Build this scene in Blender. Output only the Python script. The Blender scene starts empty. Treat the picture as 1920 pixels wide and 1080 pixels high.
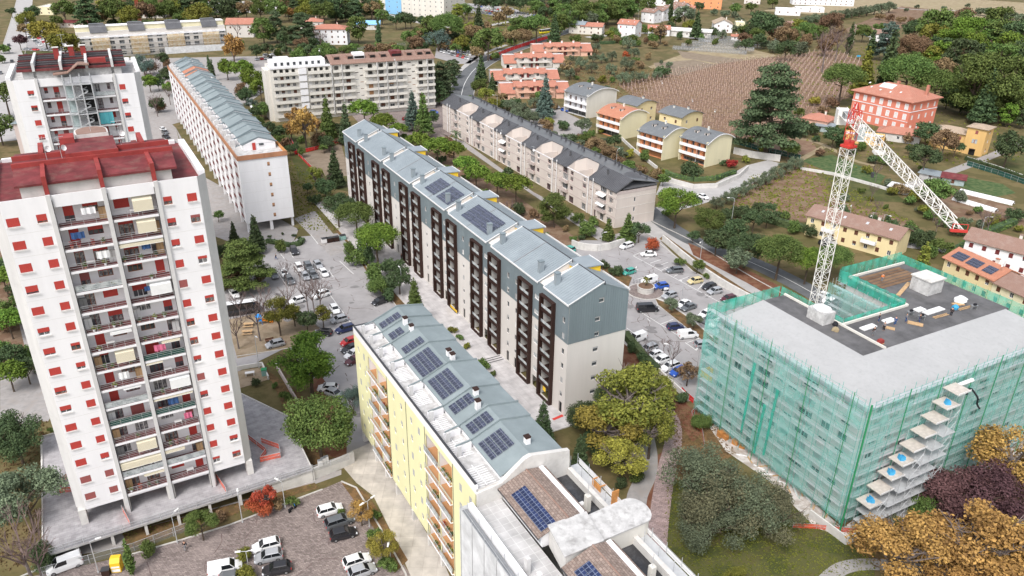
import bpy, math, random
from mathutils import Vector, Matrix
R_=math.radians
rnd=random.Random(11)
sc=bpy.context.scene
# ---------------------------------------------------------------- camera, sky, sun, exposure
FPX,TILT,ROLL,CAMH=1463.696,0.4513207,0.0151342,83.908
_ct,_st=math.cos(TILT),math.sin(TILT)
CF=Vector((0,_ct,-_st)); _U0=Vector((0,_st,_ct)); _R0=Vector((1,0,0))
CR=_R0*math.cos(ROLL)+_U0*math.sin(ROLL); CU=-_R0*math.sin(ROLL)+_U0*math.cos(ROLL)
cd=bpy.data.cameras.new("camera"); cam=bpy.data.objects.new("camera",cd); sc.collection.objects.link(cam)
m=Matrix((( CR.x,CU.x,-CF.x,0),(CR.y,CU.y,-CF.y,0),(CR.z,CU.z,-CF.z,CAMH),(0,0,0,1))); cam.matrix_world=m
cd.sensor_width=36; cd.lens=36*FPX/1920; cd.clip_end=8000; cd.clip_start=0.5
sc.camera=cam
W=bpy.data.worlds.new("World"); sc.world=W; W.use_nodes=True
nt=W.node_tree; nt.nodes.clear()
SUN_EL,SUN_AZ=R_(52),R_(205)      # azimuth measured clockwise from +Y: behind the camera, to the left
sky=nt.nodes.new('ShaderNodeTexSky'); sky.sky_type='NISHITA'; sky.sun_disc=False
sky.sun_elevation=SUN_EL; sky.sun_rotation=SUN_AZ; sky.dust_density=3.0; sky.air_density=1.0
hs=nt.nodes.new('ShaderNodeHueSaturation'); hs.inputs['Saturation'].default_value=0.35
bg=nt.nodes.new('ShaderNodeBackground'); bg.inputs['Strength'].default_value=0.15
wo=nt.nodes.new('ShaderNodeOutputWorld')
nt.links.new(sky.outputs[0],hs.inputs['Color']); nt.links.new(hs.outputs[0],bg.inputs[0]); nt.links.new(bg.outputs[0],wo.inputs[0])
ld=bpy.data.lights.new("sun",'SUN'); ld.energy=1.4; ld.angle=R_(18); ld.color=(1.0,0.97,0.94)
sun=bpy.data.objects.new("sun",ld); sc.collection.objects.link(sun)
_sd=Vector((math.sin(SUN_AZ)*math.cos(SUN_EL),math.cos(SUN_AZ)*math.cos(SUN_EL),math.sin(SUN_EL)))
sun.rotation_euler=(-_sd).to_track_quat('-Z','Y').to_euler()
sc.view_settings.view_transform='Standard'; sc.view_settings.look='None'; sc.view_settings.gamma=1; sc.view_settings.exposure=0.72
sc.cycles.max_bounces=5; sc.cycles.transparent_max_bounces=12; sc.cycles.diffuse_bounces=3

# ---------------------------------------------------------------- helpers
COL=sc.collection
def G(px,py,z=0.0):
    "point of the horizontal plane z seen at a photograph pixel (1920 wide)"
    d=CF+CR*((px-960)/FPX)-CU*((py-540)/FPX); t=(z-CAMH)/d.z
    return Vector((d.x*t,d.y*t,z))
def HT(base,top,z0=0.0):
    b=G(*base,z0); d=CF+CR*((top[0]-960)/FPX)-CU*((top[1]-540)/FPX)
    t=(b.x*d.x+b.y*d.y)/(d.x*d.x+d.y*d.y); return CAMH+d.z*t
class MB:
    def __init__(s): s.v=[];s.f=[];s.m=[]
    def poly(s,pts,m):
        n=len(s.v); s.v.extend([tuple(p) for p in pts]); s.f.append(tuple(range(n,n+len(pts)))); s.m.append(m)
    def box(s,x0,x1,y0,y1,z0,z1,m,skip=''):
        n=len(s.v); s.v+=[(x0,y0,z0),(x1,y0,z0),(x1,y1,z0),(x0,y1,z0),(x0,y0,z1),(x1,y0,z1),(x1,y1,z1),(x0,y1,z1)]
        for k,q in (('b',(0,3,2,1)),('t',(4,5,6,7)),('f',(0,1,5,4)),('r',(1,2,6,5)),('k',(2,3,7,6)),('l',(3,0,4,7))):
            if k in skip: continue
            s.f.append(tuple(n+i for i in q)); s.m.append(m)
    def hexa(s,b,t,m):
        n=len(s.v); s.v+=[tuple(p) for p in b]+[tuple(p) for p in t]; k=len(b)
        s.f.append(tuple(n+i for i in reversed(range(k)))); s.m.append(m)
        s.f.append(tuple(n+k+i for i in range(k))); s.m.append(m)
        for i in range(k):
            j=(i+1)%k; s.f.append((n+i,n+j,n+k+j,n+k+i)); s.m.append(m)
    def prism(s,pts,z0,z1,m):
        s.hexa([(p[0],p[1],z0) for p in pts],[(p[0],p[1],z1) for p in pts],m)
    def ext(s,prof,ax,a,b,m):
        "profile polygon in the plane across an axis, run from a to b: ax 'x' prof=(y,z), ax 'y' prof=(x,z)"
        f=(lambda t,p:(t,p[0],p[1])) if ax=='x' else (lambda t,p:(p[0],t,p[1]))
        s.hexa([f(a,p) for p in prof],[f(b,p) for p in prof],m)
    def tube(s,p,q,r,m,n=5,r2=None):
        p=Vector(p);q=Vector(q);d=q-p
        if d.length<1e-6: return
        d.normalize(); u=d.orthogonal().normalized(); w=d.cross(u); r2=r if r2 is None else r2
        A=[p+(u*math.cos(2*math.pi*i/n)+w*math.sin(2*math.pi*i/n))*r for i in range(n)]
        B=[q+(u*math.cos(2*math.pi*i/n)+w*math.sin(2*math.pi*i/n))*r2 for i in range(n)]
        s.hexa(A,B,m)
    def cyl(s,x,y,z0,z1,r,m,n=16,r2=None): 
        r2=r if r2 is None else r2
        s.hexa([(x+r*math.cos(2*math.pi*i/n),y+r*math.sin(2*math.pi*i/n),z0) for i in range(n)],[(x+r2*math.cos(2*math.pi*i/n),y+r2*math.sin(2*math.pi*i/n),z1) for i in range(n)],m)
    def slab(s,pts,th,m):
        "thick sheet from 3 or 4 points (top face), thickness downwards"
        s.hexa([(p[0],p[1],p[2]-th) for p in pts],pts,m)
    def add(s,o,M):
        n=len(s.v); s.v+=[tuple(M@Vector(p)) for p in o.v]; s.f+=[tuple(i+n for i in f) for f in o.f]; s.m+=o.m
    def mesh(s,name,smooth=False):
        me=bpy.data.meshes.new(name); me.from_pydata(s.v,[],s.f); names=[]
        for x in s.m:
            if x not in names: names.append(x)
        for x in names: me.materials.append(M[x])
        ix={x:i for i,x in enumerate(names)}
        me.polygons.foreach_set('material_index',[ix[x] for x in s.m])
        if smooth: me.polygons.foreach_set('use_smooth',[True]*len(s.f))
        me.update(); return me
    def obj(s,name,parent=None,loc=(0,0,0),rz=0,smooth=False):
        return put(s.mesh(name,smooth),name,parent,loc,rz)
def put(me,name,parent=None,loc=(0,0,0),rz=0,sc3=None):
    o=bpy.data.objects.new(name,me); COL.objects.link(o); o.location=loc; o.rotation_euler=(0,0,rz)
    if sc3 is not None: o.scale=sc3
    if parent is not None: o.parent=parent
    return o
def tag(o,label=None,cat=None,group=None,kind=None):
    if label: o['label']=label
    if cat: o['category']=cat
    if group: o['group']=group
    if kind: o['kind']=kind
    return o
def thing(name,label,cat,loc=(0,0,0),rz=0,group=None):
    return tag(put(None,name,None,loc,rz),label,cat,group)
def struct(o): o['kind']='structure'; return o
def copy_tree(o,parent=None):
    c=o.copy(); COL.objects.link(c)
    if parent is not None: c.parent=parent
    for ch in KIDS.get(o.name,[]): copy_tree(ch,c)
    return c
KIDS={}
def reg(root,*kids): KIDS[root.name]=list(kids)
ORD=['leftmost','second from the left','third from the left','fourth from the left','fifth from the left','sixth from the left','seventh from the left','eighth from the left','ninth from the left','tenth from the left']
_w=['','first','second','third','fourth','fifth','sixth','seventh','eighth','ninth','tenth','eleventh','twelfth','thirteenth','fourteenth','fifteenth','sixteenth','seventeenth','eighteenth','nineteenth','twentieth','twenty-first','twenty-second','twenty-third','twenty-fourth','twenty-fifth','twenty-sixth','twenty-seventh','twenty-eighth','twenty-ninth','thirtieth']
def ordn(i,n):
    if n==1: return ''
    if i==0: return 'leftmost'
    if i==n-1: return 'rightmost'
    return (_w[i+1] if i+1<len(_w) else str(i+1)+'th')+' from the left'

# ---------------------------------------------------------------- materials
M={}
def mat(name,col,rough=.85,var=.12,scale=.6,kind='noise',col2=None,p=None,metal=0,spec=.3,bump=0,alpha=None,coat=0,emit=None,stain=None,tint=None,coord='Object'):
    m_=bpy.data.materials.new(name); m_.use_nodes=True; t=m_.node_tree; N=t.nodes; L=t.links; b=N['Principled BSDF']
    b.inputs['Roughness'].default_value=rough; b.inputs['Metallic'].default_value=metal
    b.inputs['Specular IOR Level'].default_value=spec
    if coat: b.inputs['Coat Weight'].default_value=coat; b.inputs['Coat Roughness'].default_value=.08
    tc=N.new('ShaderNodeTexCoord'); mp=N.new('ShaderNodeMapping'); L.new(tc.outputs[coord],mp.inputs[0])
    c=tuple(col)+(1,); dk=tuple(x*(1-var) for x in col)+(1,); lt=tuple(min(1,x*(1+var)) for x in col)+(1,)
    if col2 is None: a_,b_=dk,lt
    else: a_,b_=c,tuple(col2)+(1,)
    out=None
    if kind in('noise','streak','patch'):
        n=N.new('ShaderNodeTexNoise'); n.inputs['Scale'].default_value=scale; n.inputs['Detail'].default_value=6; n.inputs['Roughness'].default_value=.65
        if kind=='streak': mp.inputs['Scale'].default_value=(1,1,.12)
        L.new(mp.outputs[0],n.inputs['Vector'])
        r=N.new('ShaderNodeValToRGB'); r.color_ramp.elements[0].position=.35 if kind!='patch' else .46; r.color_ramp.elements[1].position=.68 if kind!='patch' else .56
        r.color_ramp.elements[0].color=a_; r.color_ramp.elements[1].color=b_
        L.new(n.outputs['Fac'],r.inputs[0]); out=r.outputs[0]; hsrc=n.outputs['Fac']
    elif kind=='brick':
        bw,bh,mort,mc=p[:4]
        n=N.new('ShaderNodeTexBrick'); n.inputs['Scale'].default_value=1; n.inputs['Brick Width'].default_value=bw; n.inputs['Row Height'].default_value=bh
        n.inputs['Mortar Size'].default_value=mort; n.inputs['Color1'].default_value=a_; n.inputs['Color2'].default_value=b_; n.inputs['Mortar'].default_value=tuple(mc)+(1,)
        n.offset=.5 if len(p)<5 else 0
        L.new(mp.outputs[0],n.inputs['Vector'])
        n2=N.new('ShaderNodeTexNoise'); n2.inputs['Scale'].default_value=scale; n2.inputs['Detail'].default_value=5; L.new(tc.outputs[coord],n2.inputs['Vector'])
        mx=N.new('ShaderNodeMix'); mx.data_type='RGBA'; mx.blend_type='OVERLAY'; mx.inputs[0].default_value=.5
        L.new(n.outputs['Color'],mx.inputs[6]); L.new(n2.outputs['Fac'],mx.inputs[7]); out=mx.outputs[2]; hsrc=n.outputs['Fac']
    elif kind=='wave':
        n=N.new('ShaderNodeTexWave'); n.wave_type='BANDS'; n.bands_direction=p[0]; n.inputs['Scale'].default_value=scale; n.inputs['Distortion'].default_value=p[1]; n.inputs['Detail'].default_value=2
        L.new(mp.outputs[0],n.inputs['Vector'])
        r=N.new('ShaderNodeValToRGB'); r.color_ramp.elements[0].position=p[2]; r.color_ramp.elements[1].position=p[3]
        r.color_ramp.elements[0].color=a_; r.color_ramp.elements[1].color=b_
        L.new(n.outputs['Fac'],r.inputs[0]); out=r.outputs[0]; hsrc=n.outputs['Fac']
    elif kind=='leaf':
        g=N.new('ShaderNodeNewGeometry'); oi=N.new('ShaderNodeObjectInfo')
        n=N.new('ShaderNodeTexNoise'); n.inputs['Scale'].default_value=scale; n.inputs['Detail'].default_value=3; L.new(mp.outputs[0],n.inputs['Vector'])
        ad=N.new('ShaderNodeMath'); ad.operation='MULTIPLY_ADD'; ad.inputs[1].default_value=.45; L.new(g.outputs['Random Per Island'],ad.inputs[0])
        m2=N.new('ShaderNodeMath'); m2.operation='MULTIPLY_ADD'; m2.inputs[1].default_value=.9; m2.inputs[2].default_value=-.12; L.new(n.outputs['Fac'],m2.inputs[0]); L.new(m2.outputs[0],ad.inputs[2])
        r=N.new('ShaderNodeValToRGB'); r.color_ramp.elements[0].position=.2; r.color_ramp.elements[1].position=.8
        r.color_ramp.elements[0].color=a_; r.color_ramp.elements[1].color=b_; L.new(ad.outputs[0],r.inputs[0])
        h=N.new('ShaderNodeHueSaturation'); mr=N.new('ShaderNodeMapRange'); mr.inputs['To Min'].default_value=.48; mr.inputs['To Max'].default_value=.52; L.new(oi.outputs['Random'],mr.inputs[0]); L.new(mr.outputs[0],h.inputs['Hue'])
        mv=N.new('ShaderNodeMapRange'); mv.inputs['To Min'].default_value=.8; mv.inputs['To Max'].default_value=1.25; L.new(oi.outputs['Random'],mv.inputs[0]); L.new(mv.outputs[0],h.inputs['Value'])
        L.new(r.outputs[0],h.inputs['Color']); out=h.outputs[0]; hsrc=None
        b.inputs['Subsurface Weight'].default_value=0
    else:
        hsrc=None
    if stain is not None and out is not None:
        sc_,amt,cs=stain
        n3=N.new('ShaderNodeTexNoise'); n3.inputs['Scale'].default_value=sc_; n3.inputs['Detail'].default_value=8; n3.inputs['Roughness'].default_value=.7; L.new(tc.outputs[coord],n3.inputs['Vector'])
        r3=N.new('ShaderNodeValToRGB'); r3.color_ramp.elements[0].position=.5; r3.color_ramp.elements[1].position=.72; L.new(n3.outputs['Fac'],r3.inputs[0])
        r3.color_ramp.elements[0].color=(0,0,0,1); r3.color_ramp.elements[1].color=(amt,amt,amt,1)
        mx=N.new('ShaderNodeMix'); mx.data_type='RGBA'; L.new(r3.outputs[0],mx.inputs[0]); L.new(out,mx.inputs[6]); mx.inputs[7].default_value=tuple(cs)+(1,); out=mx.outputs[2]
    if out is not None: L.new(out,b.inputs['Base Color'])
    else: b.inputs['Base Color'].default_value=c
    if bump and hsrc is not None:
        bp=N.new('ShaderNodeBump'); bp.inputs['Strength'].default_value=bump; bp.inputs['Distance'].default_value=.1; L.new(hsrc,bp.inputs['Height']); L.new(bp.outputs[0],b.inputs['Normal'])
    if alpha is not None:
        b.inputs['Alpha'].default_value=alpha
    if emit: b.inputs['Emission Color'].default_value=tuple(emit)+(1,); b.inputs['Emission Strength'].default_value=1
    M[name]=m_; return m_
# walls
mat('white_plaster',(.80,.79,.80),.9,.05,.35,'streak',stain=(.5,.12,(.55,.53,.52)))
mat('chamfer_concrete',(.60,.59,.58),.9,.08,.5,'streak',stain=(.7,.35,(.42,.41,.4)))
mat('grey_concrete',(.42,.41,.40),.9,.15,.5,stain=(.9,.4,(.2,.19,.18)))
mat('pale_concrete',(.62,.60,.57),.9,.1,.5,stain=(.6,.45,(.36,.34,.31)))
mat('cream_plaster',(.66,.62,.58),.9,.04,.3,'streak')
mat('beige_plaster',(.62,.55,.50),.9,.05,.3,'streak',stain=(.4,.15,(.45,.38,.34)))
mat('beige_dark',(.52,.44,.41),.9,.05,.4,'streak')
mat('yellow_plaster',(.76,.73,.44),.9,.05,.2,'streak')
mat('yellow_paint',(.85,.55,.04),.7,.04,.5)
mat('straw_plaster',(.74,.62,.36),.9,.05,.3,'streak')
mat('pale_yellow',(.74,.68,.47),.9,.05,.3,'streak')
mat('orange_plaster',(.78,.33,.16),.9,.06,.4,'streak')
mat('pink_plaster',(.72,.44,.33),.9,.06,.4,'streak')
mat('salmon_plaster',(.66,.22,.15),.9,.08,.3,'streak',stain=(.5,.3,(.75,.35,.25)))
mat('ochre_plaster',(.70,.45,.18),.9,.06,.4,'streak')
mat('offwhite_stone',(.68,.65,.59),.9,.06,.4,'streak',stain=(.4,.2,(.45,.42,.38)))
mat('light_blue_panel',(.25,.5,.75),.7,.04,.4)
mat('tan_insulation',(.62,.45,.26),.9,.15,.8,'patch',col2=(.72,.62,.45))
mat('orange_wall',(.50,.27,.13),.9,.05,.4)
# metals, frames
mat('metal_cladding',(.22,.265,.285),.5,.08,.3,'streak',metal=.2,spec=.4)
mat('metal_roof',(.28,.32,.345),.45,.06,.25,metal=.15,spec=.5,stain=(.25,.25,(.42,.46,.48)))
mat('metal_roof_dark',(.22,.26,.27),.6,.08,.3,stain=(.3,.3,(.3,.34,.35)))
mat('black_roof',(.12,.12,.127),.36,.2,.25,metal=.3,spec=.7,stain=(.15,.4,(.16,.16,.17)))
mat('brown_frame',(.035,.016,.012),.6,.1,1)
mat('dark_metal',(.05,.05,.055),.5,.1,1)
mat('grey_metal',(.30,.31,.32),.45,.1,1,metal=.4)
mat('galvanised',(.55,.56,.57),.45,.1,1,metal=.3)
mat('white_metal',(.74,.73,.72),.5,.04,1)
mat('crane_white',(.80,.77,.72),.5,.08,1)
mat('red_paint',(.55,.05,.04),.55,.1,1)
mat('railing',(.55,.56,.57),.4,.05,1,metal=.4)
# roofs
mat('red_roof',(.17,.035,.038),.75,.35,.45,stain=(.5,.75,(.20,.11,.09)))
mat('red_beam',(.30,.045,.04),.7,.2,.6,stain=(.8,.5,(.2,.06,.05)))
mat('dark_roof',(.030,.016,.016),.8,.5,.6,stain=(.7,.5,(.10,.03,.03)))
mat('brown_tile',(.27,.17,.135),.85,.2,3.2,'wave',p=('X',.3,.2,.8),bump=.3,stain=(.5,.5,(.36,.28,.24)))
mat('brown_tile_y',(.255,.20,.172),.85,.18,2.6,'brick',p=(.45,.32,.03,(.16,.11,.09)),bump=.3)
mat('orange_tile',(.44,.19,.12),.85,.15,3.0,'wave',p=('X',.4,.2,.8),bump=.3,stain=(.4,.5,(.55,.30,.2)))
mat('terracotta',(.43,.185,.13),.85,.12,3.0,'wave',p=('Y',.4,.2,.8),bump=.3,stain=(.4,.5,(.50,.30,.24)))
mat('tan_tile',(.40,.31,.23),.85,.15,3.0,'wave',p=('X',.4,.2,.8),bump=.3,stain=(.4,.5,(.30,.24,.2)))
mat('slate_tile',(.15,.16,.17),.8,.15,2.0,'wave',p=('X',.3,.2,.8),stain=(.4,.6,(.25,.26,.27)))
mat('white_membrane',(.66,.66,.67),.7,.06,.6,stain=(.35,.65,(.40,.39,.39)))
mat('whitewash_old',(.52,.51,.50),.85,.2,.8,stain=(.9,.85,(.24,.23,.22)))
mat('terrace_tiles',(.47,.46,.455),.8,.06,.5,'brick',p=(1.1,1.1,.035,(.60,.60,.585),0),stain=(.4,.5,(.38,.36,.35)))
mat('bitumen',(.115,.112,.115),.7,.3,.35,stain=(.25,.5,(.15,.145,.14)))
mat('wet_bitumen',(.03,.03,.034),.25,.4,.3,spec=.6,stain=(.3,.5,(.13,.13,.14)))
mat('grey_sheet',(.40,.40,.40),.8,.05,.3,stain=(1.6,.5,(.30,.30,.30)))
mat('solar_panel',(.035,.042,.07),.25,.25,.3,'brick',p=(.52,.52,.035,(.14,.15,.2),0),spec=.7)
mat('solar_blue',(.014,.024,.075),.25,.25,.3,'brick',p=(.5,.5,.03,(.16,.19,.28),0),spec=.7)
mat('alu',(.62,.63,.65),.4,.03,1,metal=.3)
# openings
mat('glass',(.035,.04,.045),.12,.5,.9,'patch',col2=(.10,.11,.12),spec=.7)
mat('curtain_glass',(.32,.31,.30),.25,.3,2.2,'patch',col2=(.10,.10,.11),spec=.6)
mat('dark_open',(.018,.017,.017),.9,.3,1)
mat('red_shutter',(.46,.055,.045),.6,.12,14,'wave',p=('Z',0,.3,.7),bump=.2)
mat('dull_red_shutter',(.30,.09,.085),.6,.12,14,'wave',p=('Z',0,.3,.7))
mat('brown_shutter',(.12,.05,.03),.7,.2,10,'wave',p=('Z',0,.3,.7))
mat('tan_shutter',(.42,.22,.11),.7,.1,10,'wave',p=('Z',0,.3,.7))
mat('grey_shutter',(.42,.42,.42),.7,.1,10,'wave',p=('Z',0,.3,.7))
mat('white_shutter',(.72,.70,.68),.7,.06,10,'wave',p=('Z',0,.3,.7))
mat('wood_frame',(.30,.10,.04),.6,.15,2)
mat('wine_frame',(.16,.035,.035),.6,.15,2)
mat('balcony_red',(.15,.045,.045),.8,.2,1.5)
mat('pale_glass',(.35,.42,.42),.2,.15,.8,spec=.6)
mat('frosted_glass',(.50,.53,.53),.25,.12,1.2,'patch',col2=(.30,.33,.34),spec=.6)
mat('awning',(.66,.60,.46),.9,.25,7.0,'wave',p=('X',0,.45,.55))
mat('awning_white',(.76,.76,.75),.9,.05,2)
mat('awning_pink',(.70,.58,.58),.9,.12,7,'wave',p=('X',0,.45,.55))
mat('site_board',(.52,.47,.42),.85,.15,1.5,'streak')
mat('light_render',(.72,.72,.70),.9,.05,.4,'streak')
mat('rust_fascia',(.42,.20,.11),.8,.15,.6,'streak')
mat('wood_plank',(.50,.33,.18),.8,.2,1.5,'streak')
mat('orange_wood',(.55,.25,.08),.7,.2,2)
# ground
mat('asphalt',(.33,.315,.315),.9,.10,.25,stain=(.11,.55,(.24,.225,.22)),bump=.05)
mat('asphalt_dark',(.12,.125,.13),.85,.12,.4,stain=(.2,.4,(.17,.17,.17)))
mat('road_pale',(.40,.385,.375),.9,.08,.4,stain=(.15,.5,(.30,.28,.27)))
mat('cobbles',(.235,.195,.18),.9,.3,3.0,'brick',p=(.5,.25,.03,(.13,.10,.095)),stain=(.12,.6,(.34,.28,.26)))
mat('deck_pavers',(.36,.345,.355),.85,.08,.8,'brick',p=(1.0,.5,.03,(.30,.28,.29)),stain=(.16,.4,(.45,.43,.44)))
mat('plaza_pavers',(.50,.475,.47),.85,.05,.5,'brick',p=(1.2,1.2,.03,(.40,.38,.37),0),stain=(.12,.4,(.58,.55,.53)))
mat('plaza_beige',(.47,.43,.38),.9,.08,.6,'brick',p=(2,2,.03,(.38,.34,.30),0),stain=(.12,.6,(.55,.51,.46)))
mat('kerb',(.50,.48,.45),.9,.1,1,stain=(.8,.5,(.3,.28,.26)))
mat('path_pink',(.36,.27,.26),.9,.2,1.2,'brick',p=(.6,.3,.03,(.22,.16,.15)),stain=(.4,.5,(.24,.16,.13)))
mat('path_grey',(.33,.31,.30),.9,.15,1,stain=(.5,.5,(.22,.17,.13)))
mat('marking',(.78,.78,.76),.8,.08,2,stain=(1.5,.6,(.45,.44,.43)))
mat('marking_yellow',(.60,.48,.12),.8,.08,2)
mat('rubble',(.55,.51,.48),.95,.2,.6,'patch',col2=(.38,.33,.29),bump=.2)
mat('grass_brown',(.10,.085,.032),.95,.25,.12,'patch',col2=(.17,.125,.06),bump=.3,stain=(.06,.8,(.075,.095,.022)))
mat('grass_green',(.060,.070,.020),.95,.25,.15,'patch',col2=(.095,.095,.032),bump=.3,stain=(.12,.7,(.12,.085,.04)))
mat('soil_brown',(.16,.095,.06),.95,.25,.25,'patch',col2=(.22,.15,.10),bump=.3,stain=(.12,.5,(.10,.10,.035)))
mat('soil_red',(.15,.06,.035),.95,.3,.5,'patch',col2=(.20,.10,.06),stain=(.3,.5,(.08,.07,.03)))
mat('leaf_litter',(.12,.075,.035),.95,.3,.8,'patch',col2=(.19,.11,.05),stain=(.3,.6,(.07,.075,.02)))
mat('sand_play',(.30,.235,.165),.95,.15,.4,'patch',col2=(.24,.18,.12),stain=(.3,.4,(.14,.12,.05)))
mat('vineyard_soil',(.205,.125,.085),.95,.2,.3,'patch',col2=(.25,.165,.11),stain=(.05,.55,(.17,.13,.06)))
mat('field_tan',(.33,.27,.17),.95,.12,.2,'patch',col2=(.27,.21,.13),stain=(.06,.5,(.18,.16,.06)))
mat('field_brown',(.24,.19,.14),.95,.2,.3,'patch',col2=(.20,.155,.11))
mat('garden_green',(.05,.09,.03),.95,.4,.6,'patch',col2=(.10,.13,.05))
# foliage
def leafm(n,a,b,scale=.5):
    a=tuple(1.25*x+.004 for x in a); b=tuple(1.18*x+.006 for x in b); mat(n,a,.75,0,scale,'leaf',col2=b,spec=.15)
leafm('leaf_pine',(.032,.066,.009),(.14,.205,.028))
leafm('leaf_green',(.032,.060,.014),(.115,.16,.040))
leafm('leaf_dark',(.022,.040,.018),(.074,.106,.042))
leafm('leaf_cedar',(.026,.044,.022),(.088,.122,.056),.4)
leafm('leaf_blue',(.035,.060,.050),(.12,.17,.14),.5)
leafm('leaf_olive',(.045,.060,.038),(.14,.17,.10),.5)
leafm('leaf_yellow',(.075,.07,.014),(.29,.25,.045),.6)
leafm('leaf_lime',(.05,.066,.012),(.20,.205,.035),.4)
leafm('leaf_orange',(.11,.06,.02),(.42,.26,.075),.6)
leafm('leaf_russet',(.045,.048,.028),(.15,.145,.08),.5)
leafm('leaf_brown',(.09,.055,.03),(.22,.15,.08),.5)
leafm('leaf_purple',(.035,.016,.020),(.10,.05,.055),.5)
leafm('leaf_red',(.14,.02,.012),(.36,.06,.035),.5)
leafm('leaf_ygreen',(.06,.08,.012),(.20,.20,.035),.5)
mat('bark',(.10,.075,.055),.9,.3,2)
mat('bark_grey',(.17,.14,.13),.9,.3,2)
mat('twig',(.16,.115,.105),.9,.3,2)
# misc colours
for n,c_ in dict(car_white=(.78,.78,.78),car_silver=(.42,.43,.45),car_grey=(.14,.15,.16),car_black=(.018,.018,.022),car_blue=(.02,.09,.42),car_navy=(.015,.025,.09),car_red=(.50,.02,.02),car_teal=(.05,.35,.28),car_cream=(.62,.52,.28),car_wine=(.08,.012,.02),car_yellow=(.75,.6,.02)).items():
    mat(n,c_,.32,.03,.8,spec=.5,coat=.6,metal=.25 if n in('car_silver','car_grey') else 0)
mat('car_glass',(.015,.017,.02),.08,.2,1,spec=.8)
mat('tyre',(.018,.018,.018),.9,.1,3); mat('rim',(.35,.36,.37),.35,.1,3,metal=.6)
mat('lamp_red',(.45,.02,.015),.3,.05,3); mat('lamp_clear',(.65,.67,.7),.15,.05,3,spec=.7)
mat('plate',(.75,.75,.72),.6,.03,3)
mat('orange_net',(.80,.13,.07),.8,.15,2); mat('red_net',(.66,.035,.03),.8,.12,2)
mat('skin',(.48,.28,.2),.6,.05,8); mat('cloth_black',(.02,.02,.025),.9,.2,6); mat('cloth_blue',(.04,.09,.22),.9,.2,6); mat('cloth_orange',(.75,.2,.04),.9,.1,6); mat('cloth_grey',(.2,.2,.21),.9,.2,6); mat('hair',(.03,.02,.015),.8,.2,9)
mat('plastic_blue',(.03,.25,.65),.5,.05,2); mat('plastic_orange',(.85,.25,.02),.5,.05,2); mat('plastic_green',(.03,.25,.1),.5,.05,2)
mat('bag_white',(.74,.74,.74),.8,.1,2,bump=.2); mat('tarp_blue',(.06,.35,.6),.7,.1,2,bump=.2); mat('cloth_white',(.75,.74,.75),.9,.04,3); mat('cloth_pink',(.6,.15,.25),.9,.1,3); mat('cloth_teal',(.1,.4,.45),.9,.1,3)
mat('skip_yellow',(.80,.50,.03),.5,.1,1)
mat('sheet_teal',(.25,.42,.38),.9,.1,2)
def netmat(name,col,alpha,scale,lo,hi):
    m_=mat(name,col,.8,.12,.7,'noise'); t=m_.node_tree; N=t.nodes; L=t.links; b=N['Principled BSDF']
    tc=N.new('ShaderNodeTexCoord'); n=N.new('ShaderNodeTexNoise'); n.inputs['Scale'].default_value=scale; n.inputs['Detail'].default_value=4; L.new(tc.outputs['Object'],n.inputs['Vector'])
    r=N.new('ShaderNodeMapRange'); r.inputs['From Min'].default_value=.35; r.inputs['From Max'].default_value=.65; r.inputs['To Min'].default_value=lo; r.inputs['To Max'].default_value=hi
    L.new(n.outputs['Fac'],r.inputs[0]); L.new(r.outputs[0],b.inputs['Alpha'])
netmat('green_net',(.25,.66,.58),.5,.30,.12,.44)
netmat('green_net_dense',(.06,.47,.35),.8,.6,.45,.8)
mat('green_tube',(.16,.42,.36),.6,.1,2)
netmat('white_net',(.72,.73,.75),.8,.4,.75,.98)
netmat('dark_green_net',(.015,.075,.06),.8,.4,.8,.98)
netmat('orange_mesh',(.75,.12,.06),.8,1.2,.5,.85)
netmat('glass_clear',(.35,.42,.42),.3,.5,.30,.45)
netmat('wire_mesh',(.30,.31,.32),.3,.5,.30,.38)

# ---------------------------------------------------------------- facade helpers
def FRONT(y0=0):  return (lambda s,z,d=0:(s,y0-d,z)), math.pi      # outward +Y
def BACKN(y0=0):  return (lambda s,z,d=0:(s,y0+d,z)), 0            # outward -Y
def GABLE(x0=0):  return (lambda s,z,d=0:(x0+d,-s,z)), -math.pi/2  # outward -X, s runs to -Y
def FARG(x0=0):   return (lambda s,z,d=0:(x0-d,-s,z)), math.pi/2   # outward +X
def wall(mb,fr,s0,s1,z0,z1,ops,m,rd=.2,mr=None):
    pt=fr[0]; mr=mr or m
    ops=[(max(a,s0),min(b,s1),max(c,z0),min(d,z1)) for a,b,c,d in ops if a<s1 and b>s0 and c<z1 and d>z0]
    S=sorted({s0,s1,*[o[0] for o in ops],*[o[1] for o in ops]}); Z=sorted({z0,z1,*[o[2] for o in ops],*[o[3] for o in ops]})
    for i in range(len(S)-1):
        zs=None
        for j in range(len(Z)-1):
            cs,cz=(S[i]+S[i+1])/2,(Z[j]+Z[j+1])/2
            hole=any(a<cs<b and c<cz<d for a,b,c,d in ops)
            if not hole and zs is None: zs=Z[j]
            if (hole or j==len(Z)-2) and zs is not None:
                ze=Z[j] if hole else Z[j+1]
                mb.poly([pt(S[i],zs),pt(S[i+1],zs),pt(S[i+1],ze),pt(S[i],ze)],m); zs=None
    if rd:
        for a,b,c,d in ops:
            mb.poly([pt(a,c),pt(b,c),pt(b,c,rd),pt(a,c,rd)],mr); mb.poly([pt(a,d),pt(b,d),pt(b,d,rd),pt(a,d,rd)],mr)
            mb.poly([pt(a,c),pt(a,d),pt(a,d,rd),pt(a,c,rd)],mr); mb.poly([pt(b,c),pt(b,d),pt(b,d,rd),pt(b,c,rd)],mr)
_wc={}
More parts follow.
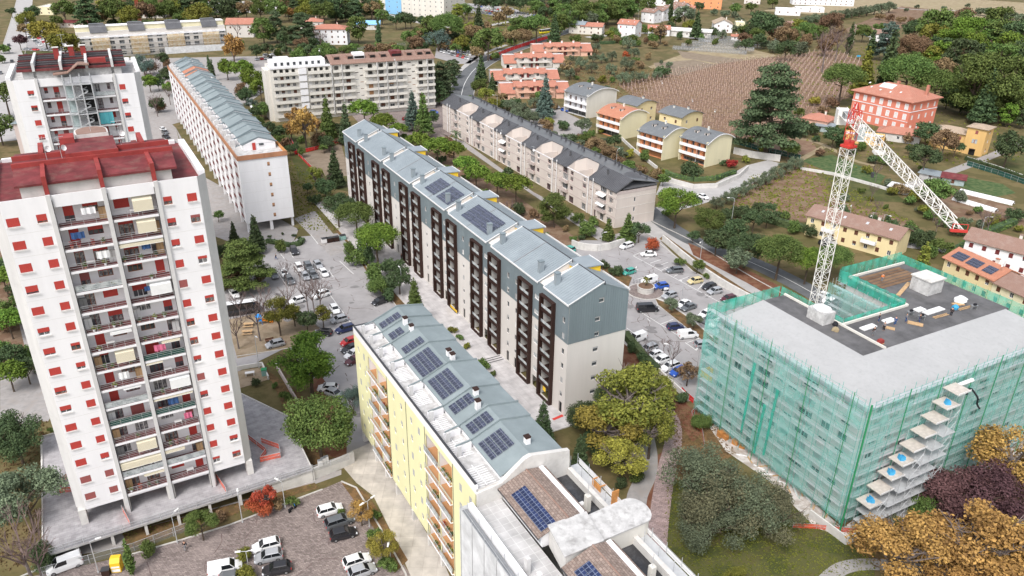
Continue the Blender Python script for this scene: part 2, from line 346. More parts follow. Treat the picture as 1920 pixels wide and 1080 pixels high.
def wmesh(w,h,frame,glass,ft=.07,mull=1,sill=None):
    k=(round(w,2),round(h,2),frame,glass,ft,mull,sill)
    if k not in _wc:
        b=MB(); a=w/2; c=h/2
        b.poly([(-a,.03,-c),(a,.03,-c),(a,.03,c),(-a,.03,c)],glass)
        b.box(-a,-a+ft,-.03,.03,-c,c,frame); b.box(a-ft,a,-.03,.03,-c,c,frame)
        b.box(-a+ft,a-ft,-.03,.03,-c,-c+ft,frame); b.box(-a+ft,a-ft,-.03,.03,c-ft,c,frame)
        for i in range(mull):
            x=-a+w*(i+1)/(mull+1); b.box(x-ft/2,x+ft/2,-.03,.03,-c+ft,c-ft,frame)
        if sill: b.box(-a-.08,a+.08,-.32,-.20,-c-.07,-c-.005,sill)
        _wc[k]=b.mesh('window')
    return _wc[k]
def smesh(w,h,m):
    k=('s',round(w,2),round(h,2),m)
    if k not in _wc:
        b=MB(); b.box(-w/2,w/2,-.03,.03,-h,0,m); _wc[k]=b.mesh('shutter')
    return _wc[k]
def window(par,fr,a,b,c,d,frame='white_metal',glass='glass',sh=None,frac=0,rd=.2,mull=1,sill=None,name='window',ft=.07):
    pt,rz=fr; o=put(wmesh(b-a,d-c,frame,glass,ft,mull,sill),name,par,pt((a+b)/2,(c+d)/2,rd-.04),rz)
    if sh and frac>0.02: put(smesh(b-a-.02,(d-c)*frac,sh),'shutter',o,(0,-.075,(d-c)/2))
    return o
# ---------------------------------------------------------------- the ground and everything paved
def sheet(name,px,z,m,kind='structure'):
    b=MB(); pts=[G(x,y,z) for x,y in px]; b.poly(pts,m); o=b.obj(name); o['kind']=kind; return o
def ribbon(name,px,w,z,m,smooth_n=6,ks=None):
    "road along a centre line in the photograph's pixels"
    P=[G(x,y,z) for x,y in px]; Q=[]
    for i in range(len(P)-1):
        p0=P[max(i-1,0)];p1=P[i];p2=P[i+1];p3=P[min(i+2,len(P)-1)]
        for k in range(smooth_n):
            t=k/smooth_n; Q.append(.5*((2*p1)+(p2-p0)*t+(2*p0-5*p1+4*p2-p3)*t*t+(3*p1-p0-3*p2+p3)*t**3))
    Q.append(P[-1]); b=MB(); L=[];Rr=[]
    for i,q in enumerate(Q):
        d=(Q[min(i+1,len(Q)-1)]-Q[max(i-1,0)]).normalized(); n=Vector((-d.y,d.x,0))
        L.append(q+n*w/2); Rr.append(q-n*w/2)
    for i in range(len(Q)-1): b.poly([Rr[i],Rr[i+1],L[i+1],L[i]],m)
    if ks:
        for S,sg in ((L,1),(Rr,-1)):
            for i in range(len(S)-1):
                a=S[i];c=S[i+1]; n=Vector((-(c-a).y,(c-a).x,0)).normalized()*sg*ks
                b.hexa([a,c,c+n,a+n] if sg>0 else [a+n,c+n,c,a],[Vector((p.x,p.y,z+.12)) for p in ([a,c,c+n,a+n] if sg>0 else [a+n,c+n,c,a])],'kerb')
    o=b.obj(name); o['kind']='structure'; return o,Q
b=MB(); b.poly([(-2500,-300,0),(2500,-300,0),(2500,4200,0),(-2500,4200,0)],'grass_brown'); struct(b.obj('ground'))
Z=.02
# town pavement under the blocks of flats
sheet('pavement',[(380,330),(560,430),(545,465),(500,480),(395,440),(330,240)],.03,'path_grey')
sheet('pavement',[(0,700),(60,690),(110,760),(90,790),(0,790)],.03,'path_grey')
sheet('pavement',[(24,560),(46,560),(92,700),(112,762),(60,800),(0,800),(0,735),(70,745)],.024,'path_grey')
sheet('verge',[(-60,300),(10,300),(40,560),(60,690),(0,720),(-60,720)],.022,'soil_brown')
sheet('parking_lot',[(410,560),(470,490),(540,462),(560,444),(650,436),(668,466),(700,515),(742,568),(800,625),(760,700),(700,900),(640,870),(655,790),(600,730),(585,712),(540,650),(440,700),(420,640)],.04,'asphalt')
sheet('playground',[(425,600),(470,590),(545,575),(600,615),(560,650),(500,660),(445,672)],.06,'sand_play')
sheet('planting_bed',[(468,690),(498,692),(560,735),(640,850),(585,885),(510,715)],.05,'leaf_litter')
sheet('planting_bed',[(585,712),(600,700),(625,740),(650,775),(650,870),(610,850)],.055,'soil_red')
sheet('planting_bed',[(628,432),(700,425),(745,505),(800,580),(850,640),(822,640),(770,600),(712,545),(690,515),(665,470)],.055,'leaf_litter')
sheet('grass_verge',[(540,300),(620,300),(650,380),(640,436),(560,436),(545,400)],.03,'grass_brown')
sheet('lawn',[(528,240),(640,300),(660,360),(600,350),(560,335)],.04,'grass_green')
sheet('dirt_clearing',[(560,290),(640,270),(655,330),(600,330)],.05,'field_brown')
sheet('footpath',[(552,410),(590,395),(650,470),(620,480)],.045,'path_grey')
# plaza in front of the central block, in that block's own axes
GO=Vector((9.898,118.930,0)); GY=R_(118.597)
def axes(O,yaw): 
    e=Vector((math.cos(yaw),math.sin(yaw),0)); n=Vector((-e.y,e.x,0)); return lambda x,y,z=0:Vector((O.x,O.y,0))+e*x+n*y+Vector((0,0,z))
Gp=axes(GO,GY)
def lsheet(name,f,pts,z,m):
    b=MB(); b.poly([f(x,y,z) for x,y in pts],m); o=b.obj(name); o['kind']='structure'; return o
b=MB(); b.prism([(0,0),(134,0),(134,9.5),(0,9.5)],0,.14,'kerb'); b.poly([(.1,.1,.146),(133.9,.1,.146),(133.9,9.4,.146),(.1,9.4,.146)],'plaza_pavers')
b.box(-3,0,-3,9.5,0,.14,'kerb'); b.poly([(-2.9,-2.9,.148),(-.05,-2.9,.148),(-.05,9.4,.148),(-2.9,9.4,.148)],'plaza_pavers')
for k in range(3): b.box(23+k*.8,23.25+k*.8,.4,9.2,.15,.165,'dark_metal')
struct(b.obj('plaza',None,Gp(0,0),GY))
# right-hand car park with its island
sheet('parking_lot',[(1040,480),(1090,450),(1180,452),(1235,448),(1262,475),(1300,508),(1380,548),(1450,582),(1440,620),(1370,700),(1345,752),(1290,752),(1232,690),(1180,655),(1120,600)],.04,'asphalt')
sheet('grass_island',[(1118,492),(1135,496),(1160,508),(1185,520),(1175,545),(1160,540),(1140,520)],.17,'leaf_litter')
b=MB()
isl=[(1228,558),(1248,565),(1300,600),(1352,645),(1352,664),(1330,650),(1290,618),(1255,590),(1232,572)]
b.prism([tuple(G(x,y))[:2] for x,y in isl],0,.14,'kerb'); struct(b.obj('kerb_island'))
sheet('grass_island',[(1229,560),(1248,567),(1299,601),(1350,646),(1350,660),(1330,648),(1290,616),(1255,588),(1234,571)],.155,'leaf_litter')
sheet('planting_bed',[(1165,640),(1232,700),(1290,760),(1330,790),(1300,830),(1262,780),(1200,720),(1150,690)],.05,'soil_red')
sheet('verge',[(1236,448),(1262,470),(1300,500),(1390,552),(1440,580),(1450,570),(1400,545),(1300,480),(1245,440)],.06,'leaf_litter')
ribbon('road',[(1160,395),(1215,425),(1262,448),(1300,470),(1380,520),(1460,565),(1540,610)],7.5,.05,'road_pale',ks=.25)
ribbon('road',[(1205,385),(1262,430),(1330,465),(1400,488),(1480,525),(1580,582),(1700,660)],6.5,.055,'asphalt_dark')
ribbon('lane_marking',[(1400,488),(1480,525),(1580,582)],.16,.07,'marking')
sheet('verge',[(1290,455),(1350,480),(1450,530),(1560,590),(1520,600),(1400,530),(1300,478)],.062,'soil_red')
# upper road
_,UR=ribbon('road',[(862,215),(864,185),(872,155),(892,128),(925,108),(965,92),(1005,78),(1050,62),(1120,45)],12.0,.06,'asphalt_dark',ks=.3)
ribbon('lane_marking',[(862,215),(864,185),(872,155),(892,128),(925,108),(965,92),(1005,78)],.25,.075,'marking')
ribbon('footpath',[(848,200),(846,172),(856,145),(878,118),(912,98),(950,84)],3.0,.05,'road_pale')
sheet('parking_lot',[(820,80),(880,95),(925,105),(900,118),(860,120),(815,108)],.05,'asphalt')
sheet('parking_lot',[(835,2),(960,14),(1000,32),(960,34),(840,18)],.05,'asphalt')
ribbon('road',[(700,20),(800,45),(880,52),(960,40),(1010,34)],6,.04,'road_pale')
ribbon('road',[(1100,70),(1200,62),(1290,70),(1330,78)],6,.05,'road_pale')
# far left road and its car park
ribbon('road',[(10,265),(8,200),(14,150),(26,90),(38,40),(46,0),(52,-40)],13,.04,'road_pale',ks=.3)
sheet('parking_lot',[(32,50),(90,50),(150,100),(60,130),(30,140)],.03,'asphalt')
sheet('lawn',[(40,95),(100,96),(110,112),(50,118)],.05,'grass_green')
sheet('parking_lot',[(255,110),(500,105),(510,160),(470,190),(300,240),(265,180)],.03,'path_grey')
sheet('pavement',[(265,180),(330,240),(345,300),(285,290),(272,240)],.035,'path_grey')
sheet('lawn',[(640,84),(760,76),(790,92),(700,96),(640,98)],.04,'grass_green')
sheet('pavement',[(650,205),(830,190),(850,250),(830,262),(700,262)],.03,'cobbles')
# between central block and the beige terraces
sheet('pavement',[(826,250),(850,262),(1150,470),(1240,452),(1225,420),(1150,440),(1000,360),(870,265)],.03,'path_grey')
sheet('lawn',[(700,250),(820,262),(1100,460),(1060,490),(900,400)],.025,'soil_brown')
# lower-left cobbled car park
sheet('parking_lot',[(40,1085),(240,1042),(430,985),(560,935),(640,902),(668,915),(720,1000),(790,1110),(760,1250),(-20,1250)],.04,'cobbles')
sheet('planting_bed',[(240,1030),(560,925),(600,915),(590,905),(380,960),(230,1000)],.05,'leaf_litter')
sheet('footpath',[(90,1035),(230,1000),(500,925),(640,880),(640,890),(400,975),(240,1025),(90,1050)],.045,'path_grey')
b=MB()
def kerbline(b,px,w=.25,h=.14,m='kerb'):
    P=[G(x,y) for x,y in px]
    for a,c in zip(P,P[1:]):
        d=(c-a).normalized(); n=Vector((-d.y,d.x,0))*w/2
        b.hexa([a-n,c-n,c+n,a+n],[Vector((q.x,q.y,h)) for q in (a-n,c-n,c+n,a+n)],m)
kerbline(b,[(20,1090),(90,1060)]); kerbline(b,[(240,1042),(330,1016),(430,985),(560,935),(605,918)]); kerbline(b,[(640,903),(668,915),(720,1002),(760,1075),(800,1180)])
kerbline(b,[(1232,452),(1300,510),(1380,552),(1440,583)]); kerbline(b,[(668,470),(700,520),(742,573),(800,630)]); kerbline(b,[(1165,640),(1232,694),(1290,752)])
kerbline(b,[(420,672),(500,660),(560,650)],.2,.1); kerbline(b,[(545,575),(605,615)],.2,.1)
struct(b.obj('kerb'))
sheet('planting_bed',[(640,905),(668,912),(690,925),(735,1000),(765,1050),(740,1075),(715,1010)],.06,'leaf_litter')
sheet('plaza',[(640,872),(660,845),(700,828),(830,1050),(860,1120),(850,1250),(800,1200),(770,1080),(735,1000),(700,930),(668,905)],.045,'plaza_beige')
# bay lines
b=MB()
def line(a,c,w=.13,z=.06,m='marking'):
    A=G(*a);B_=G(*c);d=(B_-A).normalized();n=Vector((-d.y,d.x,0))*w/2
    b.poly([(A-n)+Vector((0,0,z)),(B_-n)+Vector((0,0,z)),(B_+n)+Vector((0,0,z)),(A+n)+Vector((0,0,z))],m)
q=lambda x,y:(1060+x/5.4,440+y/5.4)
for a,c in [((575,165),(640,135)),((690,215),(760,180)),((800,250),(850,232)),((860,290),(975,250)),((920,325),(1040,280)),((975,360),(1040,330)),((690,218),(1570,690)),((1100,425),(1150,400)),((1165,460),(1250,425)),((1240,500),(1260,490)),((1340,560),(1410,480)),((1460,630),(1540,600)),((600,420),(740,350)),((880,865),(1030,815)),((960,910),(1090,860)),((770,790),(1200,1060)),((830,850),(860,880)),((700,460),(800,430)),((1280,1080),(1370,1040))]: line(q(*a),q(*c))
q=lambda x,y:(1140+x/5.4,560+y/5.4)
for a,c in [((805,445),(945,395)),((450,215),(595,168)),((190,300),(260,350)),((780,445),(900,530)),((1030,600),(1100,570))]: line(q(*a),q(*c))
q=lambda x,y:(400+x/5.4,440+y/5.4)
for a,c in [((1180,610),(1390,890)),((680,195),(720,245)),((780,180),(810,235)),((650,385),(740,515)),((745,380),(800,450)),((810,340),(880,430)),((1170,360),(1215,430)),((1130,450),(1050,440)),((985,0),(1060,95)),((1280,270),(1420,400)),((1600,700),(1640,740)),((1150,560),(1210,540))]: line(q(*a),q(*c))
q=lambda x,y:(400+x/5.4,600+y/5.4)
for a,c in [((1285,285),(1405,440)),((630,445),(735,425)),((635,450),(670,530))]: line(q(*a),q(*c),.2)
line((1560,450),(1620,430)) 
struct(b.obj('parking_lines'))
# park paths lower right
ribbon('footpath',[(1205,800),(1215,850),(1212,890),(1195,930),(1190,980)],3.2,.05,'path_grey')
ribbon('footpath',[(1225,740),(1258,785),(1262,830),(1250,880),(1240,940),(1232,1010),(1225,1100)],3.0,.055,'path_pink')
ribbon('footpath',[(1530,1110),(1560,1078),(1590,1062),(1640,1058),(1720,1066),(1800,1085)],2.2,.05,'path_grey')
sheet('verge',[(1225,860),(1250,840),(1240,900),(1228,1000),(1212,1040),(1205,960)],.045,'soil_red')
sheet('lawn',[(1250,900),(1300,860),(1500,960),(1640,1010),(1640,1200),(1200,1200),(1240,1010)],.02,'grass_green')
sheet('verge',[(1262,770),(1320,760),(1380,850),(1300,900),(1255,900),(1275,830)],.03,'leaf_litter')
sheet('rubble_apron',[(1330,800),(1352,790),(1450,870),(1545,960),(1580,990),(1700,900),(1850,850),(1920,800),(1990,820),(1860,905),(1700,970),(1590,1010),(1530,990),(1440,900),(1360,845)],.05,'rubble')
sheet('dirt_clearing',[(1560,990),(1700,900),(1920,820),(2000,860),(2000,1100),(1700,1100)],.025,'leaf_litter')
# fields
VF=[(1160,160),(1250,135),(1330,122),(1400,112),(1470,105),(1560,92),(1625,118),(1618,160),(1600,180),(1560,195),(1480,260),(1400,262),(1300,240),(1215,205)]
sheet('vineyard_ground',VF,.03,'vineyard_soil')
sheet('field',[(1215,125),(1270,105),(1330,80),(1400,90),(1460,105),(1330,122),(1250,140)],.035,'field_tan')
sheet('field',[(1225,118),(1300,112),(1345,122),(1270,142),(1235,135)],.04,'field_brown')
sheet('field',[(1270,95),(1340,105),(1400,112),(1350,120),(1280,108)],.045,'field_brown')
sheet('field',[(1425,20),(1700,-10),(1990,10),(1990,60),(1700,22),(1560,30)],.03,'field_tan')
sheet('field',[(1570,60),(1690,12),(1800,22),(1720,50),(1640,60)],.035,'soil_brown')
ribbon('dirt_track',[(1640,10),(1720,18),(1800,20),(1920,30)],4,.04,'road_pale')
sheet('field',[(1400,330),(1520,310),(1560,370),(1720,420),(1690,450),(1560,420),(1430,410),(1370,390)],.03,'soil_brown')
sheet('lawn',[(1540,330),(1640,330),(1700,380),(1600,375)],.04,'grass_green')
sheet('garden_plot',[(1500,300),(1560,290),(1660,330),(1650,345),(1560,325)],.045,'garden_green')
sheet('garden_plot',[(1800,330),(1880,345),(1905,362),(1850,372),(1790,345)],.045,'garden_green')
sheet('garden_plot',[(1760,345),(1920,395),(1920,430),(1760,400)],.035,'soil_brown')
sheet('vineyard_ground',[(1370,225),(1520,262),(1540,290),(1460,290),(1380,262)],.035,'vineyard_soil')
ribbon('dirt_track',[(1420,235),(1480,255),(1540,270),(1600,300),(1640,310)],2.5,.05,'field_tan')
ribbon('dirt_track',[(1500,300),(1545,275)],2.5,.055,'field_tan')
# drive behind the terraces and houses
sheet('driveway',[(1240,340),(1330,350),(1400,310),(1440,300),(1462,306),(1440,330),(1360,362),(1300,372),(1230,365)],.045,'road_pale')
ribbon('road',[(1230,395),(1300,380),(1380,350),(1440,318)],5,.05,'road_pale')
sheet('pavement',[(985,205),(1040,200),(1110,235),(1090,260),(1000,250)],.04,'path_grey')
ribbon('road',[(1700,350),(1760,330),(1840,300),(1960,250)],4,.04,'path_grey')
ribbon('road',[(1560,420),(1650,450),(1780,470),(1960,500)],4.5,.045,'road_pale')
sheet('lawn',[(1860,300),(1920,290),(1960,320),(1900,330)],.04,'grass_green')
# cracks, patches and oil stains in the car parks
mat('crack',(.15,.11,.105),.95,.3,3); mat('tar_patch',(.21,.20,.20),.9,.15,1)
def wear(name,px,nc,np_,seed,z):
    rr=random.Random(seed); P=[G(x,y,z) for x,y in px]; xs=[p.x for p in P];ys=[p.y for p in P]; b=MB()
    def ins(p):
        c=False;j=len(P)-1
        for i in range(len(P)):
            if (P[i].y>p.y)!=(P[j].y>p.y) and p.x<(P[j].x-P[i].x)*(p.y-P[i].y)/(P[j].y-P[i].y)+P[i].x: c=not c
            j=i
        return c
    k=0
    while k<nc+np_:
        p=Vector((rr.uniform(min(xs),max(xs)),rr.uniform(min(ys),max(ys)),z))
        if not ins(p): continue
        k+=1
        if k<=nc:
            a=R_(118)+rr.uniform(-.5,.5) if rr.random()<.6 else rr.uniform(0,6.28)
            for _ in range(rr.randint(4,14)):
                a+=rr.uniform(-.5,.5); q=p+Vector((math.cos(a),math.sin(a),0))*rr.uniform(.5,1.3); n=Vector((-math.sin(a),math.cos(a),0))*rr.uniform(.02,.09)
                if rr.random()<.75 and ins(q): b.poly([v+Vector((0,0,len(b.f)*.00001)) for v in (p-n,q-n,q+n,p+n)],'crack')
                p=q
        else:
            r0=rr.uniform(.4,1.6); n=9; b.poly([p+Vector((r0*rr.uniform(.6,1.1)*math.cos(6.28*i/n),r0*rr.uniform(.5,1)*math.sin(6.28*i/n),.009+k*.0003)) for i in range(n)],'tar_patch')
    struct(b.obj(name))
wear('asphalt_cracks',[(1090,460),(1235,452),(1300,512),(1430,590),(1370,690),(1290,740),(1180,650),(1165,560)],60,26,3,.048)
wear('asphalt_cracks',[(500,482),(640,445),(700,520),(790,620),(740,720),(690,860),(655,790),(600,725),(540,640)],50,30,4,.048)
wear('asphalt_cracks',[(100,1060),(560,940),(650,912),(740,1090),(60,1090)],14,0,5,.05)
# ---------------------------------------------------------------- the two white towers
FLN=['first','second','third','fourth','fifth','sixth','seventh','eighth','ninth','tenth','eleventh','twelfth','thirteenth','fourteenth','fifteenth']
def railing_mb(b,x0,x1,y,z,style,h=1.0):
    for zz in (.12,.42,.72): b.box(x0,x1,y-.015,y+.015,z+zz,z+zz+.03,'railing')
    b.box(x0,x1,y-.03,y+.03,z+h-.04,z+h,'railing')
    n=max(2,int((x1-x0)/1.4)+1)
    for i in range(n): 
        x=x0+.02+(x1-x0-.04)*i/(n-1); b.box(x-.02,x+.02,y-.02,y+.02,z,z+h,'railing')
    if style=='frost': b.box(x0+.05,x1-.05,y+.02,y+.03,z+.08,z+h-.1,'frosted_glass')
    if style=='dark': b.box(x0+.05,x1-.05,y+.02,y+.03,z+.08,z+h-.1,'dark_green_net')
POTM={}
def pot_mesh(i):
    if i in POTM: return POTM[i]
    r=random.Random(50+i); b=MB(); b.cyl(0,0,0,.28,.13,('terracotta','white_plaster')[i%2],8,.17)
    lm=['leaf_green','leaf_ygreen','leaf_red','leaf_green','leaf_dark'][i%5]
    for k in range(60):
        a=r.uniform(0,6.28);h=r.uniform(.28,.85);q=r.uniform(0,.32)*(1.1-abs(h-.55)); c=Vector((q*math.cos(a),q*math.sin(a),h)); u=Vector((r.uniform(-1,1),r.uniform(-1,1),r.uniform(-.6,.6))).normalized()*.1; w=u.orthogonal().normalized()*.07
        b.poly([c-u,c+w,c+u,c-w],lm)
    POTM[i]=b.mesh('potted_plant'); return POTM[i]
def cloth_mesh(w,h,m,seed=0):
    r=random.Random(seed); b=MB(); n=8; A=[]
    for i in range(n+1):
        x=-w/2+w*i/n; A.append([(x,.05*math.sin(i*1.9+seed),0),(x,.09*math.sin(i*1.7+seed+1),-h+.05*math.sin(i*2.3))])
    for i in range(n): b.poly([A[i][0],A[i+1][0],A[i+1][1],A[i][1]],m)
    return b.mesh('laundry')
def cabinet_mesh(m):
    b=MB(); b.box(-.45,.45,-.22,.22,0,1.5,m); b.box(-.47,.47,-.24,.24,1.5,1.54,m); b.box(-.01,.01,-.24,-.22,.05,1.45,'dark_metal'); return b.mesh('cabinet')
def table_mesh():
    b=MB(); b.box(-.5,.5,-.35,.35,.68,.72,'white_metal')
    for x in(-.45,.45):
        for y in(-.3,.3): b.box(x-.02,x+.02,y-.02,y+.02,0,.68,'white_metal')
    return b.mesh('balcony_table')
def tower(name,label,O,yaw,X0,X1,rec,fins,cols,stairs,roofm,rimm,seed,front):
    t=thing(name,label,'apartment tower',(O[0],O[1],0),yaw); r=random.Random(seed); f=axes(Vector(O).to_3d() if len(O)==2 else O,yaw)
    D=19.8; zb,zt=5.0,51.85; FR=BACKN(0); c=1.25
    ops=[]
    for k in range(15):
        zc=7.15+3*k
        for (x,w) in cols: ops.append((x-w/2,x+w/2,zc-.55,zc+.55))
    ops.append((rec[0],rec[1],5.3,50.3))
    b=MB(); wall(b,FR,X0+c,X1-c,zb,zt,[o for o in ops[:-1]]+[ops[-1]],'white_plaster',.22)
    # chamfered corners, sides, back
    b.poly([(X0,c,zb),(X0+c,0,zb),(X0+c,0,zt),(X0,c,zt)],'chamfer_concrete'); b.poly([(X1-c,0,zb),(X1,c,zb),(X1,c,zt),(X1-c,0,zt)],'chamfer_concrete')
    for x in (X0,X1):
        b.poly([(x,c,zb),(x,D-c,zb),(x,D-c,zt),(x,c,zt)],'white_plaster')
        xi=x+(c if x==X0 else -c); b.poly([(x,D-c,zb),(xi,D,zb),(xi,D,zt),(x,D-c,zt)],'chamfer_concrete')
    b.poly([(X0+c,D,zb),(X1-c,D,zb),(X1-c,D,zt),(X0+c,D,zt)],'white_plaster')
    b.poly([(X0+c,0,zb),(X1-c,0,zb),(X1,c,zb),(X1,D-c,zb),(X1-c,D,zb),(X0+c,D,zb),(X0,D-c,zb),(X0,c,zb)],'grey_concrete')
    # recess box
    a,e=rec; dp=1.7
    wops=[]; doors=[]
    units=[(a+.1,a+5.7),(e-5.6,e-.1)] if not stairs else [(a+.1,stairs[0]),(stairs[1],e-.1)]
    for k in range(15):
        z=5.6+3*k
        for ui,(u0,u1) in enumerate(units):
            if not stairs:
                if ui==0: dd=[(u0+.8,u0+1.95,z+.02,z+2.15),(u0+3.0,u0+4.75,z+(.02 if r.random()<.6 else .9),z+2.2)]
                else: dd=[(u1-4.9,u1-3.1,z+(.02 if r.random()<.5 else .9),z+2.2),(u1-1.5,u1-.4,z+.02,z+2.15)]
            else:
                dd=[(u0+.5,u0+1.15,z+1.0,z+2.2),(u0+2.2,u0+3.2,z+.02,z+2.2)] if ui==0 else [(u0+.4,u0+1.4,z+.02,z+2.2),(u1-1.3,u1-.7,z+1.0,z+2.2)]
            doors+=[(k,ui,q) for q in dd]; wops+=dd
    FB=BACKN(dp); wall(b,FB,a,e,5.3,50.3,wops,'white_plaster',.15)
    b.poly([(a,0,5.3),(a,dp,5.3),(a,dp,50.3),(a,0,50.3)],'white_plaster'); b.poly([(e,0,5.3),(e,dp,5.3),(e,dp,50.3),(e,0,50.3)],'white_plaster')
    b.poly([(a,0,50.3),(e,0,50.3),(e,dp,50.3),(a,dp,50.3)],'white_plaster'); b.poly([(a,0,5.3),(e,0,5.3),(e,dp,5.3),(a,dp,5.3)],'white_plaster')
    # horizontal joints
    for k in range(15):
        z=5.58+3*k
        for x0,x1 in ((X0+c,a-.6),(e+.6,X1-c)): b.box(x0+.02,x1,-.004,0,z,z+.03,'pale_concrete')
    b.obj('wall',t)
    b=MB()
    for x in fins: b.box(x-.25,x+.25,-.28,-.003,2.4,zt+.15,'chamfer_concrete'); b.box(x+(.27 if x<12 else -.33),x+(.33 if x<12 else -.27),-.2,-.05,2.4,zt-.6,'dark_metal')
    b.obj('pilaster',t)
    if not stairs:
        mid=(units[0][1]+units[1][0])/2
        b=MB(); b.box(mid-.12,mid+.12,-.1,dp-.01,5.3,50.3,'white_plaster'); b.obj('divider',t)
    # pilotis
    P=[(X0+.15,X0+1.1,.1,2.2),(X1-1.1,X1-.15,.1,2.2),(fins[0]-.4,fins[0]+.4,.05,2.0),(fins[-1]-.4,fins[-1]+.4,.05,2.0),((a+e)/2-.55,(a+e)/2+.55,.05,1.2)]
    P+=[(x0,x1,D-2.2,D-.1) for x0,x1,_,_ in P[:]]
    for q in P: 
        b=MB(); b.box(*q,2.4,zb-.003,'pale_concrete'); b.obj('pillar',t)
    b=MB(); b.box((a+e)/2-4,(a+e)/2+4,6.5,13,2.4,zb-.003,'beige_plaster'); b.obj('entrance_lobby',t)
    # balconies
    styles=['open']*8+['frost','frost','dark']
    for k in range(15):
        z=5.6+3*k
        for ui,(u0,u1) in enumerate(units):
            b=MB(); b.box(u0-.1,u1+.1,-.12,dp-.003,z-.32,z,'white_plaster'); b.box(u0-.05,u1+.05,.0,dp-.01,z,z+.012,'balcony_red')
            bo=b.obj('balcony',t); stl=r.choice(styles)
            b=MB(); railing_mb(b,u0,u1,-.06,z,stl); b.obj('railing',bo)
            if front and r.random()<.42:
                w0=u0+r.choice([.1,2.7]); w1=w0+r.uniform(2.2,2.8); w1=min(w1,u1-.05); dr=r.choice([.25,.4,.5,1.3,1.9])
                if r.random()<.12: w0,w1=u0+.05,u1-.05
                b=MB(); m_=r.choice(['awning','awning','awning_white'])
                b.poly([(w0,.5,z+2.64),(w1,.5,z+2.64),(w1,-.1,z+2.62-dr*.25),(w0,-.1,z+2.62-dr*.25)],m_); b.box(w0,w1,-.12,-.10,z+2.62-dr,z+2.62-dr*.25,m_)
                b.box(w0,w1,-.14,-.08,z+2.58-dr,z+2.62-dr,'white_metal'); b.obj('awning',bo)
            if not front: continue
            un=('left','right')[ui]; fl=FLN[k]
            # things standing on the balcony
            def lab(s): return '%s, %s balcony, %s floor, front tower'%(s,un,fl)
            if r.random()<.62:
                npt=r.choice([1,2,3,4])
                for q in range(npt):
                    pi=r.randrange(5); o=put(pot_mesh(pi),'potted_plant',None,f(u0+.4+(u1-u0-.8)*(q+r.random()*.6)/npt,.22,z+.015),0,(1,1,r.uniform(.8,1.2)))
                    pd=['leafy green','yellowish green','red flowering','green','dark green'][pi]
                    tag(o,('%s pot plant %s,'%(pd,_w[q+1]) if npt>1 else 'lone %s pot plant,'%pd)+' %s balcony, %s floor, front tower'%(un,fl),'potted plant','potted plants on the tower balconies')
            if r.random()<.32:
                m_=r.choice(['cloth_white','cloth_white','cloth_blue','cloth_pink','awning_white'])
                o=put(cloth_mesh(r.uniform(1,1.8),r.uniform(.6,1.1),m_,k),'laundry',None,f(u0+r.uniform(1.2,u1-u0-1.2),.1,z+2.1),yaw)
                tag(o,lab({'cloth_white':'white','cloth_blue':'blue','cloth_pink':'pink','awning_white':'pale'}[m_]+' laundry hanging'),'laundry','laundry on the tower balconies')
            if r.random()<.6:
                m_=r.choice(['white_metal','white_metal','wood_plank','grey_metal']); o=put(CAB[m_],'cabinet',None,f((u0+.5) if ui==r.choice([0,1]) else u1-.5,dp-.3,z+.015),yaw)
                tag(o,lab({'white_metal':'white','wood_plank':'wooden','grey_metal':'grey metal'}[m_]+' storage cabinet'),'cabinet','cabinets on the tower balconies')
            if r.random()<.25:
                o=put(TBL,'balcony_table',None,f((u0+u1)/2+r.uniform(-.4,.4),.8,z+.015),yaw); tag(o,lab('small white table standing'),'table','tables on the tower balconies')
    for k,ui,(x0,x1,z0,z1) in doors:
        fm=r.choice(['wood_frame','wine_frame','wine_frame','wood_frame','white_metal']); fr=r.choice([0,0,.15,.3,.3,.6,1,1] if front else [0,.3,.5,.5,1])
        if front and x1-x0>1.5: fr=r.choice([0,.25,.3,.5,1,1])
        window(t,FB,x0,x1,z0,z1,fm,r.choice(['glass','curtain_glass','curtain_glass']),'red_shutter' if r.random()<.85 else 'dull_red_shutter',fr,.15,name='balcony_door',mull=1 if x1-x0<1.4 else 2)
    for k in range(15):
        zc=7.15+3*k
        for (x,w) in cols:
            dull=(k<2 and x<6 and front) or r.random()<.05
            fr=r.choice([1,1,1,1,.97,.75,.6,.55,.35])
            window(t,FR,x-w/2,x+w/2,zc-.55,zc+.55,r.choice(['wood_frame','white_metal','wine_frame']),r.choice(['glass','curtain_glass']),'dull_red_shutter' if dull else 'red_shutter',fr,.13,sill='pale_concrete')
    # roof
    b=MB(); b.poly([(X0+c,.02,51.5),(X1-c,.02,51.5),(X1-.3,c,51.5),(X1-.3,D-c,51.5),(X1-c,D-.1,51.5),(X0+c,D-.1,51.5),(X0+.3,D-c,51.5),(X0+.3,c,51.5)],roofm); b.obj('roof',t)
    b=MB(); b.box(X0+.003,X0+.85,c,D-c,51.4,52.25,rimm); b.box(X1-.85,X1-.003,c,D-c,51.4,52.25,rimm); b.box(X0+c,X1-c,D-.6,D-.003,51.4,52.0,rimm); b.box(X0+c,X1-c,.003,.12,51.55,51.87,rimm)
    b.obj('parapet',t)
    return t,f,units
CAB={m_:cabinet_mesh(m_) for m_ in('white_metal','wood_plank','grey_metal')}; TBL=table_mesh()
OA=(-60.226,87.675); YA=R_(29.642)
tA,fA,_=tower('apartment_tower','tall white fifteen storey tower with red shutters and a red roof, nearest at left',OA,YA,-2.2,22.7,(4.5,16.15),(4.25,10.35,16.4),[(0,1.35),(3.05,1.1),(17.45,1.05),(20.44,1.2)],None,'red_roof','white_plaster',3,True)
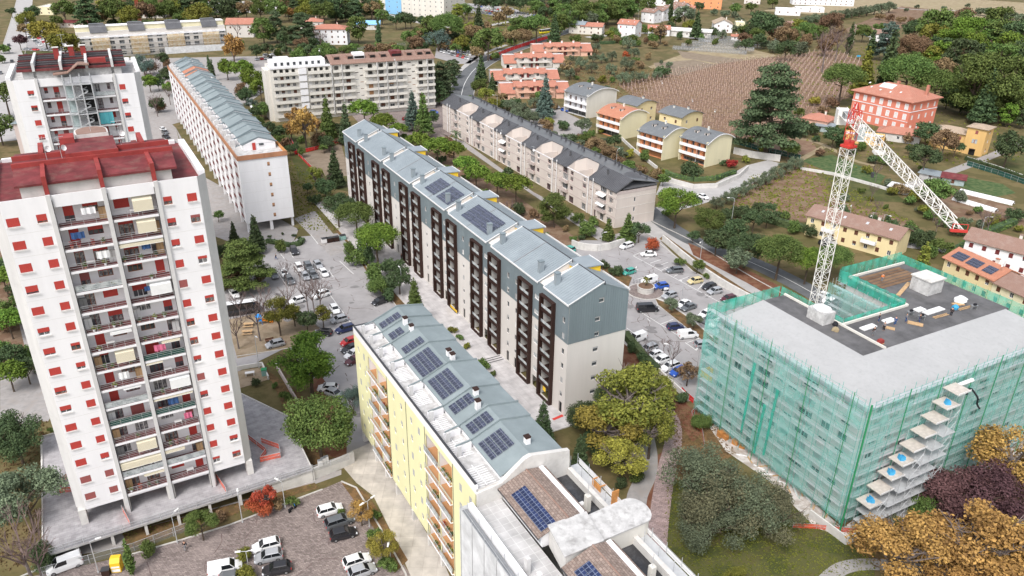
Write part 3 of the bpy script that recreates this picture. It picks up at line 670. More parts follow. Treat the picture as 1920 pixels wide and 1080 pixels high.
# its red penthouse roofs
b=MB(); 
for x0,x1 in ((1.5,4.0),(4.5,10.1),(10.6,16.15),(16.65,18.6)): b.box(x0,x1,1.0,1.25,51.5,53.05,'pale_concrete')
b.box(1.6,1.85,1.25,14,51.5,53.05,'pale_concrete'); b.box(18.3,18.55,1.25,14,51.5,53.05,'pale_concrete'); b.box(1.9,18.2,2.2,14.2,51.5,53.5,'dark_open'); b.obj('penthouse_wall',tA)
b=MB(); b.slab([(1.0,.55,53.35),(19.3,.55,53.35),(19.6,6.2,54.0),(1.0,6.2,54.0)],.28,'red_roof')
b.slab([(1.0,6.55,54.25),(19.6,6.55,54.25),(19.6,9.6,54.0),(1.0,9.6,54.0)],.3,'red_roof')
b.slab([(1.0,9.9,54.3),(7.0,9.9,54.3),(7.0,14.8,53.6),(1.0,14.8,53.6)],.28,'red_roof'); b.slab([(13.2,9.9,54.3),(19.6,9.9,54.3),(19.6,14.8,53.6),(13.2,14.8,53.6)],.28,'red_roof'); b.obj('roof_panel',tA)
b=MB()
for x in (4.25,10.35,16.4): b.box(x-.25,x+.25,.2,6.3,52.9 if 0 else 51.6,54.25,'red_beam')
for x in (4.25,16.4): b.box(x-.3,x+.3,9.9,15.4,53.5,54.7,'red_beam')
b.box(.9,19.7,6.2,6.54,53.7,54.55,'red_beam'); b.box(.9,7,9.6,9.9,53.7,54.6,'red_beam'); b.box(13.2,19.7,9.6,9.9,53.7,54.6,'red_beam')
b.box(7.0,13.2,6.6,6.85,54.1,55.0,'red_beam'); b.obj('roof_beam',tA)
b=MB(); b.box(7.05,13.15,6.9,14.6,54.0,54.85,'red_beam'); b.poly([(7.05,6.86,54.86),(13.15,6.86,54.86),(13.15,14.6,54.86),(7.05,14.6,54.86)],'red_roof')
b.box(6.6,8.4,12.6,15.2,53.4,55.6,'red_beam')
pts=[(8.6,14.6)]+[(10.6+2.1*math.cos(math.pi-a),16.6+2.3*math.sin(a)) for a in [i*math.pi/10 for i in range(11)]]+[(12.7,14.6)]
b.prism(pts,51.6,55.4,'pale_concrete'); b.prism([(10.65+(x-10.65)*.9,14.9+(y-14.9)*.92) for x,y in pts],55.4,55.46,'brown_tile'); b.obj('lift_housing',tA)
def antenna(label,loc,rz,h=3.0,dish=True):
    b=MB(); b.tube((0,0,0),(0,0,h),.03,'galvanised'); b.tube((-.7,0,h-.2),(.7,0,h-.2),.02,'galvanised')
    for i in range(7): b.tube((-.6+i*.2,-.35+.03*i,h-.2),(-.6+i*.2,.35-.03*i,h-.2),.012,'galvanised',4)
    b.tube((0,-.5,h-.6),(0,.5,h-.6),.02,'galvanised',4)
    if dish:
        n=12; c=Vector((.3,-.1,h*.45)); d=Vector((.35,-.85,.4)).normalized(); u=d.orthogonal().normalized(); w=d.cross(u)
        for i in range(n):
            a0,a1=2*math.pi*i/n,2*math.pi*(i+1)/n; P=[c,c+d*.08+(u*math.cos(a0)+w*math.sin(a0))*.25,c+d*.08+(u*math.cos(a1)+w*math.sin(a1))*.25]; Q=[P[1],P[1]+d*.1+(P[1]-c)*.55,P[2]+d*.1+(P[2]-c)*.55,P[2]]
            b.poly(P,'white_metal'); b.poly(Q,'white_metal')
        b.tube((0,0,h*.45),c,.02,'galvanised',4); b.tube(c,c+d*.4,.015,'galvanised',4)
    o=b.obj('antenna',None,loc,rz); tag(o,label,'antenna','antennas on the roofs'); return o
antenna('grey aerial with a dish, left of the red lift roof on the front tower',fA(4.9,6.8,54.5),YA)
antenna('aerial and white dish at the middle of the front tower roof',fA(6.6,6.4,54.5),YA+.3)
antenna('aerial and white dish near the right end of the front tower roof',fA(13.8,9.8,54.6),YA-.2,3.4)
antenna('thin plain aerial at the far side of the front tower roof',fA(10.6,15.6,55.4),YA,2.6,False)
# tower behind
OB=(-101.3,156.74); YB=R_(27.0)
tB,fB,uB=tower('apartment_tower','white tower with a zigzag metal escape stair, behind the front tower',OB,YB,0,24.7,(5.6,19.25),(5.3,19.5),[(3.9,1.15),(20.75,1.15)],(10.1,15.1),'whitewash_old','white_plaster',5,False)
b=MB()
for x0,x1 in ((3.2,5.1),(5.6,10),(14.2,19.3),(19.8,21.2)): b.box(x0,x1,1.0,1.3,51.5,53.4,'whitewash_old')
b.box(3.3,21.1,1.5,14,51.5,53.6,'whitewash_old'); b.obj('penthouse_wall',tB)
b=MB()
for x0,x1 in ((2.3,5.0),(5.6,10.0),(10.4,14.7),(15.1,19.4),(19.9,22.2)):
    b.slab([(x0,.6,53.7),(x1,.6,53.7),(x1,14.2,54.7),(x0,14.2,54.7)],.25,'dark_roof'); b.box(x0,x1,.4,.7,53.3,53.75,'red_roof')
    for q in range(7): b.box(x0,x1,1.6+q*1.8,1.75+q*1.8,53.95+q*.13,54.12+q*.13,'red_roof' if q%3==0 else 'black_roof')
b.obj('roof_panel',tB)
b=MB()
for x in (5.3,10.2,14.9,19.65): b.box(x-.25,x+.25,.3,14.4,53.3,55.0,'chamfer_concrete')
b.obj('roof_beam',tB)
for x,y in ((9.6,8.2),(12.4,9.3),(14.7,9.6)):
    b=MB(); b.box(x-.5,x+.5,y-.4,y+.4,54.2,56.6,'red_beam'); b.box(x-.62,x+.62,y-.52,y+.52,56.6,56.75,'pale_concrete'); b.obj('chimney',tB)
b=MB(); b.box(15.3,18.6,2.0,2.9,54.0,55.0,'red_beam'); b.obj('roof_hatch',tB)
# escape stair bay
b=MB()
for x in (10.1,11.6,13.2,15.1):
    for y in (-2.0,-.1): b.box(x-.1,x+.1,y-.1,y+.1,2.4,52.6,'galvanised')
b.obj('stair_frame',tB)
for k in range(16):
    z=5.6+3*k
    b=MB(); b.box(10.1,15.1,-2.0,1.6,z-.12,z,'galvanised'); 
    for zz in (.4,.8,1.1): b.box(10.1,15.1,-2.12,-2.08,z+zz,z+zz+.04,'railing')
    if k<15:
        x0,x1=(11.6,13.2)if 0 else (11.0,14.2)
        (a0,a1)=((x0,z),(x1,z+1.5)); b.slab([(a0[0],-1.9,z),(x1,-1.9,z+1.5),(x1,-1.0,z+1.5),(a0[0],-1.0,z)],.15,'galvanised'); b.slab([(x1,-.9,z+1.5),(x1,-.1,z+1.5),(x0,-.1,z+3),(x0,-.9,z+3)],.15,'galvanised')
        b.slab([(x0,-1.95,z+.95),(x1,-1.95,z+2.45),(x1,-1.9,z+2.45),(x0,-1.9,z+.95)],.06,'grey_metal'); b.box(13.25,14.95,-.12,-.08,z+.2,z+2.7,'dark_open')
        b.box(10.2,11.5,-.15,-.1,z+.1,z+2.6,'pale_glass')
    b.obj('stair_flight',tB)
b=MB(); b.slab([(8.6,-1.6,52.8),(11.2,-1.6,53.0),(11.2,1.2,53.0),(8.6,1.2,52.8)],.2,'brown_tile'); b.slab([(11.2,-1.8,53.0),(13.4,-1.8,54.6),(13.4,1.4,54.6),(11.2,1.4,53.0)],.2,'brown_tile'); b.slab([(13.4,-1.8,54.6),(15.4,-1.8,54.4),(15.4,1.4,54.4),(13.4,1.4,54.6)],.2,'brown_tile'); b.obj('stair_roof',tB)
o=put(cloth_mesh(2.6,2.4,'cloth_teal',2),'laundry',None,fB(16.6,-.25,44.2),YB); tag(o,'large turquoise sheet hung over a balcony of the rear tower','laundry')
antenna('lattice aerial with dish on the roof of the rear tower',fB(11,12,54.6),YB,4.2)
# paved deck under the front tower, on posts above the lower car park
t=thing('raised_terrace','grey paved terrace on posts carrying the front tower','terrace',(OA[0],OA[1],0),YA)
b=MB(); DP=[(-7.2,-4.0),(31.0,-3.4),(31.3,13.2),(24,27.5),(-6.8,26.7)]
b.prism(DP,2.05,2.39,'grey_concrete'); b.poly([(x,y,2.4) for x,y in DP],'deck_pavers'); b.obj('slab',t)
b=MB()
for i,(p,q) in enumerate(zip(DP,DP[1:]+DP[:1])):
    if i==0: continue
    d=Vector((q[0]-p[0],q[1]-p[1],0)).normalized(); n=Vector((-d.y,d.x,0))*.15
    b.hexa([(p[0],p[1],2.38),(q[0],q[1],2.38),(q[0]+n.x,q[1]+n.y,2.38),(p[0]+n.x,p[1]+n.y,2.38)],[(p[0],p[1],2.62),(q[0],q[1],2.62),(q[0]+n.x,q[1]+n.y,2.62),(p[0]+n.x,p[1]+n.y,2.62)],'pale_concrete')
b.obj('kerb_rim',t)
b=MB(); b.box(-7,31,-.5,-.3,0,2.05,'grey_concrete'); b.box(31.0,31.2,-3.3,13,0,2.05,'pale_concrete'); b.box(-7.1,-6.9,-3.9,26,0,2.05,'pale_concrete'); b.box(21.5,30.9,-3.3,-3.15,0,2.05,'pale_concrete'); b.obj('retaining_wall',t)
for x in (-3,1.5,6,10.5,15,19.5): b=MB(); b.box(x-.2,x+.2,-3.6,-3.2,0,2.05,'pale_concrete'); b.obj('post',t)
def fence(name,label,P,h,meshm,z0=0,post='galvanised',sp=2.5,rail=True,cat='fence',group=None,panelz=0.05):
    "fence along ground points P"
    t=thing(name,label,cat,P[0],0,group); o0=Vector(P[0]); b=MB(); pb=MB()
    pm=MB(); pm.box(-.03,.03,-.03,.03,0,h+.05,post); pm=pm.mesh('post')
    for a,c in zip(P,P[1:]):
        a=Vector(a)-o0; c=Vector(c)-o0; L=(c-a).length; n=max(1,int(L/sp)); up=Vector((0,0,h))
        if meshm: b.poly([a+Vector((0,0,panelz)),c+Vector((0,0,panelz)),c+up,a+up],meshm)
        if rail: pb.tube(a+up,c+up,.03,post,4); pb.tube(a+up*.5,c+up*.5,.02,post,4)
        for i in range(n+1): put(pm,'post',t,a+(c-a)*i/n)
    if meshm: b.obj('mesh_panel',t)
    if rail: pb.obj('rail',t)
    return t
fence('railing','low wire railing along the front edge of the tower terrace',[fA(-7.1,-3.9,2.4),fA(31,-3.3,2.4)],.9,'wire_mesh')
fence('fence','grey wire fence beside the ramp below the tower terrace',[fA(-7.6,-5.2,0),fA(4,-6.2,0),fA(12,-5.4,0)],1.6,'wire_mesh')
# ---------------------------------------------------------------- central block: grey cladding over cream, brown balcony frames
tG=thing('apartment_block','long central block, grey metal cladding above cream walls, dark brown balcony frames','apartment block',GO,GY)
LG=128.0; WG=12.4; HE=23.2; PM=20.975
fr=FRONT(0); ga=GABLE(0)
wops=[];bays=[];strips=[]
gw=random.Random(4)
for k in range(-1,7):
    o=k*PM
    for a,c in ((4.3,9.0),(12.45,17.35)):
        a+=o;c+=o
        if a<0.5 or c>LG-1: continue
        bays.append((a,c))
    for x in (9.7,):
        if 0<o+x<LG: strips.append((o+9.15,o+12.3))
ops=[(a+.35,c-.35,.16,21.3) for a,c in bays]
wins=[]
for k in range(0,7):
    o=k*PM
    for x in (1.2,-2.1) if k else (1.5,):
        for z in (3.7,6.7,9.7,12.7,15.9,19.0): wins.append((o+x-.42,o+x+.42,z,z+1.15))
        wins.append((o+x-.55,o+x+.55,.16,2.6))
wins=[w for w in wins if 0.3<w[0] and w[1]<LG-.3]
ops+=wins
stw=[]
for a,c in strips:
    for z in (3.9,6.9,9.9,12.9,16.2,19.3): stw.append((a+.5,c-.5,z,z+1.0))
    ops.append((a+.3,c-.3,.16,2.7))
ops+=stw
b=MB(); wall(b,fr,0,LG,0,HE,ops,'cream_plaster',.22)
gws=[(w,z) for z in (3.4,6.4,9.4,12.4,15.6,18.6) for w in (6.0,)]+[(6.6,22.2)]
gops=[(w-.55,w+.55,z,z+1.0) for w,z in gws]
wall(b,ga,0,WG,0,HE,gops,'cream_plaster',.22)
b.poly([(0,0,HE),(0,-6.9,26),(0,-WG,HE)],'cream_plaster'); b.poly([(LG,0,HE),(LG,-6.9,26),(LG,-WG,HE)],'metal_cladding')
b.poly([(0,-WG,0),(LG,-WG,0),(LG,-WG,HE),(0,-WG,HE)],'cream_plaster'); b.poly([(LG,0,0),(LG,-WG,0),(LG,-WG,HE),(LG,0,HE)],'cream_plaster')
b.obj('wall',tG)
# cladding
b=MB(); CL=15.4
def clad(x0,x1,z0,z1): 
    f2=(lambda s,z,d=0:(s,.06-d,z),0); wall(b,f2,x0,x1,z0,z1,[w for w in wins+stw if w[0]>x0 and w[1]<x1],'metal_cladding',.08)
    b.poly([(x0,0,z0),(x1,0,z0),(x1,.06,z0),(x0,.06,z0)],'metal_cladding')
    for x in (x0,x1): b.poly([(x,0,z0),(x,.06,z0),(x,.06,z1),(x,0,z1)],'metal_cladding')
    n=int((x1-x0)/.5)
    for i in range(1,n):
        x=x0+(x1-x0)*i/n
        if any(w[0]-.05<x<w[1]+.05 for w in wins+stw): continue
        b.box(x-.02,x+.02,.061,.10,z0,z1,'metal_cladding')
E_=[(a,c) for a,c in bays]
prev=0
for a,c in E_:
    clad(prev,a,CL,21.5 if prev else 21.5); prev=c
clad(prev,LG,CL,21.5)
b.box(0,LG,.001,.07,21.5,HE,'metal_cladding')
for i in range(int(LG/.5)): b.box(i*.5+.1,i*.5+.14,.071,.10,21.5,HE,'metal_cladding')
f3=(lambda s,z,d=0:(-.06+d,-s,z),0)
wall(b,f3,0,WG,CL,HE,[g for g in gops if g[2]>CL],'metal_cladding',.08); b.poly([(-.06,0,HE),(-.06,-6.9,26),(-.06,-WG,HE)],'metal_cladding')
b.poly([(-.06,0,CL),(0,0,CL),(0,-WG,CL),(-.06,-WG,CL)],'metal_cladding')
for i in range(1,25):
    y=-i*.5; zt_=HE+2.8*(1-abs(y+6.9)/6.9 if y>-6.9 else 1-(-y-6.9)/(WG-6.9))
    if any(g[0]-.05<-y<g[1]+.05 for g in gops if g[2]>CL): 
        b.box(-.1,-.061,y-.02,y+.02,CL,18.5,'metal_cladding'); b.box(-.1,-.061,y-.02,y+.02,19.7,22.1,'metal_cladding'); continue
    b.box(-.1,-.061,y-.02,y+.02,CL,zt_,'metal_cladding')
b.obj('cladding',tG)
for w in wins:
    if w[2]<1: window(tG,fr,*w,'dark_metal','dark_open',rd=.3,name='doorway')
wn=[w for w in wins if w[2]>1]
for w in wn: window(tG,fr,*w,'grey_metal','glass',gw.choice(['grey_shutter','white_shutter']) ,gw.choice([0,0,.4,1]),.2,mull=0)
for w in stw[:12]: window(tG,fr,*w,'white_metal','frosted_glass',rd=.15,mull=3,name='stair_window')
b=MB()
for w in stw[12:]: b.box(w[0],w[1],-.13,-.10,w[2],w[3],'frosted_glass')
b.obj('stair_glazing',tG)
for g in gops: window(tG,ga,*g,'grey_metal','glass','grey_shutter',.35,.2,mull=0)
# balcony bays: brown frame, recess, six balconies
fm=MB(); w_=4.75; 
for x0,x1 in ((-w_/2,-w_/2+.42),(w_/2-.42,w_/2)): fm.box(x0,x1,-.003,.75,.15,21.6,'brown_frame')
fm.box(-w_/2+.42,w_/2-.42,.35,.75,.15,.45,'brown_frame'); fm.box(-w_/2+.42,w_/2-.42,-.003,.75,21.35,21.6,'brown_frame'); fm=fm.mesh('bay_frame')
rb=MB(); a_=w_/2-.36
rb.poly([(-a_,-2,.2),(a_,-2,.2),(a_,-2,21.3),(-a_,-2,21.3)],'pale_concrete')
for s_ in (-a_,a_): rb.poly([(s_,-2,.2),(s_,0,.2),(s_,0,21.3),(s_,-2,21.3)],'pale_concrete')
rb=rb.mesh('bay_recess')
bm_=MB(); bm_.box(-a_,a_,-2,.55,-.25,0,'brown_frame'); bm_.box(-a_,a_,.42,.5,0,.52,'brown_frame'); bm_=bm_.mesh('balcony')
bg_=MB(); bg_.box(-a_,a_,.44,.47,.52,1.1,'frosted_glass'); bg_=bg_.mesh('glass_railing')
bd=MB(); bd.box(-1.5,-.1,-1.98,-1.93,.02,2.2,'glass'); bd.box(.3,1.4,-1.98,-1.93,.02,2.2,'curtain_glass'); bd.box(-1.6,-1.5,-1.98,-1.9,0,2.3,'dark_metal'); bd.box(-.1,0,-1.98,-1.9,0,2.3,'dark_metal'); bd=bd.mesh('glass_door')
bl=MB(); bl.box(-a_-.02,-a_+.15,.50,.62,1.0,1.25,'white_metal'); bl=bl.mesh('bracket_light')
for a,c in bays:
    x=(a+c)/2; put(fm,'bay_frame',tG,(x,0,0)); put(rb,'bay_recess',tG,(x,0,0))
    for k in range(6):
        z=3.35+k*3.05; o=put(bm_,'balcony',tG,(x,0,z)); put(bg_,'glass_railing',o); put(bd,'glass_door',o); put(bl,'bracket_light',o)
    b=MB(); b.box(x-1.6,x+1.5,-1.96,-1.9,.2,2.8,'curtain_glass'); b.obj('shopfront',tG)
    if gw.random()<.4:
        kk=gw.randrange(6); o=put(pot_mesh(gw.randrange(5)),'potted_plant',None,Gp(x+gw.uniform(-1.4,1.4),.2,3.36+kk*3.05)); tag(o,'small pot plant on a brown framed balcony, %s floor, %s frame from the near end'%(_w[kk+1],_w[bays.index((a,c))+1]),'potted plant','potted plants on the central block')
for x in (47.2,):
    o=MB(); o.box(-1.8,1.8,.76,.82,.5,1.1,'skip_yellow'); tag(o.obj('banner',None,Gp(x,0,0),GY),'yellow strip sign at the foot of a brown frame on the central block','banner')
o=MB(); o.box(-.5,.5,0,.05,0,1.0,'yellow_paint'); tag(o.obj('sign_board',None,Gp(6.6,.4,2.0),GY),'orange square sign hanging in the nearest brown frame','sign')
# roof of segments with pale steps between
segs=[(-.15,8.4)]+[(10.4+PM*k,8.4+PM*(k+1)) for k in range(0,5)]+[(10.4+PM*5,LG+.15)]
RZ=lambda y:(HE+.05+2.9*(-y)/6.9 if y>-6.9 else 26-2.6*(-y-6.9)/4.6)
for i,(x0,x1) in enumerate(segs):
    b=MB()
    b.slab([(x0,.25,HE-.02),(x0,-6.9,26.12),(x1,-6.9,26.12),(x1,.25,HE-.02)][::-1],.2,'metal_roof')
    b.slab([(x0,-7.15,25.9),(x0,-WG+.2,23.6),(x1,-WG+.2,23.6),(x1,-7.15,25.9)][::-1],.2,'metal_roof')
    b.box(x0,x1,.22,.36,HE-.28,HE+.02,'white_metal'); b.box(x0,x1,-WG-.15,-WG-.02,23.3,23.75,'white_metal')
    b.box(x0,x1,-7.1,-6.93,25.6,26.2,'dark_metal')
    for xx in ((x0+.05,) if i else ())+((x1-.05,) if i<len(segs)-1 else ()): b.poly([(xx,-.1,22.5),(xx,-.1,HE-.2),(xx,-6.9,25.9),(xx,-7.2,25.7),(xx,-WG+.2,23.4),(xx,-WG+.2,22.5)],'cream_plaster')
    for xx in (x0,x1): 
        xa,xb=(xx,xx+.12) if xx==x0 else (xx-.12,xx)
        b.hexa([(xa,.3,HE-.05),(xb,.3,HE-.05),(xb,-6.9,26.1),(xa,-6.9,26.1)],[(xa,.3,HE+.1),(xb,.3,HE+.1),(xb,-6.9,26.26),(xa,-6.9,26.26)],'white_metal')
    n=int((x1-x0)/.62)
    for k in range(1,n):
        x=x0+(x1-x0)*k/n
        b.hexa([(x-.02,.2,HE),(x+.02,.2,HE),(x+.02,-6.9,26.12),(x-.02,-6.9,26.12)],[(x-.02,.2,HE+.05),(x+.02,.2,HE+.05),(x+.02,-6.9,26.18),(x-.02,-6.9,26.18)],'metal_roof')
        b.hexa([(x-.02,-7.15,25.9),(x+.02,-7.15,25.9),(x+.02,-WG+.2,23.6),(x-.02,-WG+.2,23.6)],[(x-.02,-7.15,25.96),(x+.02,-7.15,25.96),(x+.02,-WG+.2,23.66),(x-.02,-WG+.2,23.66)],'metal_roof')
    if i in (1,2,3,4): 
        xm=(x0+x1)/2; b.hexa([(xm-.1,.2,HE),(xm+.1,.2,HE),(xm+.1,-6.9,26.12),(xm-.1,-6.9,26.12)],[(xm-.1,.2,HE+.12),(xm+.1,.2,HE+.12),(xm+.1,-6.9,26.24),(xm-.1,-6.9,26.24)],'grey_metal')
    b.obj('roof',tG)
for k in range(6):
    o=9.4+PM*k
    b=MB(); b.box(o-1.0,o+1.0,-WG+.1,-.1,22.2,22.9,'cream_plaster')
    b.hexa([(o-1.0,-.1,22.9),(o+1,-.1,22.9),(o+1,-6.9,22.9),(o-1,-6.9,22.9)],[(o-1.0,-.1,HE),(o-.85,-.1,HE),(o-.85,-6.9,26),(o-1,-6.9,26)],'cream_plaster')
    b.slab([(o-.85,-.6,23.3),(o+.95,-.6,23.3),(o+.95,-6.5,24.6),(o-.85,-6.5,24.6)],.3,'cream_plaster'); b.obj('valley_terrace',tG)
    for dx in (-2.5,3.3):
        if o+dx>LG: continue
        b=MB(); zc=RZ(-1.6); b.box(o+dx-.42,o+dx+.42,-2.1,-1.2,zc-.4,zc+2.1,'metal_roof'); b.box(o+dx-.5,o+dx+.5,-2.18,-1.12,zc+2.1,zc+2.25,'metal_cladding'); b.obj('chimney',tG)
    # yellow dormer behind
    x0,x1=o-1.5,o+2.7
    b=MB(); b.box(x0,x1,-11.6,-6.5,22.6,25.3,'yellow_paint'); dm=b.obj('stair_dormer',tG)
    b=MB(); b.slab([(x0-.25,-6.2,25.62),(x1+.25,-6.2,25.62),(x1+.25,-11.9,25.42),(x0-.25,-11.9,25.42)][::-1],.2,'metal_roof'); b.box(x0-.28,x1+.28,-12.05,-11.9,25.2,25.5,'white_metal'); b.obj('dormer_roof',dm)
    b=MB(); b.box(x0-.06,x0-.005,-7.5,-6.8,23.6,24.8,'brown_frame'); b.obj('dormer_door',dm)
def solar(par,x0,x1,y0,y1,zf,cols,rows,m_='solar_panel',name='solar_panel',gap=.12,lift=.18):
    "array of separate panels lying on a roof slope, zf(y) is the roof height"
    for i in range(cols):
        for j in range(rows):
            a=x0+(x1-x0)*i/cols+gap/2; c=x0+(x1-x0)*(i+1)/cols-gap/2; d=y0+(y1-y0)*j/rows; e=y0+(y1-y0)*(j+1)/rows; s=(1 if e>d else -1)*gap/2; d+=s; e-=s
            b=MB(); P=[(a,d,zf(d)+lift),(c,d,zf(d)+lift),(c,e,zf(e)+lift),(a,e,zf(e)+lift)]
            if e<d: P=P[::-1]
            b.slab(P,.06,m_); b.v=[(v[0]-a,v[1]-d,v[2]-zf(d)) for v in b.v]; put(b.mesh(name),name,par,(a,d,zf(d)))
rg=lambda y:HE+.1+2.9*(-y)/6.9
for x0,x1 in ((33.5,46.2),(53.4,60.0),(61.3,67.0)): solar(tG,x0,x1,-.9,-5.3,rg,3,4)
# ---------------------------------------------------------------- yellow block in front
YI=R_(119.5); OI=G(893,912,22.5); OI=Vector((OI.x,OI.y,0)); Ip=axes(OI,YI)
tI=thing('apartment_block','pale yellow block with orange balconies and solar panels on stepped grey roofs','apartment block',OI,YI)
LI=44.6;WI=13.0;HI=22.5
bayI=[(6.9,11.0),(11.2,15.3),(29.9,33.9),(34.1,38.1)]; b=MB(); r5=random.Random(9)
opsI=[];wI=[]
for k in range(6):
    z=2.1+3.05*k
    for a,c in bayI: opsI.append((a,c,z+.25,z+3.0))
    for x in (1.6,4.4,17.6,20.4,24.2,27.2,40.0,42.6): wI.append((x-.38,x+.38,z+1.1,z+2.3))
wall(b,fr,0,LI,2.0,21.2,opsI+wI,'yellow_plaster',.18)
b.box(0,LI,-.25,.02,21.2,HI,'white_plaster')
b.poly([(0,0,2.0),(LI,0,2.0),(LI,-WI,2.0),(0,-WI,2.0)],'grey_concrete')
b.poly([(LI,0,2.0),(LI,-WI,2.0),(LI,-WI,HI),(LI,0,HI)],'yellow_plaster'); b.poly([(0,-WI,2.0),(LI,-WI,2.0),(LI,-WI,21.5),(0,-WI,21.5)],'cream_plaster'); b.poly([(0,0,2),(0,-WI,2),(0,-WI,HI-.5),(0,0,HI-.5)],'pale_concrete')
for x in (15.5,22.2,29.7,6.6): b.box(x-.04,x+.04,.001,.05,2.0,21.2,'dark_metal')
b.obj('wall',tI)
for i,a in enumerate(bayI):
    for k in range(6):
        z=2.1+3.05*k; x0,x1=a
        b=MB(); b.box(x0-.02,x1+.02,-1.5,.35,z,z+.2,'white_plaster'); b.box(x0,x1,-1.48,.25,z+.2,z+.225,'orange_wall'); b.poly([(x0,-1.5,z+.22),(x1,-1.5,z+.22),(x1,-1.5,z+3.0),(x0,-1.5,z+3.0)],'orange_wall')
        for x in (x0,x1): b.poly([(x,-1.5,z+.2),(x,-.1,z+.2),(x,-.1,z+3),(x,-1.5,z+3)],'white_plaster')
        b.poly([(x0,-1.5,z+3.0),(x1,-1.5,z+3.0),(x1,-.1,z+3.0),(x0,-.1,z+3.0)],'orange_wall'); b.box(x0+.7,x0+1.9,-1.49,-1.42,z+.25,z+2.5,'dark_open'); b.box(x0+2.5,x0+3.4,-1.49,-1.42,z+1.0,z+2.5,'curtain_glass')
        bo=b.obj('balcony',tI); b=MB(); railing_mb(b,x0,x1,.3,z+.22,'frost' if (i+k)%3==0 else 'open'); b.obj('railing',bo)
        if r5.random()<.45:
            for q in range(r5.choice([2,3])):
                o=put(pot_mesh(r5.randrange(5)),'potted_plant',None,Ip(x0+.6+q*1.1,.05,z+.24)); tag(o,'pot plant %s on %s orange balcony from the near end, %s floor, yellow block'%(_w[q+1],_w[i+1],_w[k+1]),'potted plant','potted plants on the yellow block')
for w in wI: window(tI,fr,*w,'white_metal','curtain_glass','grey_shutter',r5.choice([0,.3,.5,1]),.16,mull=0)
for i,x in enumerate((1.0,6.7,11.1,15.6,21.6,28.2,32.9,37.6,43.8)):
    b=MB(); b.box(x-.3,x+.3,-.9,.1,0,2.0,'pale_concrete'); b.obj('pillar',tI); b=MB(); b.box(x-.3,x+.3,-WI+.1,-WI+1,0,2.0,'pale_concrete'); b.obj('pillar',tI)
b=MB(); b.box(4,40,-9,-5,0,1.99,'beige_dark'); b.obj('entrance_lobby',tI)
b=MB(); b.poly([(.3,-.3,21.4),(LI-.2,-.3,21.4),(LI-.2,-WI+.2,21.4),(.3,-WI+.2,21.4)],'whitewash_old')
b.box(.3,LI,-.3,.05,HI,HI+.04,'dark_metal'); b.box(LI-.25,LI+.02,-WI,-.3,21.4,HI,'white_plaster'); b.box(LI-.27,LI+.05,-WI,-.3,HI,HI+.05,'dark_metal')
b.box(0,LI,-WI-.0,-WI+.2,21.4,22.2,'white_plaster'); b.box(0,LI,-WI-.02,-WI+.22,22.2,22.25,'dark_metal'); b.obj('roof_terrace',tI)
# parapet gable at the near end
b=MB(); pr_=[(0,21.6),(-3.2,21.9),(-6.5,24.3),(-7.3,24.5),(-12.9,23.3),(-WI,21.4),(-WI,17.0),(0,17.0)]
b.ext(pr_,'x',-.3,.3,'pale_concrete'); b.obj('gable_wall',tI)
# stepped roofs
SI=[(.35,8.3,0),(8.3,13.3,.0),(13.3,17.3,.35),(17.3,23.8,.0),(23.8,30.9,.3),(30.9,35.8,.0),(35.8,40.6,.3),(40.6,44.2,0)]
SI=[(.35,8.3,0.0),(8.3,11.6,.25),(11.6,16.9,.0),(16.9,24.0,.3),(24.0,31.2,.0),(31.2,36.0,.3),(36.0,40.4,.0),(40.4,44.2,.25)]
ri=lambda dz:(lambda y:22.45+dz+(1.75*(-y-3.5)/4.1))
for i,(x0,x1,dz) in enumerate(SI):
    yr=-7.6; ye=-12.2; b=MB()
    b.slab([(x0,-3.4,22.45+dz),(x0,yr,24.2+dz),(x1,yr,24.2+dz),(x1,-3.4,22.45+dz)][::-1],.18,'metal_roof_dark'); b.slab([(x0,yr,24.2+dz),(x0,ye,23.4+dz),(x1,ye,23.4+dz),(x1,yr,24.2+dz)][::-1],.18,'metal_roof_dark')
    b.hexa([(x0+.1,-3.7,21.4),(x1-.1,-3.7,21.4),(x1-.1,ye+.3,21.4),(x0+.1,ye+.3,21.4)],[(x0+.1,-3.7,22.3+dz),(x1-.1,-3.7,22.3+dz),(x1-.1,ye+.3,23.1+dz),(x0+.1,ye+.3,23.1+dz)],'white_plaster')
    for xx in (x1-.14,):
        b.hexa([(xx,-1.2,22.3),(xx+.14,-1.2,22.3),(xx+.14,-3.5,22.5+dz),(xx,-3.5,22.5+dz)],[(xx,-1.2,22.5),(xx+.14,-1.2,22.5),(xx+.14,-3.5,22.75+dz),(xx,-3.5,22.75+dz)],'metal_roof_dark')
        b.hexa([(xx,-3.4,22.45+dz),(xx+.14,-3.4,22.45+dz),(xx+.14,yr,24.2+dz),(xx,yr,24.2+dz)],[(xx,-3.4,22.75+dz),(xx+.14,-3.4,22.75+dz),(xx+.14,yr,24.5+dz),(xx,yr,24.5+dz)],'metal_roof_dark')
        b.hexa([(xx,yr,24.2+dz),(xx+.14,yr,24.2+dz),(xx+.14,ye,23.4+dz),(xx,ye,23.4+dz)],[(xx,yr,24.5+dz),(xx+.14,yr,24.5+dz),(xx+.14,ye,23.7+dz),(xx,ye,23.7+dz)],'metal_roof_dark')
    b.obj('roof',tI)
    b=MB(); b.box(x1-.2,x1-.05,-3.4,-1.0,21.4,22.3,'white_plaster'); b.box(x1-1.2,x1-.9,-1.5,-1.0,21.4,23.0,'chamfer_concrete'); b.obj('terrace_partition',tI)
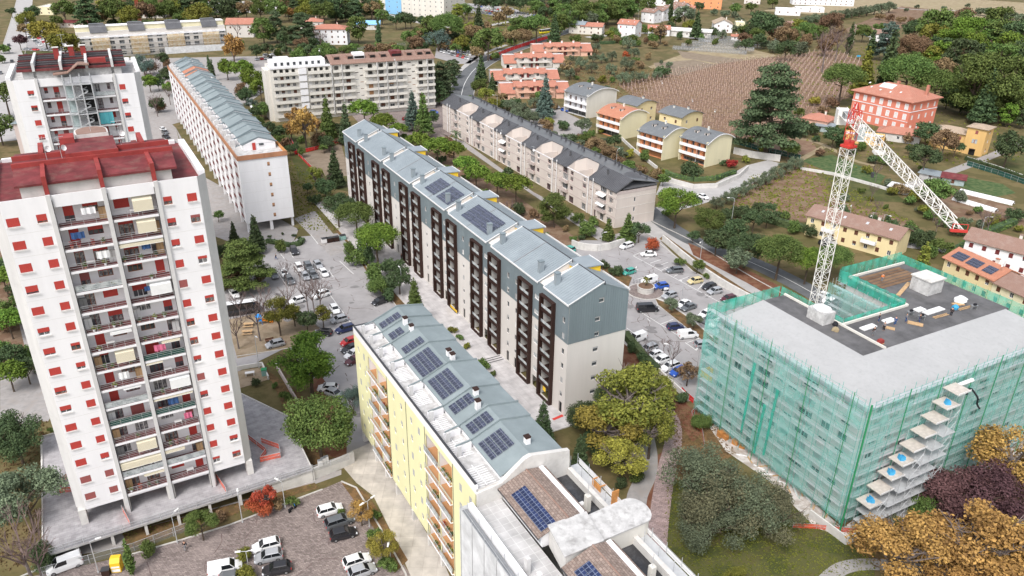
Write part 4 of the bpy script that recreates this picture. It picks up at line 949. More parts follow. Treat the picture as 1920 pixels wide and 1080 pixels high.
ai=[(3.2,7.0,-3.7,-7.0,0,3,4),(8.6,10.9,-3.8,-7.0,.25,2,3),(12.4,14.6,-3.8,-7.0,0,2,3) if 0 else (14.0,16.2,-3.8,-7.0,0,2,3),(17.6,23.0,-3.7,-7.0,.3,4,3),(24.6,30.2,-3.7,-7.1,0,4,3),(31.4,33.3,-3.8,-7.1,.3,2,3),(36.9,38.9,-3.8,-6.0,0,2,2),(40.8,42.6,-3.6,-7.1,.25,2,3)]
for x0,x1,y0,y1,dz,c_,r_ in ai: solar(tI,x0,x1,y0,y1,ri(dz),c_,r_,'solar_panel')
for x,y in ((38.9,-6.9),(36.1,-6.8),(26.5,-8.8),(25.2,-8.8),(15.2,-7.6),(12.6,-6.6),(2.6,-8.4)):
    b=MB(); b.box(x-.32,x+.32,y-.32,y+.32,22.6,24.9,'white_plaster'); b.box(x-.38,x+.38,y-.38,y+.38,25.05,25.2,'brown_frame'); b.box(x-.3,x+.3,y-.3,y+.3,24.9,25.05,'brown_tile'); b.obj('chimney',tI)
for x in (3,9,15.5,22,29,36): 
    b=MB()
    for q in range(9): b.box(x-2+q*.42,x-1.9+q*.42,-3.2,-.6,21.405,21.45,'white_plaster')
    b.box(x-2.2,x+2,-1.9,-1.8,21.405,21.47,'white_plaster'); b.obj('terrace_slats',tI)
# ---------------------------------------------------------------- foreground block in sheeting
tJ=thing('apartment_block','white sheeted foreground block with brown tiled solar roofs, bottom edge','apartment block',OI,YI)
b=MB(); b.poly([(-42,1.0,0),(-.3,1.0,0),(-.3,1.0,20.6),(-42,1.0,20.6)],'white_plaster'); b.poly([(-42,-12.8,0),(-.3,-12.8,0),(-.3,-12.8,20.6),(-42,-12.8,20.6)],'white_plaster'); b.poly([(-42,1,0),(-42,-12.8,0),(-42,-12.8,20.6),(-42,1,20.6)],'white_plaster')
b.obj('wall',tJ)
b=MB(); b.poly([(-42,1.3,19.6),(-.31,1.3,19.6),(-.31,-3.2,19.6),(-42,-3.2,19.6)],'terrace_tiles'); b.box(-42,-.32,.7,1.3,19.6,20.7,'white_plaster'); b.poly([(-42,-9,19.6),(-.31,-9,19.6),(-.31,-12.7,19.6),(-42,-12.7,19.6)],'wet_bitumen'); b.box(-42,-.32,-13.3,-12.7,19.6,20.6,'pale_concrete')
b.obj('roof_terrace',tJ)
for x0,x1 in ((-9.6,-.4),(-26,-14.6),(-38,-27)):
    b=MB(); b.hexa([(x0,-3.4,19.6),(x1,-3.4,19.6),(x1,-8.9,19.6),(x0,-8.9,19.6)],[(x0,-3.4,21.4),(x1,-3.4,21.4),(x1,-8.9,22.6),(x0,-8.9,22.6)],'white_plaster')
    n=int((x1-x0)/1.7)
    for i in range(n): b.box(x0+.4+i*1.7,x0+1.1+i*1.7,-3.4,-3.36,19.9,21.2,'frosted_glass'); 
    b.obj('penthouse_wall',tJ)
    b=MB(); b.slab([(x0-.2,-2.7,21.4),(x0-.2,-6.6,22.8),(x1,-6.6,22.8),(x1,-2.7,21.4)][::-1],.16,'brown_tile_y'); b.slab([(x0-.2,-6.6,22.8),(x0-.2,-9.3,22.3),(x1,-9.3,22.3),(x1,-6.6,22.8)][::-1],.16,'brown_tile_y')
    b.box(x0-.2,x1,-2.8,-2.65,21.15,21.35,'dark_metal'); b.hexa([(x0-.22,-6.7,22.8),(x1,-6.7,22.8),(x1,-6.5,22.8),(x0-.22,-6.5,22.8)],[(x0-.22,-6.65,22.9),(x1,-6.65,22.9),(x1,-6.55,22.9),(x0-.22,-6.55,22.9)],'brown_tile'); b.obj('roof',tJ)
rj=lambda y:21.4+(-y-2.7)*1.4/3.9
for x0,x1 in ((-9.4,-2.5),(-24,-16.0)): solar(tJ,x0,x1,-3.3,-5.2,rj,7,2,'solar_blue',gap=.05)
for x,y in ((-12.1,.3),(-14.6,.3)):
    b=MB(); b.box(x-.3,x+.3,y-.55,y-.05,19.6,21.9,'chamfer_concrete'); b.obj('vent_stack',tJ)
for x,y in ((-7.0,-11.2),(-19.4,-11)):
    b=MB(); b.box(x-.32,x+.32,y-.3,y+.3,19.6,21.9,'offwhite_stone'); b.tube((x,y,21.9),(x,y,23.6),.03,'galvanised'); b.obj('vent_stack',tJ)
b=MB(); pts=[(-9.8,-3.9),(-14.4,-3.0),(-14.4,-7.6),(-11.2,-8.6)]
b.prism([(-9.7,-4.2),(-14.3,-3.4),(-14.3,-8.0),(-9.9,-8.8)],19.6,22.5,'pale_concrete'); b.prism([(-9.6,-4.0),(-14.5,-3.1),(-14.5,-8.2),(-9.8,-9.0)],22.5,22.65,'whitewash_old')
cx,cy=-12.0,-12.6
pts=[(-14.0,-8.4),(-10.2,-8.8),(-10.0,-13.0)]+[(cx+2.0*math.cos(a),cy-1.6+1.5*math.sin(a)) for a in [-(i*math.pi/8) for i in range(9)]]+[(-14.0,-13)]
b.prism(pts,17.5,22.1,'offwhite_stone'); b.prism([(cx+(x-cx)*1.06,cy+2+(y-cy-2)*1.05) for x,y in pts],22.1,22.28,'whitewash_old'); b.obj('stair_tower',tJ)
b=MB()
for i in range(2): b.box(-6.6+i*.0,-6.0,-10.2-i,-9.4-i,19.62,20.0+.3*i,'white_metal')
tag(b.obj('air_conditioner',None,OI,YI),'small white machine boxes on the dark flat roof of the foreground block','air conditioner')
def scaffold(par,x0,x1,y0,y1,z0,z1,sx=2.5,lift=2.0,m_='galvanised',plank='wood_plank',axis='x',brace=True,top=1.0,name='scaffold_bay'):
    "scaffold strip along x (or y) between two lines of standards; one part per lift"
    L=(x1-x0); n=max(1,round(abs(L)/sx)); 
    P=(lambda s,t,z:(s,t,z)) if axis=='x' else (lambda s,t,z:(t,s,z))
    b=MB()
    for i in range(n+1):
        s=x0+L*i/n
        for t in (y0,y1): b.tube(P(s,t,z0),P(s,t,z1+top),.035,m_,4)
    b.obj('standard_row',par)['kind']='stuff'
    k=0; z=z0+lift
    while z<=z1+.01:
        b=MB(); a=P(x0,y0,z-.05);c=P(x1,y1,z)
        b.box(min(a[0],c[0]),max(a[0],c[0]),min(a[1],c[1]),max(a[1],c[1]),z-.06,z,plank)
        b.tube(P(x0,y1,z+1),P(x1,y1,z+1),.025,m_,4); b.tube(P(x0,y1,z+.5),P(x1,y1,z+.5),.025,m_,4)
        if brace:
            for i in range(n):
                if (i+k)%3==0: b.tube(P(x0+L*i/n,y1,z-lift),P(x0+L*(i+1)/n,y1,z),.022,m_,4)
        b.obj('platform',par); z+=lift;k+=1
tSJ=thing('scaffolding','white sheeted scaffolding on the left face of the foreground block','scaffolding',OI,YI)
scaffold(tSJ,-40,-.4,1.4,2.3,0,20,3,2,plank='grey_metal')
for i in range(13):
    b=MB(); x0=-39.6+i*3; b.poly([(x0,2.4,1),(x0+2.9,2.4,1),(x0+2.9,2.4,20.6),(x0,2.4,20.6)],'white_net'); b.obj('sheeting',tSJ)
b=MB(); b.poly([(-.35,1.2,1),(-.35,2.4,1),(-.35,2.4,20.6),(-.35,1.2,20.6)],'white_net'); b.obj('sheeting',tSJ)
tS2=thing('scaffolding','open metal scaffolding with guard rails along the right edge of the foreground block','scaffolding',OI,YI)
scaffold(tS2,-40,.5,-13.7,-14.8,0,20,2.6,2,plank='galvanised',top=1.6)
b=MB(); b.box(-9,0.3,-14.95,-14.87,20.1,20.9,'white_metal'); b.box(-30,-10.5,-14.95,-14.87,20.1,20.7,'white_metal'); b.obj('toe_board',tS2)
b=MB(); b.box(-5.5,-3.8,-14.2,-14.1,20,20.9,'orange_wood'); b.box(-5.5,-5.4,-15,-14.1,20.8,20.95,'orange_wood'); b.box(-3.9,-3.8,-15,-14.1,20.8,20.95,'orange_wood'); b.box(-8.0,-7.9,-15.0,-14.0,20,22,'orange_wood'); b.obj('hoist_frame',tS2)['kind']='stuff'
# ---------------------------------------------------------------- green netted block under refurbishment
YK=R_(118.1); OK=Vector((50.81,92.95,0)); Kp=axes(OK,YK)
tK=thing('apartment_block','U-shaped block under repair behind green scaffold netting, pale grey roof skirts','apartment block',OK,YK)
fr=FRONT(0); ga=GABLE(0); rk=random.Random(21)
LK,WK=30.6,46.5
opF=[];opG=[]
for k in range(7):
    z=.6+2.9*k
    for s in (2.0,5.2,8.6,12.4,15.2,18.0,21.6,24.4,28.0): opF.append((s,s+(2.8 if s in(8.6,18.0) else 1.7),z+(.1 if s in(8.6,18.0) else .95),z+2.3))
    for s in (2.5,6.0,9.2,12.5,17.5,21.0,24.0,27.0,32.0,35.5,39.0,42.5): opG.append((s,s+(2.8 if s in(12.5,27.0) else 1.6),z+(.1 if s in(12.5,27) else .95),z+2.3))
b=MB(); wall(b,fr,0,LK,0,20.4,opF,'light_render',.25); wall(b,ga,0,WK,0,20.4,opG,'light_render',.25)
for x0,x1,y0,y1 in ((.5,LK-.01,-14.5,-.5),(.5,17.5,-31,-14.5),(.5,LK,-WK,-31)):
    b.box(x0,x1,y0,y1,0,20.3,'pale_concrete',skip='fl' if 0 else '')
b.obj('wall',tK)
for q in opF: window(tK,fr,*q,'white_metal','glass','grey_shutter',rk.choice([0,0,.3,1]),.22)
b=MB()
for k in range(1,7): b.box(8.2,11.4,.001,.9,.6+2.9*k-.2,.6+2.9*k,'whitewash_old'); b.box(17.7,20.9,.001,.9,.6+2.9*k-.2,.6+2.9*k,'whitewash_old')
b.obj('balcony_slab',tK)['kind']='stuff'
for q in opG[:70]: window(tK,ga,*q,'white_metal','glass','grey_shutter',rk.choice([0,0,.3,1]),.22)
b=MB()
b.slab([(-.6,.6,20.55),(9,-9.5,22.0),(LK,-9.5,22.0),(LK,.6,20.55)],.25,'grey_sheet'); b.slab([(-.6,.6,20.55),(-.6,-WK-.6,20.55),(9,-WK+1,22.0),(9,-9.5,22.0)],.25,'grey_sheet'); b.obj('roof_skirt',tK)
b=MB(); b.box(9,LK,-14.5,-9.5,20.4,21.9,'bitumen'); b.box(9,17.5,-31,-14.5,20.4,21.9,'bitumen'); b.box(9,LK,-WK,-31,20.4,21.9,'bitumen'); b.obj('flat_roof',tK)
b=MB(); b.box(9,LK,-14.75,-14.45,21.9,22.25,'offwhite_stone'); b.box(17.45,17.75,-31,-14.75,21.9,22.3,'offwhite_stone'); b.box(17.75,LK,-31.2,-30.9,21.9,22.25,'offwhite_stone'); b.box(LK-.3,LK,-WK,-31.2,21.9,22.3,'offwhite_stone'); b.obj('parapet',tK)
b=MB(); b.box(19,22.6,-14.2,-11.6,21.9,24.0,'whitewash_old'); b.obj('roof_hut',tK)
b=MB(); b.box(18.6,22.4,-41.5,-37.6,21.9,24.6,'whitewash_old'); b.box(18.4,22.6,-41.7,-37.4,24.6,24.8,'pale_concrete'); b.obj('roof_hut',tK)
b=MB(); 
for i in range(6): b.box(24.5+i*.9,25.2+i*.9,-44,-33,21.91,21.96,'leaf_brown')
b.obj('roof_battens',tK)
# scaffolding with net
tKS=thing('scaffolding','tall scaffolding hung with green net around the U-shaped block','scaffolding',OK,YK)
scaffold(tKS,-.8,32,.9,1.8,0,22,2.4,2.0,plank='galvanised',top=1.2,m_='green_tube')
scaffold(tKS,-.8+-46.8+.8,.9,-.9,-1.8,0,22,2.4,2.0,plank='galvanised',axis='y',top=1.2,m_='green_tube')
def netp(pts,m_='green_net',nm='net'): b=MB(); b.poly(pts,m_); b.obj(nm,tKS)
for i in range(7):
    s=-1.9+i*5; netp([(s,1.95,1.5),(min(s+4.9,32.2),1.95,1.5),(min(s+4.9,32.2),1.95,21.0),(s,1.95,21.0)])
for i in range(10):
    s=1.9-i*4.9; 
    if i in (1,2): netp([(-1.95,s,10+3*(i==1)),(-1.95,s-4.8,10+3*(i==1)+2.5),(-1.95,s-4.8,21),(-1.95,s,21)]); continue
    netp([(-1.95,s,1.5),(-1.95,s-4.8,1.5),(-1.95,s-4.8,21.0),(-1.95,s,21.0)])
def netb(p,q,z0,z1,m_='green_net_dense'):
    b=MB(); L=(Vector(q)-Vector(p)).length; n=int(L/2.4)+1; P=Vector(p);Q=Vector(q); d=(Q-P)/n; nn=Vector((-d.y,d.x)).normalized()
    for i in range(n):
        a=P+d*i;c=P+d*(i+1)
        b.poly([(a.x,a.y,z0),((a.x+c.x)/2+nn.x*.15,(a.y+c.y)/2+nn.y*.15,z0),((a.x+c.x)/2+nn.x*.2,(a.y+c.y)/2+nn.y*.2,z1-.12),(a.x,a.y,z1)],m_)
        b.poly([((a.x+c.x)/2+nn.x*.15,(a.y+c.y)/2+nn.y*.15,z0),(c.x,c.y,z0),(c.x,c.y,z1),((a.x+c.x)/2+nn.x*.2,(a.y+c.y)/2+nn.y*.2,z1-.12)],m_)
        b.tube((a.x,a.y,z0-.6),(a.x,a.y,z1+.25),.03,'plastic_green',4)
    b.obj('parapet_net',tKS)
netb((-1.9,1.9),(32.2,1.9),21.0,22.6,'green_net'); netb((-1.9,-45),(-1.9,1.9),21.0,22.5,'green_net'); netb((32.2,1.9),(32.2,-15),20.6,22.9); netb((32,-15.2),(18,-15.2),20.6,22.9); netb((18,-15.4),(18,-30.8),20.6,22.9); netb((18,-30.6),(32.4,-30.6),20.6,23.2); netb((32.4,-31),(32.4,-48),20.6,23.4); netb((32.4,-48),(-1.8,-48),20.2,22.9)
scaffold(tKS,17.8,32.2,-29.0,-29.9,0,21,2.6,2.0,plank='galvanised',top=.6,brace=True)
for i in range(5): netp([(18+i*3,-28.9,1),(20.9+i*3,-28.9,1),(20.9+i*3,-28.9,20.6),(18+i*3,-28.9,20.6)])
scaffold(tKS,-46.8,-31,31.6,32.4,0,21,2.6,2.0,plank='galvanised',axis='y',top=.6)
for i in range(3): netp([(32.5,-31.2-i*5,1),(32.5,-36-i*5,1),(32.5,-36-i*5,20.6),(32.5,-31.2-i*5,20.6)])
netp([(32.4,1.9,1),(32.4,-15,1),(32.4,-15,20.6),(32.4,1.9,20.6)])
# darker standards and gathered folds of net
b=MB()
for s in (1.0,9.0,17,25): b.tube((s,2.05,.2),(s,2.05,23.4),.06,'plastic_green',5)
for s in (-6,-13,-20.5,-27,-34,-41): b.tube((-2.05,s,.2),(-2.05,s,23.4),.06,'plastic_green',5)
b.tube((-1.98,1.98,.3),(-1.98,1.98,23),.14,'plastic_green',6); b.obj('corner_pole',tKS)
for s,z0,z1 in ((14.5,3,16),(16.5,2,12),(20,4,18)):
    b=MB(); b.hexa([(s-.1,1.98,z0),(s+.25,1.98,z0),(s+.25,2.12,z0),(s-.1,2.12,z0)],[(s-.6,1.98,z1),(s-.1,1.98,z1),(s-.1,2.1,z1),(s-.6,2.1,z1)],'green_net_dense'); b.obj('net_fold',tKS)
# stepped loading platforms on the near face
tKP=thing('loading_platforms','grey stepped working platforms climbing the right face of the netted block','platform',OK,YK)
sp=MB(); sp.box(-5.4,-2.1,-2.9,0,-.09,0,'galvanised'); sp=sp.mesh('platform_deck')
sw=MB(); sw.box(-4.6,-2.1,-2.9,0,-.12,0,'site_board'); sw.box(-4.65,-4.6,-2.9,0,-.12,.2,'white_metal'); sw=sw.mesh('timber_platform')
for k in range(9):
    z=6.0+1.95*k; s0=.4-1.72*k; put(sw,'timber_platform',tKP,(0,s0,z))
    n=max(0,int((17.5-2.4-1.55*k+ .9*k*0)/3.0)) if 0 else max(0,5-k//1 if k<3 else 5-k*.6)
    s=s0-2.95
    while s-2.0>-13.8: put(sp,'platform_deck',tKP,(0,s,z-.25)); s-=2.95
b=MB()
for k in range(8):
    s=-.2-1.9*k
    for x in (-2.2,-5.3): b.tube((x,s,0),(x,s,7.5+2.1*k),.04,'galvanised',4)
    for q in range(int((7+2*k)/1.95) if k%3==0 else 0): b.tube((-5.3,s,1.9+1.95*q),(-5.3,s-1.9,1.9+1.95*(q+1)),.03,'galvanised',4); b.tube((-5.3,s,2.9+1.95*q),(-5.3,s-1.9,2.9+1.95*q),.025,'galvanised',4)
b.obj('standard_row',tKP)['kind']='stuff'
for z in (1.9,3.85):
    for i in range(5): put(sp,'platform_deck',tKP,(0,-.2-2.95*i,z))
for k,(s,m_,nm) in enumerate(((-3.4,'tarp_blue','blue'),(-8,'tarp_blue','blue'),(-9.6,'tarp_blue','blue'),(-15.5,'tarp_blue','blue'))):
    z=6.0+1.95*[0,2,3,7][k]; s=.4-1.72*[0,2,3,7][k]-1.4
    b=MB()
    for q in range(5): a=rk.uniform(-.3,.3); c=rk.uniform(-.25,.25); b.hexa([(a-.3,c-.3,0),(a+.3,c-.3,0),(a+.3,c+.3,0),(a-.3,c+.3,0)],[(a-.2,c-.25,.5+.1*q),(a+.25,c-.2,.55),(a+.2,c+.2,.5),(a-.25,c+.25,.45+.1*q)],m_)
    tag(b.obj('tarpaulin',None,Kp(-3.4,s,z)),'crumpled blue sheet on the timber platform, '+['lowest','fourth','fifth','topmost'][k]+' one up the netted block','tarpaulin')
# low wall at the corner, roof clutter
b=MB()
for p,q in (((-4.2,3.2),(-4.2,-3.4)),((-4.2,3.2),(2.5,3.6))):
    P=Vector(p);Q=Vector(q); d=(Q-P).normalized(); n=Vector((-d.y,d.x))*.12
    b.prism([tuple(P-n),tuple(Q-n),tuple(Q+n),tuple(P+n)],0,1.5,'pale_concrete')
tag(b.obj('site_wall',None,OK,YK),'low pale concrete wall around the near corner of the netted block','wall')
def boxes(name,label,cat,loc,rz,L,m_=None,group=None):
    b=MB(); 
    for q in L: b.box(*q[:6],q[6] if len(q)>6 else m_)
    o=b.obj(name,None,loc,rz); tag(o,label,cat,group); return o
RK=21.91
def on(x,y): return Kp(x,y,RK)
_ks=lambda px,py,z=RK:(lambda v:v)(G(px,py,z))
def kq(x,y): return (1480+x/4.3636,400+y/4.3636)
for i,(x,y,l,w,rz,lab) in enumerate(((645,935,3.2,1.1,.52,'left'),(815,880,2.4,1.2,.5,'middle'),(1180,800,4.6,1.2,.5,'long'),(1065,790,2.0,1.2,.5,'small'))):
    boxes('insulation_board','white insulation boards laid flat on the dark roof, %s stack'%lab,'board',_ks(*kq(x,y)),rz,[(-l/2,l/2,-w/2,w/2,0,.18)],'bag_white','boards on the netted block roof')
for i,(x,y,l,w,rz) in enumerate(((1030,905,2.4,1.0,-.5),(815,940,1.8,.8,-.5),(1380,745,2.0,1.0,.2))):
    boxes('plywood_sheet','pale plywood sheets on the dark roof, '+['centre pile','pile nearest the court corner','pile under the white wrapping'][i],'board',_ks(*kq(x,y)),rz,[(-l/2,l/2,-w/2,w/2,0,.15)],'wood_plank')
boxes('timber_walkway','long timber walkway laid across the brown battens at the roof\'s far wing','plank',_ks(*kq(935,620)),math.atan2(1,1.0)+.1,[(-3.6,3.6,-.35,.35,0,.1)],'wood_plank')
for i,(x,y) in enumerate(((1240,840),(1440,775))):
    L=[(-1.8,1.8,-.28,-.2,0,.1),(-1.8,1.8,.2,.28,0,.1)]+[(-1.7+.35*k,-1.6+.35*k,-.2,.2,.02,.08) for k in range(10)]
    boxes('ladder','wooden ladder lying on the roof, %s of the two'%['left','right'][i],'ladder',_ks(*kq(x,y)),.45,L,'wood_plank')
def lump(name,label,cat,loc,r,h,m_,seed=0,group=None,n=10):
    rr=random.Random(seed); b=MB(); R0=[[rr.uniform(.75,1.2) for _ in range(n)] for _ in range(3)]
    rings=[[(r*sc_*R0[j][i]*math.cos(2*math.pi*i/n),r*sc_*R0[j][i]*math.sin(2*math.pi*i/n),hh) for i in range(n)] for j,(sc_,hh) in enumerate(((1,0),(.95,h*.5),(.55,h*.9)))]
    for j in range(2):
        for i in range(n): k=(i+1)%n; b.poly([rings[j][i],rings[j][k],rings[j+1][k],rings[j+1][i]],m_)
    for i in range(n): b.poly([rings[2][i],rings[2][(i+1)%n],(0,0,h)],m_)
    o=b.obj(name,None,loc); tag(o,label,cat,group); return o
lump('wrapped_pile','white plastic wrapped pile on the roof beside the blue bag','wrapped pile',_ks(*kq(1400,720)),1.2,1.0,'bag_white',1)
lump('wrapped_pile','white plastic wrapping heaped on the roof hut beside the crane','wrapped pile',Kp(20.8,-12.9,24.0),1.4,.7,'bag_white',2)
lump('blue_bag','blue builders\' bag on the dark roof','bag',_ks(*kq(1355,780)),.55,.8,'tarp_blue',3)
lump('rubbish_bag','black bag at the edge of the court roof near the hut','bag',_ks(*kq(375,915)),.5,.7,'cloth_black',4)
lump('sack','beige sack on the roof near the white wrapped hut','sack',_ks(*kq(375,960)),.55,.7,'field_tan',5)
for i,(x,y,rz) in enumerate(((985,835,.3),(1505,785,.2),(1075,870,.1))):
    boxes('workbench','small site workbench with tools, %s on the netted roof'%['left','rightmost','middle'][i],'workbench',_ks(*kq(x,y)),rz,[(-.6,.6,-.3,.3,.7,.8,'grey_metal'),(-.55,-.45,-.25,.25,0,.7,'grey_metal'),(.45,.55,-.25,.25,0,.7,'grey_metal'),(-.2,.3,-.2,.1,.8,1.15,'cloth_black')])
boxes('brick_stack','small stack of red bricks on the roof at the grey skirt\'s corner','brick stack',_ks(1650,644),.5,[(-.5,.5,-.35,.35,.1,.6,'red_beam'),(-.55,.55,-.4,.4,0,.1,'wood_plank'),(-.4,.4,-.3,.3,.6,.75,'red_beam')])
o=MB(); n=14
P=[(0,0,0)]; 
for i in range(1,16): P.append((.15*math.sin(i*.7),-1.1*math.sin(i*.25)*.9,-.45*i if i>4 else .1*i))
P=[Vector((-.3-.06*i+.3*math.sin(i*.6),-.22*i,.9*math.sin(min(i,4)*.5)-.35*max(0,i-4))) for i in range(16)]
for a,c in zip(P,P[1:]): o.tube(a,c,.14,'cloth_black',6)
tag(o.obj('rubble_chute',None,Kp(-2.2,-19.5,18.6),YK),'black curved hose hanging over the right face of the netted block','hose')
o=MB(); o.tube((0,0,0),(-.8,-3.4,.9),.3,'bag_white',8); tag(o.obj('plastic_roll',None,Kp(-2.2,-15.5,20.9),YK),'roll of white plastic on the scaffold above the black hose','roll')
# ---------------------------------------------------------------- tower crane standing in the court
MC=Vector((56.12,128.66,0)); tipd=(G(1797,432,52.6)-Vector((MC.x,MC.y,52.6))); JL=tipd.length; JA=math.atan2(tipd.y,tipd.x)
tC=thing('tower_crane','white lattice tower crane with a red slewing section, rising from the green netted block','crane',MC,R_(28))
w=.86
def lattice(b,z0,z1,w,m_,step=1.72,r=.075):
    for x in(-w,w):
        for y in(-w,w): b.tube((x,y,z0),(x,y,z1),r,m_,4)
    z=z0;k=0
    while z<z1-.1:
        z2=min(z+step,z1)
        for a,c in (((-w,-w),(w,-w)),((w,-w),(w,w)),((w,w),(-w,w)),((-w,w),(-w,-w))):
            p,q=(a,c) if k%2 else (c,a); b.tube((p[0],p[1],z),(q[0],q[1],z2),.042,m_,4); b.tube((a[0],a[1],z2),(c[0],c[1],z2),.035,m_,4)
        z=z2;k+=1
for i in range(6):
    b=MB(); lattice(b,8.1*i,8.1*(i+1),w,'crane_white'); b.obj('mast_section',tC)
b=MB(); b.box(-2.5,2.5,-2.5,2.5,0,.5,'grey_concrete'); b.obj('base',tC)
b=MB(); b.box(-.95,.95,-.95,.95,48.8,49.2,'red_paint'); b.cyl(0,0,49.2,49.9,.85,'red_paint',14); lattice(b,49.9,55.0,.7,'red_paint',1.3,.06); b.obj('slewing_section',tC)
jr=JA-R_(28)
b=MB(); n=20; hh=lambda t:2.5-1.2*t if t>.12 else 3.0
for i in range(n):
    t0,t1=i/n,(i+1)/n; x0,x1=.6+(JL-.6)*t0,.6+(JL-.6)*t1; a0,a1=(.6,.6); h0,h1=(1.9-.9*t0,1.9-.9*t1)
    if i==n-1: h1=.25
    for sy in(-1,1):
        b.tube((x0,sy*a0,0),(x1,sy*a1,0),.07,'crane_white',4); b.tube((x0,sy*a0,0),((x0+x1)/2,0,(h0+h1)/2),.05,'crane_white',4); b.tube(((x0+x1)/2,0,(h0+h1)/2),(x1,sy*a1,0),.05,'crane_white',4)
    b.tube((x0,-.6,0),(x0,.6,0),.035,'crane_white',4); b.tube((x0,-.6,0),(x1,.6,0),.03,'crane_white',4)
    b.tube(((x0+x1)/2,0,(h0+h1)/2),((x0+x1)/2+(x1-x0) if i<n-1 else x1,0,(h1+(1.9-.9*((i+2)/n)))/2 if i<n-1 else .3),.075,'crane_white',4)
jo=b.obj('jib',tC,(0,0,52.6),jr)
b=MB(); b.box(JL-.1,JL+.25,-.9,.9,-.15,.1,'red_paint'); b.tube((JL+.2,-.8,0),(JL+.2,-.8,.8),.05,'red_paint',4); b.tube((JL+.2,.8,0),(JL+.2,.8,.8),.05,'red_paint',4); b.tube((JL+.2,-.8,.8),(JL+.2,.8,.8),.05,'red_paint',4); b.obj('jib_tip',jo)
b=MB(); b.box(15,16.6,-.7,.7,-.45,-.15,'crane_white'); b.tube((15.4,0,-.4),(15.4,0,-3.5),.03,'dark_metal',4); b.box(15.1,15.7,-.15,.15,-4.2,-3.5,'dark_metal'); b.obj('trolley',jo)
b=MB(); b.hexa([(-.8,-.8,.9),(.8,-.8,.9),(.8,.8,.9),(-.8,.8,.9)],[(-.3,-.3,4.4),(.3,-.3,4.4),(.3,.3,4.4),(-.3,.3,4.4)],'crane_white') if 0 else [b.tube((x,y,.9),(.15*x,.15*y,3.6),.08,'red_paint',4) for x in(-.8,.8) for y in(-.8,.8)]
b.tube((-.7,0,1.2),(-1.6,0,3.2),.08,'red_paint',4); b.obj('apex',jo)
b=MB()
for sy in(-.7,.7): b.tube((-.5,sy,0),(-8.2,sy,0),.1,'crane_white',4); b.tube((-.5,sy,1.1),(-8.2,sy,1.1),.04,'crane_white',4)
for i in range(6): b.tube((-.8-i*1.3,-.7,0),(-2.1-i*1.3,.7,0),.05,'crane_white',4)
b.box(-8,-.8,-.6,.6,-.05,.02,'white_metal'); b.obj('counter_jib',jo)
b=MB(); b.box(-8.6,-6.6,-.95,.95,-1.7,.9,'crane_white'); b.obj('counterweight',jo)
b=MB(); b.box(-5.4,-3.6,-.6,.6,.05,1.0,'grey_metal'); b.obj('winch',jo)
b=MB(); b.box(-1.6,-.2,1.0,2.3,-2.6,-.4,'pale_glass'); b.box(-1.7,-.1,.95,2.35,-.4,-.25,'white_metal'); b.box(-1.7,-.1,.95,2.35,-2.8,-2.6,'white_metal'); b.obj('cab',jo)
